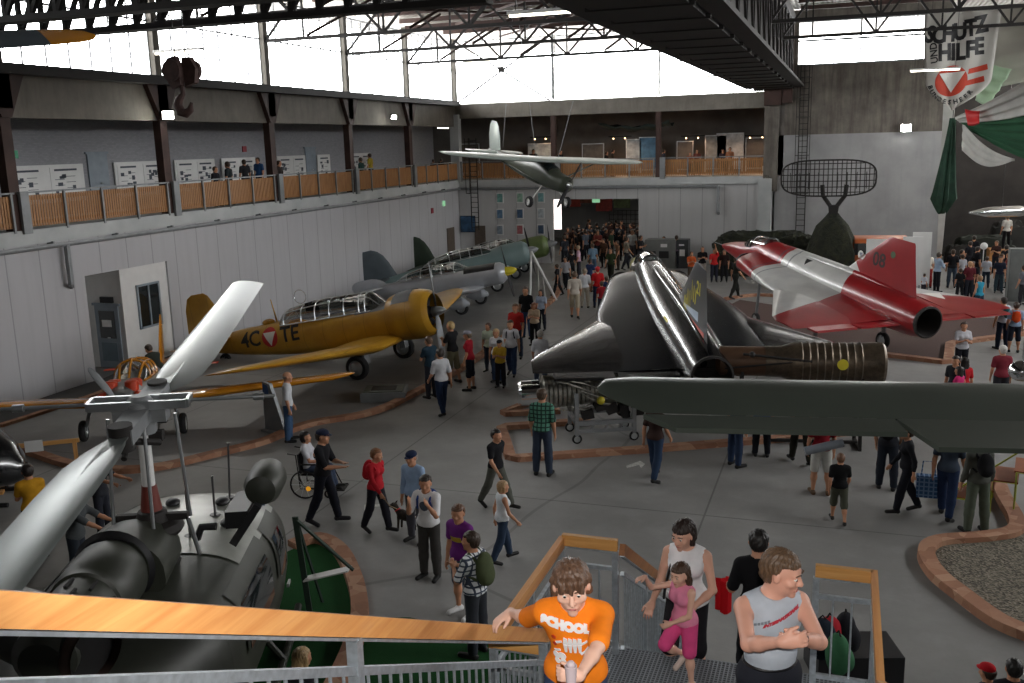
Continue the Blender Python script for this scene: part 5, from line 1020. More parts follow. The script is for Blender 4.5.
s1 = slab(.22, 2.28, .262, .52, -.115, -.15); s1[3] = s1[3]+WD*.22; obj('aileron', MB().prism([tuple(q) for q in s1], (0, 0, -.02), (0, 0, .02)), M['wing_green'], nw)
s2 = slab(2.30, 6.5, .262, .80, -.115, -.18); s2[3] = s2[3]+WD*.10; obj('flap', MB().prism([tuple(q) for q in s2], (0, 0, -.02), (0, 0, .02)), M['wing_green'], nw)
obj('hanging_wire', MB().tube([tuple(WD*4.6+Vector((0, 0, 0))), tuple(WD*4.6+Vector((0, .2, 8.4)))], .012, 5).tube([tuple(WD*6.2), tuple(WD*6.2+Vector((0, .2, 8.4)))], .012, 5), M['steel_grey'], nw)
q = PD(1022, 371, 12.0); tag(obj('chrome_spinner', MB().ball((0, 0, 0), (.16, .16, .13), 20, 12).tube([(0, 0, .1), (0, 0, 13.4-q[2])], .01, 5), M['chrome'], loc=tuple(q)), 'bright chrome dome at the right edge just above the grey-green wing', 'spinner')
# wing tip of another suspended aircraft, upper left
q = PD(95, 35, 12.0); e = Vector(tuple(PD(-60, 43, 10.8)-q)).normalized(); sd = Vector((0, 0, 1)).cross(e).normalized()
ow = thing('suspended_wing', 'wing with an orange tip hanging high in the upper left corner', 'aircraft wing', tuple(q))
sd = (sd*.93+Vector((0, 0, .36))).normalized() if sd.y > 0 else (sd*.93-Vector((0, 0, .36))).normalized(); un = e.cross(sd).normalized()
def owr(s_, c_): return [tuple(e*s_+sd*((u-.5)*c_)+un*(w*c_)) for u, w in airfoil(8, .13, .02)]
obj('wing_tip', MB().loft([owr(0, .1), owr(.1, .36), owr(.25, .5), owr(.65, .6)]), M['orange_paint'], ow); obj('wing_panel', MB().loft([owr(.651, .6), owr(3.5, .8)]), M['slate_paint'], ow)
# ---------------------------------------------------------------- jet engine on its trolley and the loose exhaust duct
gA, gB = G(517, 420), G(640, 447)
je = thing('jet_engine', 'cutaway jet engine on a grey wheeled trolley in front of the black jet', 'jet engine', tuple(G(601, 436)), EHD)
m, t = newmat('engine_metal', .35, .8); x, y, z, v = t.xyz(); n = t.noise(v, 7, 5, .7); t.l(t.ramp(n, [(.3, lin('7a7264')), (.5, lin('a2a29c')), (.62, lin('c0bcb0')), (.75, lin('8a7850'))]), t.b.inputs['Base Color']); M['engine'] = m
E0 = 1.18
eb = MB().lathe([(.26, -2.0), (.3, -1.95), (.3, -1.5), (.22, -1.45)], (0, 0, E0), 'x', 26); obj('intake_casing', eb, M['chrome'], je)
ec = MB(); prof = [(.22, -1.45)]
for k in range(12): x_ = -1.4+k*.11; prof += [(.40-.006*k, x_), (.40-.006*k, x_+.07), (.35-.006*k, x_+.08)]
prof += [(.36, 0), (.42, .15), (.42, .9), (.36, 1.0), (.36, 1.7), (.3, 1.9), (.24, 2.7)]; ec.lathe(prof, (0, 0, E0), 'x', 28); obj('compressor_casing', ec, M['engine'], je)
ep = MB(); rr = random.Random(5)
for k in range(64):
    a = rr.uniform(0, 2*PI); x0 = rr.uniform(-1.2, 1.4); x1 = x0+rr.uniform(.3, .9); r_ = .45; ep.tube([(x0, r_*math.cos(a), E0+r_*math.sin(a)), ((x0+x1)/2, (r_+.05)*math.cos(a+.25), E0+(r_+.05)*math.sin(a+.25)), (x1, r_*math.cos(a+.5), E0+r_*math.sin(a+.5))], rr.uniform(.012, .03), 7)
obj('pipework', ep, M['engine'], je)
eg = MB()
for k in range(9): eg.box((rr.uniform(-.9, .9), -.30+rr.uniform(-.08, .12), E0-.45+rr.uniform(-.1, .15)), (rr.uniform(.15, .35), .25, rr.uniform(.12, .3)), (0, rr.uniform(-.4, .4), 0))
obj('accessory_gearbox', eg, M['steel_dark'], je); obj('oil_filter', MB().ball((-.1, -.5, E0-.15), .1).ball((.35, -.48, E0+.1), .07), M['mk_yellow'], je)
tf = MB().bar((-.68, -.5, .5), (.70, -.5, .5), .1).bar((-.68, .5, .5), (.70, .5, .5), .1).bar((-.68, -.5, .3), (.70, -.5, .3), .08)
for x_ in (-.68, .70):
    tf.bar((x_, -.5, .5), (x_, .5, .5), .09)
    for s in (-1, 1): tf.bar((x_, s*.5, .2), (x_, s*.5, E0+.05), .09)
for x_ in (-.25, .1, .45): tf.bar((x_, -.5, .5), (x_-.12, -.5, .3), .05)
obj('trolley_frame', tf, M['steel_grey'], je)
for x_ in (-.68, .70):
    for s in (-1, 1): a, b_ = MB(), MB(); wheel(a, b_, (x_, s*.5, .12), .12, .06); c_ = obj('caster_wheel', a, M['rubber'], je); obj('wheel_hub', b_, M['alu'], c_)
dA, dB = PD(884, 363, 21.6), PD(742, 366, 22.2)
du = thing('exhaust_duct', 'brown burnt-metal jet exhaust duct with yellow patch, lying level behind the near wing', 'exhaust duct', (dA[0], dA[1], 0), math.atan2(dB[1]-dA[1], dB[0]-dA[0])); Ld = float(np.linalg.norm((dB-dA)[:2])); zd = float(dA[2])
m, t = newmat('burnt_duct', .4, .6); x, y, z, v = t.xyz(); n = t.noise(v, 3, 5, .7); t.l(t.ramp(n, [(.3, lin('3a332b')), (.55, lin('5e5244')), (.75, lin('7a6c5a'))]), t.b.inputs['Base Color']); M['duct'] = m
prof = [(.30, .02), (.42, 0), (.47, .06), (.47, .3)]
for k in range(9): x_ = .5+k*.16; prof += [(.45-.002*k, x_), (.47-.002*k, x_+.03), (.45, x_+.07)]
prof += [(.44, 2.0), (.36, 2.25), (.35, 2.6)]
obj('duct_shell', MB().lathe(prof, (0, 0, zd), 'x', 34, cap=False), M['duct'], du)
obj('duct_liner', MB().lathe([(.34, 2.3), (.34, Ld+.5), (.2, Ld+.6)], (0, 0, zd), 'x', 26), mat('duct_brown', '5b4332', .5, .4), du)
s_ = -1
obj('inspection_patch', MB().ball((.92, -.0, zd), (.13, .485, .11), 16, 10) if False else MB().lathe([(.001, 0), (.12, 0), (.12, .03), (.001, .03)], (.95, .45, zd+.05), 'y', 22), M['mk_yellow'], du)
obj('control_rod', MB().tube([(1.6, .42, zd+.1), (Ld, .40, zd+.25)], .03, 8).tube([(1.6, .42, zd+.12), (Ld+.4, .36, zd-.1)], .02, 8).ball((Ld-.2, .4, zd+.24), .07), M['steel_dark'], du)
obj('cradle', MB().bar((.5, -.4, 0), (.5, -.3, zd-.3), .07).bar((.5, .4, 0), (.5, .3, zd-.3), .07).bar((.5, -.4, .04), (.5, .4, .04), .07).bar((Ld, -.4, 0), (Ld, -.25, zd-.2), .07).bar((Ld, .4, 0), (Ld, .25, zd-.2), .07).bar((Ld, -.4, .04), (Ld, .4, .04), .07).bar((.5, 0, .08), (Ld, 0, .08), .07).bar((.5, -.34, zd-.4), (.5, .34, zd-.4), .06).bar((Ld, -.34, zd-.36), (Ld, .34, zd-.36), .06), M['steel_dark'], du)
# ================================================================ brick borders, carpets, gravel
m, t = newmat('brick_border', .8); x, y, z, v = t.xyz(); br = t.n('TexVoronoi'); br.inputs['Scale'].default_value = 4.2; t.l(v, br.inputs['Vector']); n = t.noise(v, 8, 4, .7)
hs = t.n('SeparateColor'); t.l(br.outputs['Color'], hs.inputs[0]); c = t.ramp(hs.outputs[0], [(.1, lin('94674e')), (.5, lin('a9785c')), (.9, lin('bb9174'))]); c = t.mix(t.math('MULTIPLY', n, .35), c, lin('5a4538')); t.l(c, t.b.inputs['Base Color']); t.bump(n, .3, .01); M['brick'] = m
def border(pix, label, w=.26, h=.12, closed=False, pts=None, sharp=False):
    P = [Vector(tuple(G(*q))) for q in pix] if pts is None else [Vector((*q, 0)) for q in pts]
    Q = []
    for i in range(len(P)-1):
        a, b_, c_, d_ = P[max(i-1, 0)], P[i], P[i+1], P[min(i+2, len(P)-1)]
        for k in range(5):
            s = k/5; Q.append(.5*((2*b_)+(c_-a)*s+(2*a-5*b_+4*c_-d_)*s*s+(3*b_-a-3*c_+d_)*s**3))
    Q.append(P[-1])
    if sharp:
        Q = []
        for i, p in enumerate(P):
            if 0 < i < len(P)-1: Q += [p+(P[i-1]-p).normalized()*.14, p+(P[i+1]-p).normalized()*.14]
            else: Q.append(p)
    mb = MB(); L = []; 
    for i, p in enumerate(Q):
        tn = (Q[min(i+1, len(Q)-1)]-Q[max(i-1, 0)]).normalized(); s = Vector((-tn.y, tn.x, 0))*w/2; L.append([tuple(p+s), tuple(p-s), tuple(p-s*.94+Vector((0, 0, h))), tuple(p+s*.94+Vector((0, 0, h)))])
    mb.loft(L); return tag(obj('brick_border', mb, M['brick'], smooth=0), label, 'brick border')
border([(27, 452), (68, 466), (115, 472), (160, 469), (211, 457), (262, 444), (293, 431), (318, 424), (360, 417), (386, 409), (408, 398), (434, 385), (456, 373), (482, 356), (510, 334), (538, 312), (553, 300), (560, 288)], 'long curved brick border along the propeller aircraft on the left')
border([(0, 427), (50, 411), (100, 394), (135, 378), (190, 350)], 'straight brick border near the foot of the white left wall', .2, .08)
border([(292, 548), (318, 541), (340, 553), (354, 580), (360, 612), (354, 645), (338, 683), (318, 720)], 'curved brick border around the green carpet beside the helicopter', .28)
border([(590, 423), (501, 429), (511, 461), (640, 452), (780, 441), (880, 431), (960, 424)], 'brick border around the jet engine trolley', .26, sharp=True)
border([(535, 402), (500, 416), (560, 413)], 'short brick border left of the jet engine', .2, sharp=True)
border([(803, 348), (883, 356), (948, 364), (950, 345), (1024, 335), (1060, 330)], 'brick border around the red-brown area under the red jet', .3, sharp=True)
border([(1040, 642), (1000, 626), (965, 601), (936, 577), (926, 556), (940, 545), (985, 541), (1012, 536), (1016, 524), (1003, 500), (998, 485)], 'wavy brick border of the gravel bed at the lower right', .28, .14)
border([(725, 300), (760, 296), (800, 300)], 'brick border beyond the black jet', .2)
def patch(name, pix, mt, label, cat, z=.012, kind=None):
    P = [tuple(G(*q)) for q in pix]; mb = MB().prism([(a[0], a[1], 0) for a in P], (0, 0, 0), (0, 0, z)); return tag(obj(name, mb, mt, smooth=0), label, cat, None, kind)
M['carpet'] = mat('carpet', '1f4a26', .95, 0, .15, 60, .3, spec=.1)
patch('green_carpet', [(292, 550), (318, 543), (340, 555), (353, 580), (358, 612), (352, 645), (330, 700), (0, 1000), (100, 640)], M['carpet'], 'green carpet under the helicopter inside the curved border', 'carpet')
patch('green_carpet', [(366, 618), (410, 618), (462, 630), (530, 652), (620, 760), (330, 900), (345, 700)], M['carpet'], 'green carpet strip between the curved brick border and the stairs', 'carpet')
patch('display_carpet', [(700, 352), (803, 344), (883, 353), (945, 360), (950, 342), (1030, 332), (1000, 318), (860, 318), (740, 300), (700, 320)], mat('carpet_brown', '4c3630', .9, 0, .2, 20), 'dark red-brown flooring under the red and white jet', 'carpet')
m, t = newmat('gravel', .95); x, y, z, v = t.xyz(); vo = t.n('TexVoronoi'); vo.inputs['Scale'].default_value = 28; t.l(v, vo.inputs['Vector']); hs = t.n('SeparateColor'); t.l(vo.outputs['Color'], hs.inputs[0]); t.l(t.ramp(hs.outputs[0], [(.1, lin('4e4a40')), (.9, lin('877f70'))]), t.b.inputs['Base Color']); t.bump(vo.outputs[0], .8, .03); M['gravel'] = m
patch('gravel_bed', [(1100, 665), (1000, 626), (965, 601), (936, 577), (928, 556), (940, 548), (985, 544), (1012, 539), (1040, 520), (1200, 520)], M['gravel'], 'bed of fine grey-brown gravel inside the wavy brick border', 'gravel', .05, 'stuff')
patch('asphalt_strip', [(-60, 440), (0, 424), (100, 391), (190, 347), (188, 340), (100, 380), (0, 405), (-60, 425)], mat('asphalt', '4a4a4a', .95, 0, .1), 'dark strip of flooring along the foot of the left wall', 'floor strip', .006)
M['chalk'] = mat('chalk', 'b9b9b4', .8, 0, .3, 20)
for k, pix in enumerate([[(168, 0)], ]): pass
for pix, lb in (([(364, 505), (386, 504), (386, 506), (368, 507), (368, 522), (365, 522)], 'white floor mark shaped as a corner beside the woman in red'), ([(626, 466), (640, 461), (645, 464), (641, 468), (639, 465), (627, 468)], 'white arrow-like floor mark beside the jet engine border'), ([(412, 452), (414, 452), (416, 464), (414, 464)], 'short white floor mark beyond the man in the pale blue cap')):
    patch('floor_mark', pix, M['chalk'], lb, 'floor mark', .004)
# ================================================================ stairs and railings in the foreground
LZ = 2.6
m, t = newmat('grating', .5, .6); x, y, z, v = t.xyz(); g_ = t.math('MINIMUM', t.math('FRACT', t.math('MULTIPLY', x, 30)), t.math('FRACT', t.math('MULTIPLY', y, 30))); c = t.mix(t.math('LESS_THAN', g_, .35), lin('5c6064'), lin('9aa0a6')); t.l(c, t.b.inputs['Base Color']); t.bump(g_, .5, .01); M['grating'] = m
sl = thing('staircase', 'galvanised steel staircase with landing rising from the hall floor to the gallery', 'staircase', (21.35, 6, 0))
obj('landing', MB().box((0, .72, LZ-.03), (2.56, 1.9, .05)).box((0, 1.66, LZ-.1), (2.56, .05, .18)).box((-1.27, .72, LZ-.1), (.05, 1.9, .18)).box((1.27, .72, LZ-.1), (.05, 1.9, .18)), M['grating'], sl)
for k in range(14):   # lower flight, going down away from the camera
    z_ = LZ-.17*(k+1)
    if z_ > .1: obj('tread', MB().box((.02, 1.66+.14+.28*k, z_), (1.62, .29, .04)), M['grating'], sl)
for k in range(13):   # upper flight towards the gallery
    z_ = LZ+.17*(k+1)*1.0
    obj('tread', MB().box((.2, -.24-.14-.32*k, z_-.02), (2.06, .33, .04)), M['grating'], sl)
for x_ in (-.80, .84): obj('stringer', MB().bar((x_, 1.6, LZ-.12), (x_, 5.75, .12), .05, .22), M['galv'], sl)
for x_ in (-.85, 1.27): obj('stringer', MB().bar((x_, -.2, LZ-.05), (x_, -4.5, 4.85), .05, .24), M['galv'], sl)
for x_, y_ in ((-1.2, 1.55), (1.2, 1.55), (-1.2, -.1), (1.2, -.1)): obj('support_post', MB().box((x_, y_, (LZ-.1)/2), (.1, .1, LZ-.1)), M['galv'], sl)
def stair_rail(name, a, b, label, wood_m, bars=True, posts=(0, 1), sp=.12, cap_w=.05, bh=.78, ch=.10, fo=.22):
    """timber cap on a galvanised frame with upright bars; a and b are the cap's ends"""
    a, b = Vector(a), Vector(b); t_ = thing(name, label, 'railing', tuple(a)); d = b-a; up_ = Vector((0, 0, 1))
    obj('wooden_handrail', MB().bar((0, 0, 0), tuple(d), cap_w, ch, up_), wood_m, t_); L = d.length
    obj('support_strip', MB().bar((0, 0, -.06), tuple(d-up_*.06), cap_w*.9, .012, up_), M['galv'], t_)
    for f in posts: p = d*f; obj('post', MB().box(tuple(p-up_*(.06+.48)), (.05, .05, .96)), M['galv'], t_)
    obj('frame_rail', MB().bar(tuple(-up_*fo), tuple(d-up_*fo), .035, .035), M['galv'], t_); obj('frame_rail', MB().bar(tuple(-up_*(.22+bh-.08)), tuple(d-up_*(.22+bh-.08)), .035, .035), M['galv'], t_)
    if bars:
        n = max(1, int(L/sp)); 
        for i in range(1, n): p = d*(i/n); obj('upright_bar', MB().tube([tuple(p-up_*(fo+.01)), tuple(p-up_*(.22+bh-.09))], .008, 6), M['galv'], t_)
    return t_
stair_rail('stair_railing', (20.46, .9, 6.335), (20.5, 5.72, 3.73), 'near wooden stair handrail under the boy\'s hand, running across the lower left', M['wood_y'], True, (.02, .47, .98), .11, .04, .78, .085, .20)
stair_rail('stair_railing', (20.08, 5.75, 3.6), (20.08, 7.55, 3.6), 'wooden railing on the left side of the stair landing', M['wood_y'], True, (.02, .5, .99), .12)
stair_rail('stair_railing', (20.08, 7.55, 3.62), (20.57, 7.55, 3.62), 'short wooden railing at the far left corner of the landing', M['wood_x'], True, (.96,), .16)
stair_rail('stair_railing', (20.10, 5.75, 3.62), (20.48, 5.75, 3.62), 'very short wooden rail behind the boy\'s forearm', M['wood_x'], False, ())
stair_rail('stair_railing', (20.60, 7.6, 3.56), (20.60, 11.6, 1.12), 'railing with close upright bars down the left side of the lower flight', wood('wood_dark', '7a4c26', '9a6434', 1), True, (.25, .6, .97), .105, .05)
stair_rail('stair_railing', (22.19, 7.54, 3.6), (22.62, 7.54, 3.6), 'short wooden railing at the far right corner of the landing', M['wood_x'], True, (.02,), .14)
stair_rail('stair_railing', (22.63, 7.56, 3.6), (22.63, 5.9, 3.6), 'wooden railing on the right side of the stair landing', M['wood_y'], True, (.5, .98), .12)
stair_rail('stair_railing', (22.63, 5.85, 3.62), (22.63, 1.6, 5.9), 'right handrail of the upper stair flight beside the camera', M['wood_y'], True, (.3, .6, .95), .12)
# ================================================================ left wall: booth with door and window
bt = MB(); 
bt.box((-1.6, 25.65, 1.66), (.1, 3.9, 3.33)).box((-.95, 23.65, 1.66), (1.3, .1, 3.33)).box((-.85, 25.65, 3.36), (1.6, 3.9, .06))
struct('wall_niche', bt, M['cladX'])
def swing_door(idx, c, w, h, axis, face, glassy=True):
    t_ = struct('door_%d' % idx, MB().box(c, (w, .05, h) if axis == 'x' else (.05, w, h)).box((c[0], c[1], c[2]+h/2+.04), (w+.16, .08, .08) if axis == 'x' else (.08, w+.16, .08)), M['door_blue'])
    o = (0, -face*.035, 0) if axis == 'x' else (face*.035, 0, 0)
    if glassy:
        obj('door_glass', MB().box((c[0]+o[0], c[1]+o[1], c[2]+h*.2), (w*.66, .02, h*.44) if axis == 'x' else (.02, w*.66, h*.44)), bpy.data.materials['dark_glass'], t_)
        obj('notice', MB().box((c[0]+o[0]*1.6, c[1]+o[1]*1.6, c[2]+h*.22), (w*.4, .01, h*.11) if axis == 'x' else (.01, w*.4, h*.11)), M['white'], t_)
        obj('kick_panel', MB().box((c[0]+o[0], c[1]+o[1], c[2]-h*.24), (w*.66, .02, h*.3) if axis == 'x' else (.02, w*.66, h*.3)), mat('panel_blue_%d' % idx, '64747e', .5), t_)
    obj('door_handle', MB().tube([(c[0]+o[0]*2, c[1]+o[1]*2, c[2]-.02)] + [(c[0]+o[0]*2+(w*.1 if axis == 'x' else 0), c[1]+o[1]*2+(0 if axis == 'x' else w*.1), c[2]-.02)], .02, 6), M['alu'], t_); return t_
M['door_blue'] = mat('door_blue', '848f98', .5)
# the booth's door wall and window wall stand at an angle in the niche
bw = MB(); bw.box((-.85, 25.35, 1.66), (1.4, .1, 3.33)).box((-.12, 26.45, 1.66), (.1, 2.3, 3.33)); struct('wall_booth', bw, M['white'])
d1 = swing_door(1, (0, 0, 1.05), .95, 2.1, 'x', 1); d1.location = (-.72, 25.26, .02)
wn = struct('window_60', MB().box((0, 0, .72), (.06, 1.1, .07)).box((0, 0, -.72), (.06, 1.1, .07)).box((0, .53, 0), (.06, .07, 1.5)).box((0, -.53, 0), (.06, .07, 1.5)).box((0, 0, 0), (.06, .07, 1.4)), M['door_blue']); obj('glass_pane', MB().box((-.01, 0, 0), (.02, 1.0, 1.4)), bpy.data.materials['dark_glass'], wn); wn.location = (-.04, 26.55, 1.95)
tag(obj('exit_lamp', MB().box((0, 0, 0), (.5, .08, .2)), M['black'], loc=(-.65, 25.24, 2.32)), 'small black box sign over the booth door on the left wall', 'sign')
# ================================================================ things on the walls and galleries
def paper(name, w): 
    m_, t = newmat(name, .6); x, y, z, v = t.xyz(); vv = t.n('TexVoronoi'); vv.inputs['Scale'].default_value = w; t.l(v, vv.inputs['Vector']); hs = t.n('SeparateColor'); t.l(vv.outputs['Color'], hs.inputs[0]); t.l(t.ramp(hs.outputs[0], [(.0, lin('3a4450')), (.22, lin('4a5560')), (.25, lin('d0d2d6')), (1, lin('dcdee0'))]), t.b.inputs['Base Color']); t.t.nodes[-1]; return m_
M['poster'] = paper('poster', 4.5)
def board(y0, y1, label, n=2):
    t_ = thing('exhibition_board', label, 'exhibition board', (-3.93, (y0+y1)/2, 5.45), 0, 'white exhibition boards of the left gallery'); L = y1-y0
    obj('board_panel', MB().box((0, 0, .62), (.05, L, 1.3)).box((0, L*.45, -.25), (.04, .05, .5)).box((0, -L*.45, -.25), (.04, .05, .5)), M['white'], t_)
    for k in range(n):
        yc = -L/2+L*(k+.5)/n; po = obj('poster_sheet', MB().box((.035, yc, .62), (.012, L/n*.82, 1.1)), M['white'], t_)
        b_ = MB().box((.045, yc, 1.08), (.006, L/n*.6, .07)); rr = random.Random(int(y0*10)+k)
        for q in range(6): b_.box((.045, yc+rr.uniform(-.3, .3)*L/n, .15+rr.random()*.75), (.006, .12+.12*rr.random(), .08+.1*rr.random()))
        for q in range(7): b_.box((.045, yc+(-.18 if q % 2 else .12)*L/n, .25+q*.1), (.005, L/n*.25, .018))
        obj('printed_pictures', b_, mat('ink_%d_%d' % (int(y0), k), '3f4650', .6), po)
bd_ = [(24.9, 28.4, 'nearest the green exit sign at the left edge'), (30.0, 32.9, 'just left of the floodlit column'), (33.5, 36.2, 'just right of the floodlit column'), (36.7, 39.3, 'behind the four visitors on the gallery'), (41.2, 43.8, 'right of the visitors, before the grey door'), (45.0, 46.3, 'small one beyond the grey gallery door'), (48.6, 51.0, 'last one before the far corner')]
for a, b_, s in bd_: board(a, b_, 'white exhibition board on the left gallery, '+s, 1 if b_-a < 2 else 2)
for k, yy in enumerate((29.2, 44.4)): dd = swing_door(3+k, (0, 0, 1.05), 1.0, 2.1, 'y', 1, False); dd.location = (-3.96, yy, 4.95)
tag(obj('exit_sign', MB().box((0, 0, 0), (.04, .75, .26)).box((.025, -.2, 0), (.01, .15, .16), mi=1).box((.025, .1, 0), (.01, .22, .16), mi=1), [mat('exit_green', '1e6a4a', .4, emit='1e6a4a', es=.4), M['mk_white']], loc=(-3.96, 25.2, 7.1)), 'green and white emergency exit sign high on the left gallery wall', 'sign')
tag(obj('fire_sign', MB().box((0, 0, 0), (.04, .3, .26)), mat('sign_red', '8a2430', .5), loc=(-3.96, 38.6, 7.1)), 'small red sign on the left gallery wall above the visitors', 'sign')
tag(obj('fire_sign', MB().box((0, 0, 0), (.04, .3, .3)), bpy.data.materials['sign_red'], loc=(.03, 50.6, 3.4)), 'small red sign at the far end of the lower left wall', 'sign')
tag(obj('exit_sign', MB().box((0, 0, 0), (.06, .3, .3)), mat('sign_green', '7fae8a', .5, emit='a0e0b0', es=.6), loc=(.05, 52.3, 3.7)), 'small lit green exit sign on the lower left wall by the corner', 'sign')
struct('door_5', MB().box((.02, 53.2, 1.1), (.05, 1.1, 2.2)), mat('door_brown', '5c5147', .6))
# framed pictures on the back wall: three columns of three, and a wide blue one
cols_ = [('teal', '6d9c96'), ('blue', '5f7f9c'), ('grey', '8894a0'), ('pale green', '8fb09c'), ('dark blue', '46607c'), ('red', 'a8666a'), ('aqua', '78a4a8'), ('pale', 'b0b8bc'), ('navy', '3f526a')]
k = 0
for c_i, pxx in enumerate((500, 520, 541)):
    for r_i, pyy in enumerate((198, 214, 230)):
        p = PY(pxx, pyy+c_i*(-.3), DEP-.04); cn, ch = cols_[(c_i*3+r_i) % 9]
        o = thing('framed_picture', '%s %s picture in the %s column of nine framed pictures on the back wall' % (['top', 'middle', 'bottom'][r_i], cn, ['left', 'middle', 'right'][c_i]), 'picture', tuple(p), 0, 'nine framed pictures'); obj('frame', MB().box((0, 0, 0), (.44, .04, .62)), M['white'], o); obj('picture', MB().box((0, -.028, 0), (.34, .02, .5)), mat('pic%d' % k, ch, .5, 0, .35, 6), o); k += 1
p = PY(468, 224, DEP-.04); o = thing('framed_picture', 'wide dark blue picture on the back wall near the left corner', 'picture', tuple(p)); obj('frame', MB().box((0, 0, 0), (.98, .04, 1.0)), M['dark'], o); obj('picture', MB().box((0, -.03, 0), (.9, .02, .92)), mat('pic_blue', '35587a', .5, 0, .5, 3), o)
# cage ladders
def ladder(x_, y_, z0, z1, label, cage=True):
    t_ = thing('cage_ladder', label, 'ladder', (x_, y_, z0)); H_ = z1-z0; b_ = MB().bar((-.22, 0, 0), (-.22, 0, H_), .05).bar((.22, 0, 0), (.22, 0, H_), .05)
    for k in range(int(H_/.3)): b_.bar((-.22, 0, .15+.3*k), (.22, 0, .15+.3*k), .03)
    obj('ladder_frame', b_, M['steel_dark'], t_)
    if cage:
        b_ = MB()
        for k in range(int((H_-2.2)/1.0)+1): b_.tube([(-.24, 0, 2.2+k), (-.36, -.4, 2.2+k), (0, -.72, 2.2+k), (.36, -.4, 2.2+k), (.24, 0, 2.2+k)], .018, 5)
        for q in ((-.36, -.4), (0, -.72), (.36, -.4)): b_.bar((q[0], q[1], 2.2), (q[0], q[1], H_), .03)
        obj('safety_cage', b_, M['steel_dark'], t_)
ladder(20.0, DEP-.12, 1.8, 11.0, 'tall dark caged ladder on the right back wall behind the radar aerial'); ladder(1.35, DEP-.75, 2.0, 7.4, 'dark caged ladder at the left end of the back gallery')
struct('door_6', MB().box((1.35, DEP-.02, 1.1), (.7, .05, 2.2)), bpy.data.materials['door_brown'])
# lamps
def flood(loc, to, label, e=60, r=.16):
    t_ = thing('floodlight', label, 'floodlight', loc); d = (Vector(to)-Vector(loc)).normalized(); q = d.to_track_quat('-Z', 'Y'); h_ = MB(); h_.T = q.to_matrix().to_4x4(); h_.box((0, 0, .09), (r*2.6, r*2.0, .18)); obj('housing', h_, M['steel_dark'], t_); g_ = MB(); g_.T = q.to_matrix().to_4x4(); g_.box((0, 0, -.012), (r*2.3, r*1.7, .02)); obj('lamp_glass', g_, M['lamp_white'], t_)
    spot('flood_beam', tuple(Vector(loc)+d*.1), to, e, 110, .6, .15, (1, .98, .92))
def at(v_): return tuple(float(a) for a in v_)
flood(at(PX(168, 115, .45)), (16, 12, 0), 'bright floodlight on the left gallery column below the crane hook', 500, .15); flood(at(PX(394, 117, .42)), (15, 30, 0), 'small round lamp on the far left gallery beam', 120, .1)
flood(at(PY(906, 128, DEP-.3)), (22, 25, 0), 'bright floodlight on the grey painted back wall at the right', 500, .2)
def tube_light(p, L, rz, label, lit=True):
    t_ = thing('fluorescent_lamp', label, 'lamp', at(p), rz); obj('lamp_housing', MB().box((0, 0, .05), (L, .16, .07)), M['white'], t_); obj('lamp_tube', MB().tube([(-L*.48, 0, -.01), (L*.48, 0, -.01)], .03, 8), M['tube_lamp'], t_); z_ = 13.5-p[2]; obj('hanger', MB().tube([(-L*.4, 0, .08), (-L*.4, 0, z_)], .01, 5).tube([(L*.4, 0, .08), (L*.4, 0, z_)], .01, 5), M['steel_dark'], t_)
tube_light(PD(547, 13, 22), 1.9, 0, 'large lit fluorescent lamp hanging at the top centre'); tube_light(PD(178, 52, 27), 1.6, 0, 'fluorescent lamp hanging above the crane hook'); tube_light(PD(480, 62, 50), 1.9, 0, 'small fluorescent lamp before the left part of the back window'); tube_light(PD(697, 78, 48), 2.0, 0, 'small fluorescent lamp before the right part of the back window'); tube_light(PD(935, 70, 40), 1.95, 0, 'lit fluorescent lamp hanging in front of the banner')
for k, (x_, n_) in enumerate(((541, 'left'), (620, 'middle'), (693, 'right'), (757, 'far right'))):
    p = PY(x_, 139-k*.5, DEP+3.2); t_ = thing('ceiling_spots', 'warm spot lamps under the back gallery ceiling, %s group' % n_, 'lamp', at(p), 0, 'warm lamps of the back gallery'); obj('track', MB().box((0, 0, .12), (1.4, .05, .05)), M['dark'], t_)
    for q in (-.4, .3): obj('spot_lamp', MB().ball((q, 0, 0), .04), M['lamp_warm'], t_)
    l_ = area('warm_glow', (p[0], p[1], p[2]-.1), (1.2, .3), (0, 0, 0), 40, (1, .6, .35))
t_ = thing('fluorescent_lamp', 'lit fluorescent lamp in the left gallery near the corner', 'lamp', at(PX(443, 128, -2.0)), PI/2); obj('lamp_housing', MB().box((0, 0, .05), (1.5, .2, .08)), M['white'], t_); obj('lamp_tube', MB().box((0, 0, -.01), (1.45, .16, .04)), M['tube_lamp'], t_)
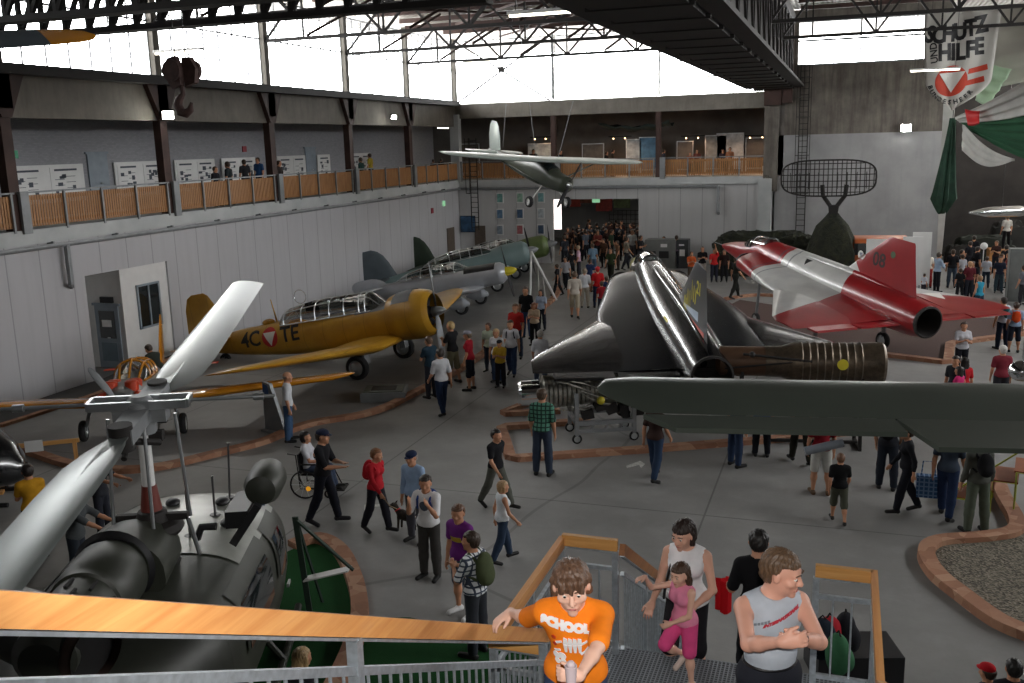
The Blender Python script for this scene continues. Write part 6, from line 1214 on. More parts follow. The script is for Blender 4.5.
# gallery exhibits along the back gallery
for k, (x_, w_, h_, cn, lb) in enumerate(((470, 1.2, 1.8, '55504a', 'dark display panel at the left end of the back gallery'), (540, 1.5, 1.7, '8b9aa4', 'pale display panel behind the hanging aircraft'), (593, 1.3, 1.6, '5a5650', 'grey display panel left of the blue picture'), (634, .9, 1.8, '8a98a2', 'tall pale display panel left of the blue screen'), (648, 1.0, 1.9, '3f6b8c', 'blue screen in the middle of the back gallery'), (685, .9, 1.6, '49443f', 'dark glass case beside a potted plant on the back gallery'), (716, 1.2, 1.9, '75797a', 'grey display case at the right of the back gallery'), (730, 1.5, 2.0, 'a9acae', 'white framed display panel near the right end of the back gallery'), (755, 1.0, 1.7, '3d3a38', 'narrow dark case at the right end of the back gallery'))):
    p = PY(x_, 150, DEP+4.6); t_ = thing('exhibition_stand', lb, 'display panel', (p[0], p[1], 4.95)); obj('panel_frame', MB().box((0, 0, h_/2+.3), (w_+.1, .08, h_+.1)).box((-w_/2, 0, .2), (.06, .3, .4)).box((w_/2, 0, .2), (.06, .3, .4)), M['alu'], t_); obj('panel_face', MB().box((0, -.05, h_/2+.3), (w_, .03, h_)), mat('panel%d' % k, cn, .5, 0, .3, 4), t_)
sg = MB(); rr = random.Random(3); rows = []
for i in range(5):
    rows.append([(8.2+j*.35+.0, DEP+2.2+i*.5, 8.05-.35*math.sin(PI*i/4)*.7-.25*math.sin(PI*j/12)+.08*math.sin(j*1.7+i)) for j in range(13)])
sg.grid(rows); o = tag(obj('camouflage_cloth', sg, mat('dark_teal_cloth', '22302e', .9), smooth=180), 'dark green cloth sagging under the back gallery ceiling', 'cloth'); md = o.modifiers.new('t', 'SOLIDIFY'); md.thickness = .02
# ================================================================ next hall beyond the doorway
struct('wall_next_hall', MB().box((8.5, DEP+15.3, 2.3), (18, .3, 4.6)).box((-.3, DEP+7.8, 2.3), (.3, 15.2, 4.6)).box((17.6, DEP+7.8, 2.3), (.3, 15.2, 4.6)), M['greywall'])
struct('ceiling_next_hall', MB().box((8.5, DEP+10.7, 4.62), (18.4, 9.3, .12)), M['white'])
t_ = thing('fluorescent_lamp', 'bright fluorescent lamp inside the next hall seen through the doorway', 'lamp', at(PY(623, 196, DEP+1.0)), 0); obj('lamp_housing', MB().box((0, 0, .05), (1.8, .3, .08)), M['white'], t_); obj('lamp_tube', MB().box((0, 0, -.01), (1.7, .22, .04)), M['tube_lamp'], t_); area('hall_lamp', (9, DEP+5, 4.2), (6, 1), (0, 0, 0), 110, (1, .95, .85))
for k, (x_, y_, w_, h_, cn, lb) in enumerate(((574, 200, .8, .8, '9a3a2c', 'red poster at the left inside the next hall'), (588, 198, 1.0, .6, '7a4630', 'brown poster second from the left inside the next hall'), (604, 201, 1.0, 1.2, '8c2f28', 'large red poster in the middle inside the next hall'), (622, 202, 1.0, .7, '54603a', 'green poster at the right inside the next hall'))):
    p = PY(x_, y_, DEP+12); tag(obj('wall_poster', MB().box((0, 0, 0), (w_*1.2, .03, h_*1.2)), mat('wp%d' % k, cn, .6, 0, .4, 4), loc=at(p)), lb, 'poster')
    obj_ = bpy.data.objects[-1] if False else None
tag(obj('exit_sign', MB().box((0, 0, 0), (.45, .06, .3)), bpy.data.materials['sign_green'], loc=at(PY(596, 200, DEP+.6))), 'lit green exit sign hanging in the doorway', 'sign')
b_ = MB(); 
for i in range(13): b_.bar((6.8+i*.3, DEP+11, 0), (6.8+i*.3, DEP+11, 2.3), .04)
for i in range(8): b_.bar((6.8, DEP+11, .2+.3*i), (10.4, DEP+11, .2+.3*i), .04)
tag(obj('wire_grid', b_, M['steel_dark']), 'dark wire grid wall inside the next hall', 'grid')
tag(obj('lit_opening', MB().box((0, 0, 0), (.55, .05, 2.0)), emission('bright_panel', 'fff2ea', 2.2), loc=at(PY(557, 213, DEP+2.5))), 'narrow brightly lit panel at the left inside the next hall', 'window')
# ================================================================ along the right back wall: machine, netted vehicle, radar
p = G(672, 262); gm = thing('simulator_console', 'grey console cabinet with two dark screens against the back wall right of the doorway', 'console', (12.6, 53.4, 0)); gm.scale = (.72, .72, .72)
obj('cabinet', MB().prism([(-1.3, 0, 0), (-1.3, 0, 1.6), (-1.1, 0, 2.2), (1.25, 0, 2.2), (1.25, 0, 0)], (0, -.5, 0), (0, .7, 0)), mat('console_grey', '6e706d', .5), gm); obj('side_cabinet', MB().box((1.75, .1, 1.1), (.9, 1.1, 2.2)), mat('console_dark', '35383a', .5), gm)
for x_ in (-.65, .35): obj('screen', MB().box((x_, -.52, 1.05), (.75, .04, .55)), M['black'], gm)
obj('label_plate', MB().box((.35, -.52, 1.75), (.5, .03, .25)).box((1.75, -.47, 1.2), (.4, .03, .5)).box((1.7, -.47, 1.8), (.4, .03, .12)), M['white'], gm)
m, t = newmat('camouflage_net', .95); x, y, z, v = t.xyz(); n = t.noise(v, 3.5, 6, .75); t.l(t.ramp(n, [(.35, lin('14160f')), (.5, lin('23261a')), (.68, lin('34361f'))]), t.b.inputs['Base Color']); t.bump(n, 1, .15); M['net'] = m
def lumpy(c, r, seed, e=2.4, n=26, m_=14, base=.0, amp=.07):
    rr = random.Random(seed); R_ = []
    for j in range(m_+1):
        a = PI/2*j/m_; R_.append([]); 
        for k in range(n):
            b_ = 2*PI*k/n; cc = math.copysign(abs(math.cos(b_))**(2/e), math.cos(b_)); ss = math.copysign(abs(math.sin(b_))**(2/e), math.sin(b_)); q = max(math.cos(a), .02)**(2/e); w_ = 1+rr.uniform(-amp, amp)*(1 if j else .5); R_[-1].append((c[0]+r[0]*q*cc*w_, c[1]+r[1]*q*ss*w_, c[2]+r[2]*math.sin(a)**(2/e)*w_))
    return MB().loft(R_)
nv = thing('netted_vehicle', 'long vehicle covered by dark camouflage netting along the right back wall', 'vehicle', (18.4, 51.4, 0)); nv.scale = (.9, .9, .95); obj('net_cover', lumpy((0, 0, 0), (2.9, 1.3, 2.25), 4, 5), M['net'], nv); obj('window_slot', MB().box((-1.7, -1.33, 1.55), (.6, .04, .4)), mat('slot_pale', '8e959a', .4), nv)
for x_ in (-1.9, 1.8): a, b2 = MB(), MB(); wheel(a, b2, (x_, -1.25, .42), .42, .25); obj('tire', a, M['rubber'], nv)
rb = thing('radar_mount', 'netted radar mount tapering upward below the wide mesh aerial', 'radar', (21.75, 48.6, 0)); rb_k = .86; obj('net_cover', MB().loft([[(r_*math.cos(2*PI*k/18)*(1+.08*math.sin(k*2.3+j)), r_*.9*math.sin(2*PI*k/18)*(1+.08*math.sin(k*1.9+j)), h_) for k in range(18)] for j, (r_, h_) in enumerate(((1.3, 0), (1.27, .8), (1.2, 1.5), (1.0, 2.2), (.75, 2.8), (.35, 3.2), (.2, 3.4)))]), M['net'], rb)
obj('yoke', MB().tube([(-.1, 0, 3.3), (-.15, 0, 3.7), (-.5, 0, 4.2), (-.55, 0, 4.7)], .1, 8).tube([(.1, 0, 3.3), (.15, 0, 3.7), (.5, 0, 4.2), (.55, 0, 4.7)], .1, 8).box((0, 0, 3.5), (.4, .4, .5)), M['steel_dark'], rb)
ant = MB(); AC = at(PY(828, 178, 48.4)); W_, H2 = 2.15, .84
def ap(u, w_): # superellipse mesh dish, curved in depth
    return (u*W_, .5*(u*u)-.2, w_*H2)
for k in range(-10, 11):
    u = k/10.5; hmax = (1-abs(u)**3.2)**(1/3.2); ant.tube([ap(u, hmax*q/4) for q in range(-4, 5)], .022, 5)
for w_ in (-.8, -.5, -.17, .17, .5, .8): um = (1-abs(w_)**3.2)**(1/3.2); ant.tube([ap(um*q/6, w_) for q in range(-6, 7)], .022, 5)
rim = []
for k in range(41): a = 2*PI*k/40; cc, ss = math.cos(a), math.sin(a); rim.append(ap(math.copysign(abs(cc)**.62, cc), math.copysign(abs(ss)**.62, ss)))
ant.tube(rim, .04, 6); 
for k in range(-4, 5): ant.tube([ap(k/5, .3), (k/5*W_, .55, 0), ap(k/5, -.6)], .02, 5)
ao = obj('aerial_reflector', ant, M['steel_dark'], rb); ao.location = (AC[0]-21.75, AC[1]-48.6, AC[2])
# orange vehicle and white panels beyond the red jet
ov = thing('service_vehicle', 'orange vehicle partly hidden behind the fin of the red jet', 'vehicle', (23.9, 49.0, 0), math.radians(4)); ov.scale = (.9, .9, 1.1); obj('cab', MB().loft(body_rings([(-1.5, 1.2, .85, .55, .8, 4), (-1.3, 1.25, .95, .8, .9, 4), (1.3, 1.25, .95, .8, .9, 4), (1.5, 1.2, .85, .55, .8, 4)], 28, .4)), mat('vehicle_orange', 'a8562a', .5), ov); obj('window_band', MB().box((0, 0, 1.55), (2.7, 1.92, .5)), bpy.data.materials['dark_glass'], ov)
for x_ in (-.9, .9):
    for s in (-1, 1): a, b2 = MB(), MB(); wheel(a, b2, (x_, s*.85, .38), .38, .2); obj('tire', a, M['rubber'], ov)
for k, (pp, w_, h_, lb) in enumerate((((877, 258), .95, 2.15, 'white information panel between the radar mount and the red fin'), ((912, 262), .85, 2.2, 'white information panel just right of the red fin'), ((921, 260), .8, 2.35, 'taller white information panel behind another near the right wall'))):
    g_ = PY(pp[0], pp[1], 46.0+k*.6); t_ = thing('information_board', lb, 'information panel', (g_[0], g_[1], 0)); obj('panel', MB().box((0, 0, h_/2+.25), (w_, .08, h_)), M['white'], t_); obj('stand', MB().box((-w_*.4, 0, .15), (.05, .5, .3)).box((w_*.4, 0, .15), (.05, .5, .3)), M['steel_grey'], t_)
oc = thing('generator_box', 'low orange equipment box behind the black jet\'s fin', 'equipment', (20.3, 46.2, 0)); obj('housing', MB().box((0, 0, .45), (2.2, 1.0, .9)), mat('box_orange', '94622c', .6), oc); obj('round_grille', MB().lathe([(.05, 0), (.28, 0), (.28, .06), (.05, .06)], (-.5, -.55, .6), 'y', 20).lathe([(.05, 0), (.28, 0), (.28, .06), (.05, .06)], (.4, -.55, .6), 'y', 20), M['black'], oc)
# ================================================================ banner, swags and folded parachute
M['banner'] = mat('banner', 'c9c7c0', .8, 0, .06, 1, .2)
BX0, BX1, BZ1 = 25.25, 28.3, 12.2; BYY = 47.9
bo_ = MB(); rows = []
for i in range(21):
    f_ = i/20; z_ = BZ1-4.15*f_; w0 = BX0+.35*f_*f_+(.95*max(0, (f_-.72)/.28)**1.6); w1 = BX1-.28*f_-(1.35*max(0, (f_-.72)/.28)**1.6); rows.append([(w0+(w1-w0)*j/20, BYY+.06*math.sin(j*.8+i*.15), z_-.12*math.sin(PI*j/20)*f_) for j in range(21)])
bo_.grid(rows); bn = thing('banner', 'large white banner with SCHUTZ UND HILFE lettering and a red triangle emblem', 'banner'); bs = obj('banner_cloth', bo_, M['banner'], bn, smooth=180); md = bs.modifiers.new('t', 'SOLIDIFY'); md.thickness = .015
UX, VZ = (1, 0, .06), (0, 0, 1); inkm = M['mk_black']; redm = mat('banner_red', 'c8442e', .7)
def btxt(s_, size, x_, z_, rot=0, bold=.02, sx=1): 
    a = math.radians(rot); U_ = Vector((math.cos(a), 0, math.sin(a))); V_ = Vector((-math.sin(a), 0, math.cos(a))); return marking('lettering', strip_text(s_, size, bold), inkm, bn, (x_, BYY-.3, z_), U_, V_, bs, .02, sx)
for ch, x_, z_, r_ in (('S', 25.52, 11.22, -12), ('C', 25.85, 11.17, -5), ('H', 26.27, 11.22, 0), ('U', 26.72, 11.27, 3), ('T', 27.14, 11.4, 6), ('Z', 27.55, 11.52, 10)): btxt(ch, .96, x_, z_, r_, .045, .78)
for ch, x_, z_ in (('H', 26.15, 10.42), ('I', 26.5, 10.42), ('L', 26.78, 10.42), ('F', 27.16, 10.5), ('E', 27.52, 10.62)): btxt(ch, .96, x_, z_, 3, .045, .8)
btxt('UND', .4, 25.72, 10.45, 97, .01)
marking('emblem_disc', disc2(.66, 36, 6), redm, bn, (26.48, BYY-.3, 9.22), UX, VZ, bs, .03); marking('emblem_triangle', poly2([(-.5, .36), (.56, .36), (.02, -.5)], 8), M['mk_white'], bn, (26.48, BYY-.3, 9.22), UX, VZ, bs, .06)
for z_, x_ in ((9.62, 27.52), (9.12, 27.42)): marking('emblem_bar', poly2([(-.38, -.12), (.40, .0), (.36, .24), (-.36, .1)], 6), redm, bn, (x_, BYY-.3, z_), UX, VZ, bs, .02)
for k, ch in enumerate('BUNDESHEER'):
    a = math.radians(-165+k*14.5); btxt(ch, .27, 26.52+.92*math.cos(a), 9.22+.92*math.sin(a), math.degrees(a)+90, .012)
obj('hanging_rod', MB().tube([(BX0-.1, BYY, BZ1+.02), (BX1+.1, BYY, BZ1+.02)], .03, 8).tube([(BX0+.3, BYY, BZ1), (BX0+.3, BYY, 13.4)], .01, 5).tube([(BX1-.3, BYY, BZ1), (BX1-.3, BYY, 13.4)], .01, 5), M['steel_dark'], bn)
def swag(name, a0, a1, b0, b1, mt, label, sag=.6, folds=9, Yd=0):
    rows = []
    for i in range(13):
        u = i/12; row = []
        for j in range(17):
            w_ = j/16; p_ = (Vector(a0)*(1-u)+Vector(a1)*u)*(1-w_)+(Vector(b0)*(1-u)+Vector(b1)*u)*w_; p_ = p_+Vector((0, .10*math.sin(w_*folds*2), -sag*math.sin(PI*u)*(.6+.4*w_)+.05*math.sin(w_*folds*2+1))); row.append(tuple(p_))
        rows.append(row)
    o = obj(name, MB().grid(rows), mt, smooth=180); md = o.modifiers.new('t', 'SOLIDIFY'); md.thickness = .02; return tag(o, label, 'fabric')
M['cloth_white'] = mat('cloth_white', 'b5b5b0', .9, 0, .1, 2, .2); M['cloth_green'] = mat('cloth_green', '1c4a30', .9, 0, .15, 2, .2); M['cloth_mint'] = mat('cloth_mint', 'b4d0b2', .9, 0, .08, 2)
q = lambda x_, y_, Y_: at(PY(x_, y_, Y_))
swag('draped_fabric', q(955, 118, 50), q(1080, 45, 44), q(960, 122, 50.2), q(1090, 92, 44), M['cloth_white'], 'white draped fabric swag beneath the banner at the right edge', .35)
swag('draped_fabric', q(961, 122, 50.2), q(1090, 92, 44.2), q(964, 125, 50.4), q(1100, 135, 44.5), M['cloth_green'], 'upper dark green draped fabric at the right edge', .45)
swag('draped_fabric', q(964, 125, 50.4), q(1100, 134, 44.6), q(965, 127, 50.5), q(1100, 178, 45), M['cloth_green'], 'lower dark green draped fabric at the right edge', .4)
swag('draped_fabric', q(963, 124, 50.3), q(1015, 160, 47.5), q(962, 150, 50.6), q(1012, 160, 47.6), M['cloth_white'], 'white fabric corner hanging below the green swags', .5)
swag('draped_fabric', q(1000, 8, 49), q(1100, -8, 46), q(985, 90, 49.5), q(1100, 60, 46.5), M['banner'], 'pale fabric sheet hanging right of the banner', .1)
swag('draped_fabric', q(985, 62, 48.6), q(1012, 70, 48.2), q(975, 100, 48.8), q(990, 104, 48.5), M['cloth_mint'], 'mint-green fabric hanging beside the banner', .1)
swag('draped_fabric', q(965, 110, 48.5), q(980, 112, 48.2), q(968, 126, 48.5), q(979, 124, 48.2), M['mk_red'], 'small red flag under the banner emblem', .05, 3)
pc = thing('folded_parachute', 'dark green parachute hanging folded beside the grey back wall', 'parachute', at(PY(953, 118, 50.5))); z1 = float(PY(950, 212, 50.5)[2]-PY(953, 118, 50.5)[2])
rg = []
for j in range(15):
    f_ = j/14; r_ = .12+.42*f_**1.3 if f_ < .85 else .5*(1-(f_-.85)/.15*.65); rg.append([((r_*(1+.28*math.sin(k*PI/2.2+j*.05)))*math.cos(2*PI*k/30)-.2*f_, (r_*.7*(1+.28*math.cos(k*PI/1.7)))*math.sin(2*PI*k/30), z1*f_+.1*math.sin(k*1.3)*(f_ > .9)) for k in range(30)])
obj('canopy_cloth', MB().loft(rg), mat('chute_green', '1f3d2e', .85, 0, .25, 3), pc); obj('cord', MB().tube([(0, 0, 0), (0, 0, 13.3-float(PY(953, 118, 50.5)[2]))], .02, 5), M['steel_dark'], pc)
swag('draped_fabric', q(944, 95, 50.9), q(955, 108, 50.9), q(936, 262, 51.5), q(941, 262, 51.5), M['cloth_white'], 'long white sheet hanging behind the folded parachute', .0, 3)
# right dark hall: exhibits half lost in shadow
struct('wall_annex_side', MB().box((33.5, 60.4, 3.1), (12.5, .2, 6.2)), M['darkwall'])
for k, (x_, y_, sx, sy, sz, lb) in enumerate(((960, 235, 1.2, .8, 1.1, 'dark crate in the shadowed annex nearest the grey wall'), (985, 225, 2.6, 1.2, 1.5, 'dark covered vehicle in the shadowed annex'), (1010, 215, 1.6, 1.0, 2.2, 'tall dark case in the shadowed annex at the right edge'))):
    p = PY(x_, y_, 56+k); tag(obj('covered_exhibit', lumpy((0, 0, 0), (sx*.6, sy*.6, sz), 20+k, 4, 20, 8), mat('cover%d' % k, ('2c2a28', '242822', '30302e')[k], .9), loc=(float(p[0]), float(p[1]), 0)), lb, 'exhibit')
gp = PY(1002, 212, 53); tag(obj('display_aircraft_model', MB().loft(body_rings([(-1.6, 0, .05, .05, .05, 2), (-.5, 0, .25, .28, .25, 2), (.8, 0, .28, .3, .25, 2), (1.5, 0, .06, .06, .06, 2)], 20, .2)).tube([(0, 0, -.2), (0, 0, 6.2)], .01, 5), M['chrome'], loc=at(gp), rot=(0, 0, .3)), 'shiny silver fuselage shape hanging in the dark annex', 'aircraft model')
tag(obj('spot_ball', MB().ball((0, 0, 0), .16).tube([(0, 0, -3.0), (0, 0, -.1)], .02, 6), M['white'], loc=at(PY(984, 246, 48))), 'small white globe on a thin pole in the crowd at the right', 'globe lamp')
gc = PY(1022, 245, 44.5); tag(obj('grey_cabinet', MB().box((0, 0, 1.1), (.9, .6, 2.2)).box((0, -.31, 1.1), (.8, .02, 2.0)), mat('cab_grey', '6f7371', .6), loc=(float(gc[0]), float(gc[1]), 0)), 'grey cabinet at the right edge beyond the crowd', 'cabinet')
# yellow framed step bleachers, lower right
p = G(945, 510); bl = thing('step_unit', 'orange and yellow steps with yellow tube frame behind the gravel bed', 'steps', at(G(984, 505)), math.radians(-10)); bl.scale = (.78, .78, .78); ym = mat('tube_yellow', '9aa02c', .5); om = mat('board_orange', '8e4e2c', .6)
for k in range(4):
    obj('step_board', MB().box((-.6+.5*k, .1+.0*k, .25+.28*k), (.6, 1.1, .05)), om, bl)
    for s in (-.5, .6): obj('frame_leg', MB().tube([(-.6+.5*k-.25, s, 0), (-.6+.5*k-.25, s, .25+.28*k), (-.6+.5*k+.25, s, .25+.28*k), (-.6+.5*k+.25, s, 0)], .022, 6), ym, bl)
obj('guard_rail', MB().tube([(-.8, -.5, .3), (1.0, -.5, 1.9), (1.3, -.5, 1.4)], .022, 6).tube([(1.2, -.5, 0), (1.2, -.5, 2.0), (1.2, .6, 2.0), (1.2, .6, 0)], .022, 6), ym, bl)
# small exhibits on the left display floor
p = at(G(275, 432)); sf = thing('fin_display', 'grey tail-fin shaped exhibit with a blue patch standing by the border', 'exhibit', p, math.radians(-15)); obj('fin_body', MB().prism([(-.3, 0, 0), (.45, 0, 0), (-.02, 0, 1.25), (-.28, 0, 1.3)], (0, -.05, 0), (0, .05, 0)), M['steel_grey'], sf); obj('blue_patch', MB().prism([(-.26, 0, .98), (-.06, 0, .98), (-.1, 0, 1.22), (-.26, 0, 1.24)], (0, -.065, 0), (0, -.052, 0)), M['blue'], sf); obj('foot', MB().box((.05, 0, .03), (.8, .3, .06)), M['steel_grey'], sf)
p = at(G(385, 398)); ds = thing('floor_sign', 'flat grey information sign lying on the display floor beside the yellow trainer', 'sign', p, math.radians(20)); obj('sign_base', MB().box((0, 0, .14), (1.25, 1.0, .26)), mat('sign_grey', '7d8284', .5), ds); obj('sign_face', MB().box((0, -.05, .29), (1.1, .8, .03)).box((.0, -.05, .31), (.7, .5, .01), mi=1), [mat('sign_face_m', '5c625c', .5, 0, .35, 6), M['steel_dark']], ds)
p = at(G(42, 486)); wb_ = thing('wooden_barrier', 'light wooden barrier with a paper notice beside the black cockpit', 'barrier', p, math.radians(35))
obj('rail', MB().box((0, 0, .95), (1.7, .05, .09)), M['wood_x'], wb_)
for x_ in (-.75, .75): obj('post', MB().box((x_, 0, .48), (.08, .05, .96)).box((x_, 0, .03), (.08, .6, .06)), M['wood_z'], wb_)
obj('notice', MB().box((-.05, -.035, .92), (.36, .01, .25)), M['white'], wb_)
p = at(PD(316, 560, 13.5)); 
gs = thing('sign_stand', 'dark green lattice stand with white plate on the green carpet beside the helicopter', 'stand', at(G(322, 612)), math.radians(10)); dg_ = mat('stand_green', '25352c', .6)
obj('frame', MB().bar((-.2, 0, 0), (-.32, 0, 1.55), .09, .03).bar((-.3, 0, 1.5), (.55, 0, .72), .06, .03).bar((-.1, .3, 0), (-.3, 0, 1.5), .05, .03), dg_, gs); obj('plate', MB().bar((-.22, -.02, .55), (.5, -.02, .75), .2, .02, (0, 0, 1)), M['white'], gs)
# white step frame beside the far green aircraft
p = at(G(541, 300)); lf = thing('easel', 'white tubular easel frame beside the farthest green aircraft', 'frame', p, .3); obj('frame_tubes', MB().tube([(-.5, 0, 0), (-.4, .2, 2.2)], .05, 6).tube([(-.4, .2, 2.2), (.7, -.2, 0)], .06, 6).tube([(-.1, .2, 0), (-.1, .1, 1.6)], .03, 6).tube([(.2, .1, 0), (.1, 0, 1.2)], .03, 6), M['white'], lf)
# colourful rucksacks and black case below the landing, seen through the right railing
p = at(G(838, 655)); tag(obj('black_case', MB().box((0, 0, .2), (1.1, .7, .4)), M['black'], loc=at(G(852, 672)), rot=(0, 0, .3)), 'flat black case on the floor under the right side of the stairs', 'case')

for k, (xx, yy, w_) in enumerate(((123, 113, 2.0), (241, 114, 1.7), (321, 119, 1.6))):
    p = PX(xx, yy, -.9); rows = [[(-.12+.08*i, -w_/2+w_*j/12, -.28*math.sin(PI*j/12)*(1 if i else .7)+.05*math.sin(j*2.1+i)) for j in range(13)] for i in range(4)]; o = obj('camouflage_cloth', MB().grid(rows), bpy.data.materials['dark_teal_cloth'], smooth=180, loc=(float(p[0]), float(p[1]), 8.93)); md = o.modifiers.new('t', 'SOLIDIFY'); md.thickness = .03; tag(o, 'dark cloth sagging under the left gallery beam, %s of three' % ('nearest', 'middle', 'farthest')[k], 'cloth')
# ================================================================ the people
def loc2(root_xy, z, face, W):
    a = -math.radians(face); d = np.array(W, float)-np.array([root_xy[0], root_xy[1], z]); return (d[0]*math.cos(a)-d[1]*math.sin(a), d[0]*math.sin(a)+d[1]*math.cos(a), d[2])
# --- the boy in orange on the stairs
bx, bz, bf = (21.09, 4.32), 3.57, 190
wr_ = loc2(bx, bz, bf, (20.60, 4.60, 4.47)); w2 = loc2(bx, bz, bf, PD(578, 680, 4.30))
J = human(bx, 1.46, bf, dict(lean=14, head=(6, 4, 2), ra=('to', *wr_, (.3, -.4, -.8)), la=('to', *w2, (-1.2, -.5, .1)), ll=(10, 22), rl=(28, 40), rh=dict(d=(.75, .45, -.35), n=(0, 0, 1), t=(-.2, 1, 0), curl=(22, 20, 22, 26), thumb=40, spread=5), lh=dict(d=(1, .2, .1), n=(0, 1, .2), t=(0, 0, 1), curl=(45, 50, 50, 50), thumb=30), h=.0075, gaze=(0, -.15)),
          'f6841c', '33405c', '5f4636', 'e6b8a2', '444444', hairstyle='mop', lod=2, headk=1.10, sleeve='half', label='boy in an orange SCHOOL T-shirt climbing the stairs with a hand on the wooden rail', z=bz)
M['print_white'] = mat('print_white', 'f0eeee', .6, var=.02)
shirt = [o for o in kids(J['root']) if o.name.startswith('shirt')][0]; upb = J['upt']; Uu, Vv = tuple(J['R']@v3(-1, 0, -.12)), tuple(J['R']@v3(0, 0, 1))
def on_shirt(nm, shp, dx, dz, mt, H=1.5, off=.004, J_=None, sh_=None, U_=None, V_=None):
    J_ = J_ or J; o_ = J_['upt'](-dx/H, .12, .21+dz/H); return marking(nm, shp, mt, J_['root'], tuple(o_), U_ or Uu, V_ or Vv, sh_ or shirt, off+.004, 1, .06)
on_shirt('shirt_lettering', strip_text('SCHOOL', .060, .006), -.032, .078, M['print_white'])
for k in range(4): on_shirt('shirt_cartoon_tooth', poly2([(-.011, .02), (.011, .022), (.007, -.028), (-.004, -.03)], 3), -.035+.024*k, -.055, M['print_white']); on_shirt('shirt_cartoon_tooth', poly2([(-.012, -.016), (.012, -.016), (.010, .02), (-.008, .024)], 3), -.035+.024*k, -.012, M['print_white'])
for dx, dz in ((-.07, -.02), (.06, -.015), (-.08, -.085), (.055, -.085)): on_shirt('shirt_cartoon_bone', poly2([(-.016, -.008), (.014, .012), (.018, .002), (-.010, -.018)], 2), dx, dz, M['print_white'])
for dx, dz in ((.085, -.06), (.08, -.12)): on_shirt('shirt_lightning', poly2([(-.03, -.03), (.012, .0), (.035, .04), (-.006, .01)], 3), dx, dz, M['print_white'])
for dx, dz, r_ in ((-.085, -.125, .018), (-.055, -.118, .02), (-.05, -.15, .016), (-.08, -.155, .014)): on_shirt('shirt_cartoon_blob', disc2(r_, 12, 2), dx, dz, M['print_white'])
on_shirt('shirt_small_marks', disc2(.012, 10, 2), -.095, -.0, M['orange_red']); on_shirt('shirt_small_marks', disc2(.011, 10, 2), -.09, -.045, M['orange_red'])
cu = PD(571, 672, 4.24); tag(obj('cup', MB().lathe([(.022, -.05), (.028, .03), (.024, .032), (.02, -.045)], (0, 0, 0), 'z', 18).ball((0, 0, .035), (.02, .02, .02)), [mat('cup_white', 'c9b8bc', .5), ], loc=at(cu)), 'small ice-cream cup held by the boy in orange', 'cup')
# --- the man in the sleeveless grey shirt
mx, mz, mf = (21.98, 5.40), 2.96, 208
hL = loc2(mx, mz, mf, PD(800, 638, 5.22)); hR = loc2(mx, mz, mf, PD(782, 642, 5.12))
Jm = human(mx, 1.74, mf, dict(lean=2, tuck=True, head=(48, 10, 0), ra=('to', *hR, (.6, -.5, -.7)), la=('to', *hL, (-.8, -.4, -.6)), ll=(8, 18), rl=(4, 8), rh=dict(d=(-.8, .5, .25), n=(.3, .9, .2), t=(0, 0, 1), curl=(40, 42, 40, 38), thumb=38), lh=dict(d=(.8, .4, .1), n=(-.3, .9, .1), t=(0, .1, 1), curl=(55, 55, 55, 50), thumb=30), h=.009, gaze=(0, -.2)),
          'b4bcc6', '22242c', '5f4936', 'dca58f', '222222', sleeve='none', hairstyle='short', lod=2, fat=1.1, label='man in a sleeveless pale grey shirt standing on the stairs with his hands together', z=mz)
ms = [o for o in kids(Jm['root']) if o.name.startswith('shirt')][0]
on_shirt('shirt_lettering', strip_text('INTERNATIONAL', .031, .0025), .015, .07, mat('print_red', 'b83040', .6), 1.8, .004, Jm, ms, tuple(Jm['R']@v3(-1, 0, .42)), tuple(Jm['R']@v3(-.42*-1*-1, 0, 1)))
M['print_grey'] = mat('print_grey', '7a8088', .6)
for k in range(5): on_shirt('shirt_grey_marks', poly2([(-.006, -.010), (.008, -.004), (.008, .010), (-.006, .004)], 2), -.145+.018*k, .005+.0075*k, M['print_grey'], 1.8, .004, Jm, ms)
wr3 = Jm['larm']; d_ = (wr3[2]-wr3[1])/np.linalg.norm(wr3[2]-wr3[1]); wp = wr3[2]-d_*.02; wb = MB(); wb.tube([tuple(wp-d_*.012), tuple(wp+d_*.012)], .037, 16, cap=False); bl_ = MB(); rb_ = Jm['R']; hp_ = Jm['hip']+rb_@v3(0, 0, .058*1.74); bl_.tube([tuple(hp_+rb_@v3((.151)*math.cos(a), (.114)*math.sin(a), 0)) for a in [2*PI*i/28 for i in range(29)]], .016, 8); obj('belt', bl_, M['black'], Jm['root']); wo = obj('wristwatch', wb, M['black'], Jm['root'])
nb = MB(); nk = Jm['neck']; nb.tube([tuple(nk+Jm['R']@v3(.075*math.sin(a), .07*math.cos(a)+.01, -.012-.02*math.cos(a))) for a in [2*PI*i/24 for i in range(25)]], .0035, 6); obj('necklace', nb, mat('gold', 'c9a24a', .3, .9), Jm['root'])
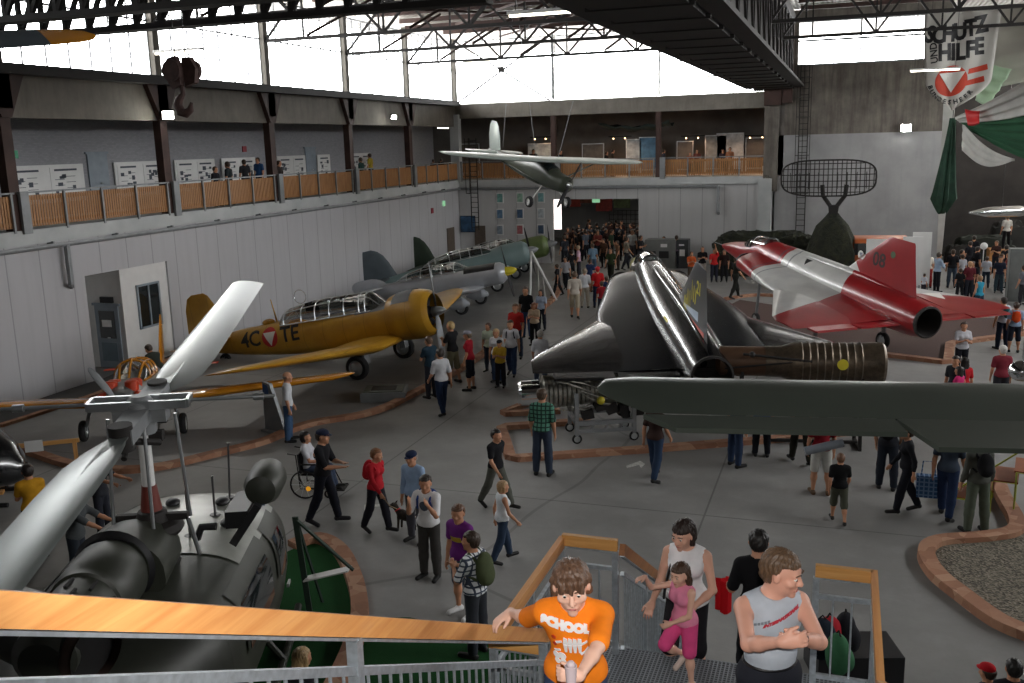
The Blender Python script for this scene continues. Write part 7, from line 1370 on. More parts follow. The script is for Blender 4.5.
# --- mother and girl on the landing
gx, gz, gf = (21.20, 7.24), 2.6, 140
gh = loc2(gx, gz, gf, PD(645, 577, 7.75)); 
Jg = human(gx, 1.09, gf, dict(lean=6, head=(10, 6, 0), ra=('to', *gh, (.3, -.4, -.8)), la=('to', -.02, .17, .60, (-.7, -.5, -.6)), ll=(2, 6), rl=(38, 95), h=.009, rh=dict(d=(.1, 1, 0), n=(0, 0, 1), t=(-1, 0, 0))), 'e58aa8', 'e0508a', '4a3426', 'dfb09a', 'c9b8ae', True, 'none', 'long', 1.0, True, lod=2, headk=1.14, label='little girl in pink with long brown hair, hand on the stair railing', z=gz)
ax, az, af_ = (21.12, 7.9), 2.13, 176
Ja = human(ax, 1.68, af_, dict(lean=5, head=(-22, 12, 0), ra=(14, 12, 60, 0), la=(18, 14, 55, 35), ll=(10, 25), rl=(42, 75), h=.0105), 'ececef', '1d1b1f', '2a1d18', 'dcab94', 'c9c2bc', 'knee', 'none', 'bob', 1.03, True, lod=2, label='woman in a white tank top and black capri trousers behind the girl in pink', z=az)
sp_ = MB(); u_ = Ja['upt']; sp_.tube([tuple(u_(.06, -.06, .25)), tuple(u_(.062, -.01, .305)), tuple(u_(.07, .07, .22)), tuple(u_(.10, .075, .10)), tuple(u_(.12, .03, .0))], .012, 6); obj('shoulder_strap', sp_, M['black'], Ja['root'])
kx, kz, kf = (21.62, 9.25), 1.42, 8
Jk = human(kx, 1.76, kf, dict(lean=3, la=(10, 14, 70, -5), ra=(5, 8, 15, 0), ll=(5, 10), rl=(0, 4), head=(0, 8, 0)), '141417', '1a1b20', '1c1816', 'c08c70', '1a1a1a', lod=1, sleeve='half', label='man in black seen from behind on the lower stairs', z=kz)
lw_ = Jk['larm'][2]; cc = MB(); rgn = []
for j in range(8): f_ = j/7; rgn.append([(lw_[0]-.04+(.06+.035*math.sin(k*2.1))*math.cos(2*PI*k/14), lw_[1]+(.05+.02*math.sin(k*1.7))*math.sin(2*PI*k/14), lw_[2]+.04-.36*f_+.02*math.sin(k)) for k in range(14)])
cc.loft(rgn); rc = obj('red_jacket', cc, cloth('c0141e')); rc.location = Jk['root'].location; rc.rotation_euler = Jk['root'].rotation_euler; tag(rc, 'red garment carried over the arm of the man in black', 'garment')
# --- people placed by the foot and head they show
def who(foot, head, face, label, H=None, z=0.0, **k):
    g = G(foot[0], foot[1], z)
    if H is None:
        lo, hi = .8, 2.1
        for _ in range(20):
            m_ = (lo+hi)/2
            if px(g[0], g[1], z+m_)[1] > head: lo = m_
            else: hi = m_
        H = min(max((lo+hi)/2, 1.0), 1.93)
    k.setdefault('lod', 1); pose = k.pop('pose', None); return human((g[0], g[1]), H, face, pose, label=label, z=z, **k), g, H
WALK = dict(ll=(16, 5), rl=(-10, 16), la=(-14, 8, 20, 8), ra=(16, 8, 28, 8)); WALK2 = dict(ll=(-10, 16), rl=(16, 5), la=(20, 6, 25, 0), ra=(-18, 6, 20, 0)); HOLD = dict(la=(28, 6, 85, 45), ra=(28, 6, 85, 45)); 
HANG = dict(la=(4, 10, 22, 12), ra=(0, 9, 14, 10), ll=(2, 3, 4), rl=(-2, 2, 4))
J1, g, H = who((543, 475), 387, 4, 'man in a green checked shirt watching the jet engine from behind', pose=HANG, top='3a6a56', legs='333c4c', hair='4a3828', sleeve='half')
s_ = [o for o in kids(J1['root']) if o.name.startswith('shirt')][0]
def checked(name, a, b, sc):
    m_, t = newmat(name, .85); x, y, z, v = t.xyz(); f = t.math('MAXIMUM', t.math('LESS_THAN', t.math('FRACT', t.math('MULTIPLY', t.math('ADD', x, 3), sc)), .3), t.math('LESS_THAN', t.math('FRACT', t.math('MULTIPLY', z, sc)), .3)); t.l(t.mix(f, lin(a), lin(b)), t.b.inputs['Base Color']); return m_
s_.data.materials[0] = checked('check_green', '4f8872', '16302a', 11)
who((497, 508), 428, -112, 'teenager in black T-shirt and grey trousers striding right past the brick rectangle', pose=dict(WALK, ll=(24, 5), rl=(-18, 14)), top='17171b', legs='54564f', hair='1d1714', sleeve='short')
J3, g, H = who((503, 562), 481, -50, 'blonde woman in a sleeveless white blouse and dark skirt, walking away', pose=WALK, top='d3d8dc', legs='2c3a4e', hair='a88862', fem=True, sleeve='none', hairstyle='bob')
J4, g, H = who((464, 614), 502, 160, 'teenager in a purple T-shirt with yellow print and white trainers', pose=dict(HANG, head=(25, 5, 0)), top='6a2a78', legs='586070', short=True, shoes='d8d8d8', hair='5a3c28')
s_ = [o for o in kids(J4['root']) if o.name.startswith('shirt')][0]; marking('shirt_print', poly2([(-.11, -.03), (.11, -.03), (.10, .05), (-.10, .04)], 4), mat('print_gold', 'b89a30', .6), J4['root'], tuple(J4['upt'](0, .12, .17)), tuple(J4['R']@v3(-1, 0, 0)), tuple(J4['R']@v3(0, 0, 1)), s_)
J5, g, H = who((478, 655), 531, 78, 'man in a white checked shirt with an olive rucksack, arms folded', pose=dict(HOLD, head=(8, 0, 0), baglabel='olive rucksack on the man in the white checked shirt'), top='d5d7dc', legs='33363c', hair='3a2c22', sleeve='half', back=('4a5238', 1.25))
s_ = [o for o in kids(J5['root']) if o.name.startswith('shirt')][0]; s_.data.materials[0] = checked('check_white', 'dcdfe2', '3a4354', 12)
J6, g, H = who((431, 577), 473, 176, 'man in a white T-shirt holding the straps of a blue backpack', pose=dict(la=(35, 14, 115, 20), ra=(35, 14, 115, 20), head=(18, 4, 0), baglabel='blue backpack of the man in the white T-shirt'), top='dcdcde', legs='3e3c3a', hair='2a211b', sleeve='half', back=('26407c', 1.0))
s_ = [o for o in kids(J6['root']) if o.name.startswith('shirt')][0]; marking('shirt_print', disc2(.085, 12, 3), mat('print_slate', '4a5260', .6), J6['root'], tuple(J6['upt'](0, .12, .19)), tuple(J6['R']@v3(-1, 0, 0)), tuple(J6['R']@v3(0, 0, 1)), s_)
who((417, 541), 449, 172, 'man in a pale blue shirt and navy cap behind the man with the blue backpack', pose=HANG, top='8fa6c4', legs='4a4a50', cap='1d2742', sleeve='long', hair='8a8078')
J8, g8, H = who((378, 532), 448, -105, 'woman in a red jacket walking a dog with a red rucksack on her back', pose=dict(WALK, ra=(30, 10, 20, 0), head=(20, 8, 0), baglabel='red rucksack on the woman in the red jacket'), top='b0202a', legs='1d1d24', hair='7a5236', sleeve='long', fem=True, back=('b4202c', 1.15))
J9, g9, H = who((326, 524), 429, -82, 'man in black T-shirt and navy cap walking beside a wheelchair', pose=dict(WALK, ra=(30, 8, 60, 20), la=(25, 6, 70, 30)), top='17171b', legs='191b24', cap='20263c', shoes='26262a', hair='3a2c22', sleeve='half')
who((290, 441), 371, -60, 'older man in a white shirt and jeans standing alone by the border on the left', pose=HANG, top='c9ccd0', legs='3f5878', hair='9a9088', hairstyle='bald', sleeve='half')
who((443, 415), 349, 52, 'man in a white T-shirt and dark blue jeans walking beside the curved border', pose=WALK2, top='cfd0d4', legs='222f48', hair='2a201a', sleeve='half')
who((432, 398), 336, 62, 'man in a dark teal polo at the propeller of the yellow trainer', pose=HOLD, top='243846', legs='2a2c34', hair='5a4434')
who((454, 383), 321, 76, 'blond man in a black T-shirt and patterned shorts by the yellow trainer', pose=dict(HOLD, ll=(6, 4), rl=(-6, 4)), top='1b1b1e', legs='6a6650', hair='b49a6a', short='knee')
who((471, 390), 330, 96, 'woman in a red T-shirt, grey cap and dark knee trousers', pose=HANG, top='9c1e2c', legs='20222c', short='knee', fem=True, cap='8a8a94', hair='7a6a58')
who((490, 372), 322, 172, 'short-haired woman in a pale green top behind the blonde in white', pose=HANG, top='b9c4b0', legs='3a3f4a', fem=True, hair='4a2e1e', lod=0)
who((498, 382), 328, 178, 'blonde woman in a white T-shirt and jeans beside the child in yellow', pose=HANG, top='cdd0d6', legs='3a4c6a', fem=True, hair='c0a276', hairstyle='bob', lod=1)
who((501, 387), 339, 182, 'child in a yellow T-shirt holding something in both hands', pose=HOLD, top='c9a63a', legs='26262c', cap='2a2c30')
who((512, 376), 320, 186, 'man in a white T-shirt and jeans with dark rucksack straps', pose=dict(WALK, baglabel='dark rucksack on the man in the white T-shirt and jeans'), top='d4d4da', legs='2c3c58', hair='4a382a', back='23242c')
who((517, 358), 303, 184, 'man in a bright red polo shirt behind the man in white', pose=HANG, top='b02a28', legs='2c3444', hair='6a4a34')
who((527, 338), 285, 176, 'tall man in a black polo and jeans in the middle of the hall', pose=HANG, top='18181c', legs='34486a', hair='3a2a20')
who((535, 345), 302, 182, 'red-haired woman in a beige top and black trousers', pose=HOLD, top='b9a68e', legs='18181c', fem=True, hair='8a4a2a', hairstyle='long', lod=1)
who((542, 330), 289, 170, 'dark-haired woman in a white and blue top beside the man in black polo', pose=HANG, top='9aa6ba', legs='1d1f28', fem=True, hair='241a16', hairstyle='long', lod=0)
who((541, 386), 330, 10, 'grey-haired man in a white shirt beside the tip of the black wing', pose=HANG, top='c9cbd2', legs='3c4658', hair='8e8a86', sleeve='half')
who((558, 296), 264, 92, 'woman in black with a blue bag near the white easel frame', pose=WALK, top='16161a', legs='17171c', fem=True, lod=0)
who((575, 319), 271, 14, 'man in a beige shirt and beige shorts walking away', pose=WALK, top='b3aba0', legs='a59a86', short='knee', hair='5c4a3a', sleeve='half')
who((585, 308), 268, 10, 'man in a white shirt and light trousers walking away beside the man in beige', pose=HANG, top='c6c8cc', legs='a8a092', hair='8a7a68', sleeve='half', lod=0)
who((602, 317), 281, 30, 'person in a dark red top by the wing root of the black jet', pose=HANG, top='8a1c24', legs='1d2030', fem=True, lod=0)
who((598, 308), 266, 20, 'person in a scarlet jacket and hood before the black jet', pose=HANG, top='b01c20', legs='2a3048', hair='b01c20', lod=0)
who((607, 311), 276, 40, 'person in navy blue beside the scarlet jacket', pose=HANG, top='202c4c', legs='1d2230', lod=0)
who((579, 279), 245, 100, 'man in a pale pink shirt in front of the doorway', pose=HANG, top='c9a6b8', legs='2c2c34', hair='b09a80', lod=0)
who((611, 282), 248, 178, 'person in an olive T-shirt in front of the doorway', pose=WALK, top='2f3a24', legs='26281f', lod=0)
who((593, 276), 243, 30, 'man in a blue striped shirt in front of the doorway', pose=HANG, top='6f8aa0', legs='46586c', hair='5a4836', lod=0)
who((572, 280), 250, 60, 'person in black with a large bag before the doorway', pose=HANG, top='151518', legs='17171a', lod=0)
who((618, 270), 240, 120, 'person with bare arms in tan at the right of the doorway', pose=HANG, top='7a5a44', legs='3a3430', lod=0)
who((604, 268), 238, 160, 'person in a brown top near the middle of the doorway', pose=HANG, top='5c4234', legs='2a2826', lod=0)
who((632, 262), 226, 200, 'tall man in a white shirt at the right jamb of the doorway', pose=HANG, top='c0c2c4', legs='4a4a50', lod=0)
# around the jets
who((691, 283), 251, 200, 'man in an orange T-shirt behind the nose of the black jet', pose=HOLD, top='b8562a', legs='4a4038', lod=0)
who((702, 281), 246, 195, 'woman in black and white shorts beside the man in orange', pose=HOLD, top='1a1a1e', legs='b8b0a8', fem=True, short=True, lod=0)
who((714, 282), 248, 190, 'man in a bright red T-shirt raising his arm behind the black jet', pose=dict(la=(150, 20, 20, 0), ra=(20, 10, 60, 0)), top='c42c2c', legs='2a2c38', lod=0)
who((724, 282), 249, 180, 'person in dark clothes between the man in red and the nose of the red jet', pose=HANG, top='2a1d1c', legs='1d1d20', lod=0)
who((735, 299), 256, -60, 'person in dark olive striding beside the fin of the black jet', pose=WALK, top='23241e', legs='20201d', lod=0)
who((648, 262), 232, 150, 'dark-clothed visitor at the grey console', pose=HANG, top='1b1b1f', legs='17171a', lod=0); who((664, 266), 236, 170, 'second visitor in black right in front of the grey console', pose=HANG, top='141417', legs='1a1a1e', lod=0); who((752, 268), 240, 40, 'visitor in a rust top by the netted vehicle', pose=HANG, top='7a3422', legs='2a2622', lod=0)
who((936, 292), 252, -60, 'man in a light blue shirt reading beside the white panels', pose=HOLD, top='93a5bb', legs='17181e', hair='3a2c20', sleeve='long', lod=0)
who((927, 288), 251, 20, 'woman in white with a red skirt beside the man in light blue', pose=HANG, top='c0b8ac', legs='8a2424', fem=True, lod=0)
who((923, 296), 275, -40, 'small child in a white shirt by the red fin', pose=HANG, top='b8bac2', legs='2c2c34', lod=0)
who((951, 288), 249, 0, 'man in black T-shirt and jeans at the entrance of the dark annex', pose=HANG, top='17171b', legs='34404e', lod=0)
who((961, 287), 254, 30, 'person in a black and white jacket at the annex entrance', pose=HANG, top='a9abb4', legs='1c1c22', lod=0)
who((959, 300), 268, 10, 'man in black standing before the far wing of the red jet', pose=HANG, top='141417', legs='17171b', lod=0)
who((968, 300), 261, 15, 'person with light hair in a maroon top before the red wing', pose=HANG, top='5a2028', legs='22242c', hair='a07a58', lod=0)
who((978, 317), 275, 40, 'woman in a turquoise top with bare shoulders behind the red wing', pose=HANG, top='2f8ca8', legs='2a3a4c', fem=True, sleeve='none', hair='8a6a4a', lod=0)
who((985, 288), 256, 0, 'person in a white top in the crowd near the globe on the pole', pose=HANG, top='b0b4bc', legs='26303e', lod=0)
who((998, 293), 256, 180, 'person in navy standing alone near the grey cabinet', pose=HANG, top='1d2130', legs='2f3e46', lod=0)
who((1012, 299), 257, 30, 'man in a dark red T-shirt at the right edge of the crowd', pose=HANG, top='8a1c24', legs='3c5058', lod=0)
who((1007, 288), 253, 60, 'woman with light brown hair in a dull red top at the right', pose=HANG, top='7a3a34', legs='33404a', fem=True, hair='8c6a4c', hairstyle='long', lod=0)
who((1022, 305), 265, 40, 'man in grey at the right edge before the cabinet', pose=HANG, top='6a6c74', legs='2c2c30', lod=0)
who((975, 284), 252, 10, 'bald man in black among the crowd at the annex', pose=HANG, top='17171a', legs='1e1e22', hairstyle='bald', lod=0)
stp = MB().box((0, 0, .5), (1.6, 1.2, 1.0)).box((0, -.75, .25), (1.6, .4, .5)); gg = G(1004, 268, 0); o_ = obj('wooden_platform', stp, M['plywood'], loc=(float(gg[0]), float(gg[1]), 0)); tag(o_, 'raised wooden platform in the shadowed annex under a man in white', 'platform')
human((float(gg[0]), float(gg[1])), 1.78, 20, HANG, top='bcb8b2', legs='131317', hair='7a6a5a', lod=0, label='man in a white shirt standing high on a platform at the right', z=1.0)
who((1001, 349), 297, 25, 'man in a white T-shirt with a teal rucksack at the right edge', pose=dict(HANG, baglabel='teal rucksack at the right edge'), top='c0c4ce', legs='1c2232', back='2a6a6c', hair='2c221c')
who((1013, 352), 302, 0, 'man in a light blue shirt and dark shorts with an orange rucksack', pose=dict(HANG, baglabel='bright orange rucksack on the man in the light blue shirt'), top='8da2bc', legs='1d222e', short='knee', back=('c8481c', 1.1), hair='3a2c22')
def headat(p, Hh, face, label, **k):
    g_ = G(p[0], p[1], Hh+k.get('z', 0)); k.setdefault('lod', 1); pose = k.pop('pose', HANG); return human((g_[0], g_[1]), Hh, face, pose, label=label, **k)
headat((1004, 345), 1.7, 10, 'white-haired person in a dull red shirt just above the near wing', top='7c2c38', legs='2c2c32', hair='c0bcb6')
headat((964, 321), 1.66, 190, 'woman in a white vest clutching a purple rucksack', top='c3c3ca', legs='1d1d24', fem=True, hair='3c2c22', pose=HOLD)
headat((957, 355), 1.66, 150, 'dark-haired person in a black and white jacket just above the near wing', top='24262c', legs='22242a', hair='241c18'); headat((966, 357), 1.6, 30, 'dark-haired woman in a bright red top just above the near wing', top='b01c24', legs='22242a', fem=True, hair='1d1613', hairstyle='long'); headat((961, 366), 1.45, 60, 'child in a pink top between two adults just above the near wing', top='c22a6a', legs='22242a', hair='1d1613', hairstyle='long', fem=True)
# people whose legs show below the near wing
who((655, 481), 0, -20, 'man in jeans with a pale shoulder bag beneath the tip of the near wing', H=1.76, pose=WALK, top='3a2a26', legs='27374f', lod=1)
who((735, 466), 0, -40, 'man in dark blue jeans standing beneath the near wing', H=1.8, pose=HANG, top='2c3444', legs='26344c')
who((761, 456), 0, 10, 'person in a bright blue top and black trousers beneath the near wing', H=1.68, pose=HANG, top='2a4a94', legs='191b22')
who((800, 464), 0, 20, 'person in dark olive trousers beneath the near wing', H=1.75, pose=WALK, top='3a3a30', legs='26251e')
J_, g_, H_ = who((820, 494), 0, 12, 'man in a red top and white shorts carrying a rolled mat beneath the near wing', H=1.8, pose=HANG, top='8a1c28', legs='b4b4ae', short=True, shoes='5a4634')
ml = MB(); ml.tube([tuple(J_['upt'](-.20, -.11, .0)), tuple(J_['upt'](.20, -.11, .10))], .085, 16); o_ = obj('rolled_mat', ml, mat('mat_silver', '7f868e', .35, .3)); o_.location = J_['root'].location; o_.rotation_euler = J_['root'].rotation_euler; tag(o_, 'silvery rolled sleeping mat on the back of the man in white shorts', 'mat')
who((838, 524), 454, 6, 'boy in a black T-shirt and olive shorts walking away', pose=WALK, top='121214', legs='4a4c40', short='knee', hair='6a4a34')
who((886, 489), 0, -8, 'man in dark jeans with a black rucksack beneath the near wing', H=1.8, pose=dict(HANG, baglabel='round black rucksack beneath the near wing, farther of two'), top='26282e', legs='20252e', back=('131316', 1.15))
who((905, 513), 0, 100, 'woman in a black knee-length coat and black trousers beneath the near wing', H=1.7, pose=WALK, top='15161b', legs='14161e', fem=True, sleeve='long')
J_, g_, H_ = who((945, 519), 0, -20, 'man in blue jeans with a blue checked bag beneath the near wing', H=1.8, pose=WALK, top='3c4654', legs='1e2c48')
bg_ = G(926, 512); b_ = MB().box((0, 0, .42), (.4, .16, .42)).tube([(-.12, 0, .63), (-.1, 0, .9), (.1, 0, .9), (.12, 0, .63)], .012, 6); o_ = obj('carrier_bag', b_, checked('bag_check', '2c4f78', '6a86a8', 12), loc=(float(bg_[0]), float(bg_[1]), .1)); tag(o_, 'blue checked carrier bag hanging at the side of the man in blue jeans', 'bag')
who((975, 533), 0, 25, 'man in olive-grey shirt and trousers with a black rucksack by the gravel bed', H=1.84, pose=dict(HANG, baglabel='black rucksack of the man in olive-grey by the gravel bed'), top='4c4e48', legs='545c50', back=('121215', 1.1), sleeve='long')
# left edge, helicopter and small aircraft
headat((27, 464), 1.75, 55, 'man in a mustard T-shirt looking into the black cockpit at the left edge', top='c08c22', legs='22242a', hair='241c18', pose=HOLD)
p_ = G(70, 492, 1.65); human((p_[0], p_[1]), 1.7, -75, dict(lean=12, la=(70, 6, 10, 0), ra=(72, 6, 8, 0)), top='4a4e50', legs='2a3038', hair='3a2c22', sleeve='half', label='person in a grey shirt and dark jeans reaching towards the helicopter rotor mast')
p_ = G(58, 455, 1.5); human((p_[0]+.9, p_[1]), 1.55, -90, dict(la=(75, 6, 10, 0), ra=(78, 6, 6, 0)), top='2c2e34', legs='2a2c34', hair='3a2c22', label='second person behind the rotor blade stretching an arm towards the mast')
p_ = G(163, 400); human((p_[0], p_[1]), 1.76, 75, dict(lean=38, la=(50, 10, 20, 0), ra=(50, 10, 20, 0), head=(0, 10, 0)), top='2e332e', legs='2a2c30', hair='3a2a20', sleeve='long', lod=1, label='person in a dark jacket bending over the canopy of the small orange aircraft')
headat((298, 648), 1.62, -20, 'long-haired blonde woman below the near handrail', top='2a2a30', legs='22242c', hair='b09468', fem=True, hairstyle='long')
headat((991, 664), 1.35, 40, 'child in a red cap at the lower right corner', top='3a3a44', legs='2a2a30', cap='b01420'); headat((1016, 660), 1.5, 10, 'person with dark hair at the lower right corner', top='26262c', legs='22242a', hair='15120f')
# rucksacks piled on the black case below the landing
for k, (xx, yy, cl, lb) in enumerate(((822, 634, '1f2834', 'dark blue rucksack leaning beside the red one under the stairs'), (829, 632, 'a8202c', 'red rucksack seen through the right stair railing'), (845, 628, '16171d', 'round black rucksack behind the red one'), (838, 650, '3a6a4a', 'green and maroon bag in front of the red rucksack'))):
    g_ = G(xx, yy, .75); Z = SDF(.04); Z.ell((0, 0, .28), (.19, .14, .28)); Z.ell((0, -.12, .2), (.14, .08, .16)); V, F = Z.mesh(.02); o_ = net_obj('rucksack', V, F, cloth(cl)); b_ = MB().tube([(-.05, 0, .54), (0, 0, .6), (.05, 0, .54)], .012, 6); obj('handle', b_, cloth('222222'), o_); o_.location = (float(g_[0]), float(g_[1]), .41); o_.rotation_euler = (0, 0, k*.7); tag(o_, lb, 'rucksack')
# wheelchair with a seated woman, and the dog
wp = G(314, 494); wc = thing('wheelchair', 'folding wheelchair with a seated passenger beside the man in the navy cap', 'wheelchair', (float(wp[0]), float(wp[1]), 0), math.radians(14))
for s in (-1, 1):
    a, b_ = MB(), MB(); a.lathe([(.27, -.012), (.30, -.012), (.30, .012), (.27, .012)], (-.1, s*.27, .30), 'y', 28, cap=False)
    for q_ in range(10): b_.tube([(-.1, s*.27, .3), (-.1+.28*math.cos(q_*PI/5), s*.27, .3+.28*math.sin(q_*PI/5))], .004, 5)
    obj('wheel_rim', a, M['rubber'], wc); obj('spokes', b_, M['alu'], wc); a, b_ = MB(), MB(); wheel(a, b_, (.38, s*.24, .09), .09, .03); obj('caster_wheel', a, M['rubber'], wc)
    obj('side_frame', MB().tube([(-.42, s*.24, .95), (-.25, s*.24, .92), (-.2, s*.24, .2), (.3, s*.24, .2), (.4, s*.24, .5), (-.2, s*.24, .5)], .014, 8).tube([(-.2, s*.24, .72), (.2, s*.24, .72), (.22, s*.24, .5)], .02, 8).tube([(.4, s*.2, .5), (.55, s*.2, .16), (.68, s*.2, .16)], .014, 8), M['steel_dark'], wc)
obj('seat', MB().box((.08, 0, .5), (.46, .46, .04)), M['black'], wc); obj('backrest', MB().box((-.2, 0, .72), (.03, .46, .42), (0, -.08, 0)), M['black'], wc); obj('footrest', MB().box((.62, 0, .15), (.16, .4, .02)), M['steel_dark'], wc)
obj('reflector', MB().lathe([(.005, 0), (.05, 0), (.05, .012), (.005, .012)], (-.02, -.29, .22), 'y', 14), mat('reflector_glow', 'e8a020', .3, emit='e8a020', es=.6), wc)  # reflector glows in its own material, standing for light thrown back
a_ = math.radians(14); human((float(wp[0])-.05*math.cos(a_), float(wp[1])-.05*math.sin(a_)), 1.62, -76, dict(sit=.60, ll=(86, 70), rl=(86, 70), lean=-6, la=(20, 8, 60, 20), ra=(20, 8, 60, 20)), top='c9cad0', legs='3c465a', hair='1c1614', fem=True, hairstyle='bob', label='dark-haired woman in a white top sitting in the wheelchair')
dp = G(407, 530); S = SDF(.03); S.ell((0, 0, .27), (.20, .085, .09)); S.ell((.10, 0, .29), (.10, .085, .10)); S.cap((.17, 0, .31), (.25, 0, .40), .055, .05); S.ell((.29, 0, .43), (.07, .055, .055)); S.cap((.33, 0, .42), (.40, 0, .40), .032, .024)
for s in (-1, 1): S.cap((.28, s*.045, .47), (.26, s*.06, .51), .02, .01, k=.01); S.cap((.15, s*.05, .24), (.16, s*.05, .12), .03, .022, k=.02); S.cap((.16, s*.05, .12), (.17, s*.05, .02), .022, .022, k=.01); S.cap((-.14, s*.05, .24), (-.10, s*.055, .15), .042, .028, k=.02); S.cap((-.10, s*.055, .15), (-.17, s*.055, .09), .026, .02, k=.01); S.cap((-.17, s*.055, .09), (-.15, s*.055, .02), .02, .022, k=.01)
S.cap((-.19, 0, .31), (-.30, 0, .42), .022, .012, k=.02)
V, F = S.mesh(.011); dgm, t = newmat('dog_fur', .9); x, y, z, v = t.xyz(); n = t.noise(v, 30, 4, .7); t.l(t.ramp(n, [(.3, lin('15130f')), (.7, lin('3a3026'))]), t.b.inputs['Base Color']); t.bump(n, .8, .02)
do = thing('dog', 'small dark shaggy terrier on a lead beside the woman in red', 'dog', (float(dp[0]), float(dp[1]), 0), math.radians(165)); net_obj('body', V, F, dgm, None, do); obj('collar', MB().lathe([(.062, -.01), (.064, 0), (.062, .01)], (0, 0, 0), 'z', 16, cap=False), M['mk_red'], do, loc=(.205, 0, .355), rot=(0, .7, 0)); obj('nose', MB().ball((.425, 0, .405), .012, 8, 6), M['black'], do)
w8 = J8['rarm'][2]; Rz = Matrix.Rotation(math.radians(-105), 3, 'Z'); wl = Vector(J8['root'].location)+Rz@Vector(tuple(w8)); ce = Vector((float(dp[0]), float(dp[1]), 0))+Matrix.Rotation(math.radians(165), 3, 'Z')@Vector((.2, 0, .37)); tag(obj('dog_lead', MB().tube([tuple(wl), tuple(wl.lerp(ce, .5)-Vector((0, 0, .08))), tuple(ce)], .008, 6), mat('lead_brown', '8a7456', .7)), 'thin light dog lead between the woman in red and the terrier', 'lead')
# visitors on the galleries
GZ = 4.95
def gal(p, face, label, Hh=1.72, **k):
    g_ = G(p[0], p[1], GZ+Hh); X = min(max(g_[0], -3.4), -.45) if p[0] < 455 else g_[0]
    if p[0] < 455: g2 = PX(p[0], p[1], X); g_ = (X, g2[1]); Hh = min(max(float(g2[2])-GZ, 1.2), 1.9)
    else: g2 = PY(p[0], p[1], k.pop('Y', DEP+1.6)); g_ = g2; Hh = min(max(float(g2[2])-GZ, 1.3), 1.9)
    human((float(g_[0]), float(g_[1])), Hh, face, HANG, label=label, z=GZ, lod=0, **k)
for p, c_, lb, f_ in (((214, 166), '1b1b20', 'shorter dark-clothed visitor, first of the four on the left gallery', -90), ((228, 161), '1d2426', 'visitor in dark green, second of the four on the left gallery', 100), ((244, 159), '2a2a2e', 'visitor in charcoal, third of the four on the left gallery', 60), ((258, 157), '2a4a74', 'visitor in a blue T-shirt on the left gallery', 180), ((278, 160), '2c2624', 'visitor in dark brown just right of a gallery column', -90), ((361, 157), '1f3a36', 'visitor in dark teal near the end of the left gallery', 90), ((370, 153), 'b09a34', 'visitor in a yellow T-shirt leaning at the left gallery', 90), ((433, 159), '3a3a44', 'visitor in slate grey near the corner of the left gallery', 0), ((441, 158), '1b1b20', 'visitor in black at the corner end of the left gallery', 0)): gal(p, f_, lb, top=c_, legs='24262c')
bgs = [((507, 150), '2c2a2e'), ((520, 151), '23252c'), ((533, 149), '3a2e2a'), ((560, 150), '1c2026'), ((606, 151), '242424'), ((612, 149), '40362e'), ((663, 149), '2c2c34')]
for k, (p, c_) in enumerate(bgs): gal(p, 180+20*k, 'dim visitor on the back gallery in dark clothes', top=c_, legs='1c1c20', group='dim visitors on the back gallery')
for p, c_, lb in (((690, 152), '8a4a34', 'visitor in rust on the back gallery left of the framed panel'), ((697, 149), '6e3c34', 'visitor in brown-red beside the one in rust on the back gallery'), ((723, 149), '3a2c30', 'visitor in plum before the white framed panel on the back gallery'), ((730, 147), 'a06a4c', 'visitor in tan before the white framed panel on the back gallery')): gal(p, 190, lb, top=c_, legs='26262c')
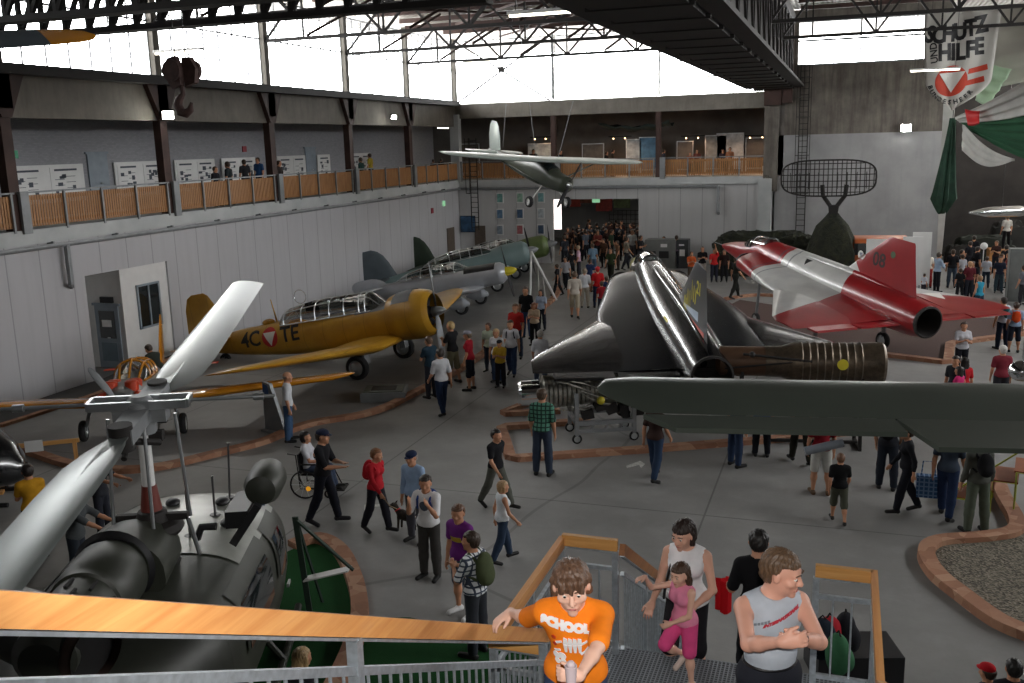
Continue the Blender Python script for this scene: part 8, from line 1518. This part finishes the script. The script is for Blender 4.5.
# crowds: copies of a few figures
protos = []
for k, (tp, lg, ps, fm, hr) in enumerate((('1a1a1f', '1b1d24', HANG, False, '2a201a'), ('26211f', '20242e', WALK, False, '1c1612'), ('1f2733', '17181d', HOLD, True, '3a261c'), ('33211f', '1f2026', HANG, True, '241a16'))):
    human((6.6+.9*k, DEP+6.5), 1.70+.03*k, 40*k, ps, tp, lg, hr, fem=fm, lod=0, sleeve='half', label='visitor in dark clothes in the crowded next hall', group='crowd in the next hall')
protos = [o for o in bpy.data.objects if o.get('group') == 'crowd in the next hall']
rr = random.Random(11); pts = []
def free(x_, y_, pts, d=.55): return all((x_-a)**2+(y_-b)**2 > d*d for a, b in pts)
pts += [(6.6+.9*k, DEP+6.5) for k in range(4)]
while len(pts) < 46:
    x_, y_ = rr.uniform(5.6, 11.4), rr.uniform(DEP+1.0, DEP+10.2)
    if free(x_, y_, pts): pts.append((x_, y_)); dup(protos[len(pts) % 4], (x_, y_, 0), rr.uniform(0, 6.28), None, None, rr.uniform(.94, 1.04))
pa = []
human((28.2, 52.0), 1.74, 20, HANG, '1c1c22', '1e2028', '2a201a', lod=0, label='dark visitor in the shadowed annex at the right', group='crowd in the annex'); pr0 = [o for o in bpy.data.objects if o.get('group') == 'crowd in the annex'][0]
human((29.5, 53.0), 1.68, 150, HOLD, '3a2624', '22222a', '4a3424', fem=True, lod=0, label='dark visitor in the shadowed annex at the right', group='crowd in the annex'); pr1 = [o for o in bpy.data.objects if o.get('group') == 'crowd in the annex'][-1]
pa = [(28.2, 52.0), (29.5, 53.0)]
while len(pa) < 22:
    x_, y_ = rr.uniform(27.4, 33.0), rr.uniform(43.0, 55.5)
    if free(x_, y_, pa, .7): pa.append((x_, y_)); dup(pr0 if len(pa) % 2 else pr1, (x_, y_, 0), rr.uniform(0, 6.28), None, None, rr.uniform(.94, 1.04))
# more of the dense throng between the doorway and the jets
fl = []
cl = [('2e3138', 'grey'), ('5c6470', 'slate blue'), ('7a3a34', 'brick red'), ('3a4a3a', 'moss green'), ('8a8478', 'sand'), ('1f1f24', 'black'), ('6a5a6a', 'mauve'), ('a8a8ae', 'light grey'), ('28365a', 'royal blue')]
for k, (xx, yy) in enumerate(((565, 268), (586, 262), (598, 262), (611, 262), (626, 270), (640, 268), (676, 268), (566, 290), (590, 292))):
    who((xx, yy), yy-33, rr.uniform(0, 360), 'visitor in %s in the throng before the doorway' % cl[k][1], top=cl[k][0], legs='24262c', pose=(HANG, WALK, HOLD)[k % 3], lod=0)
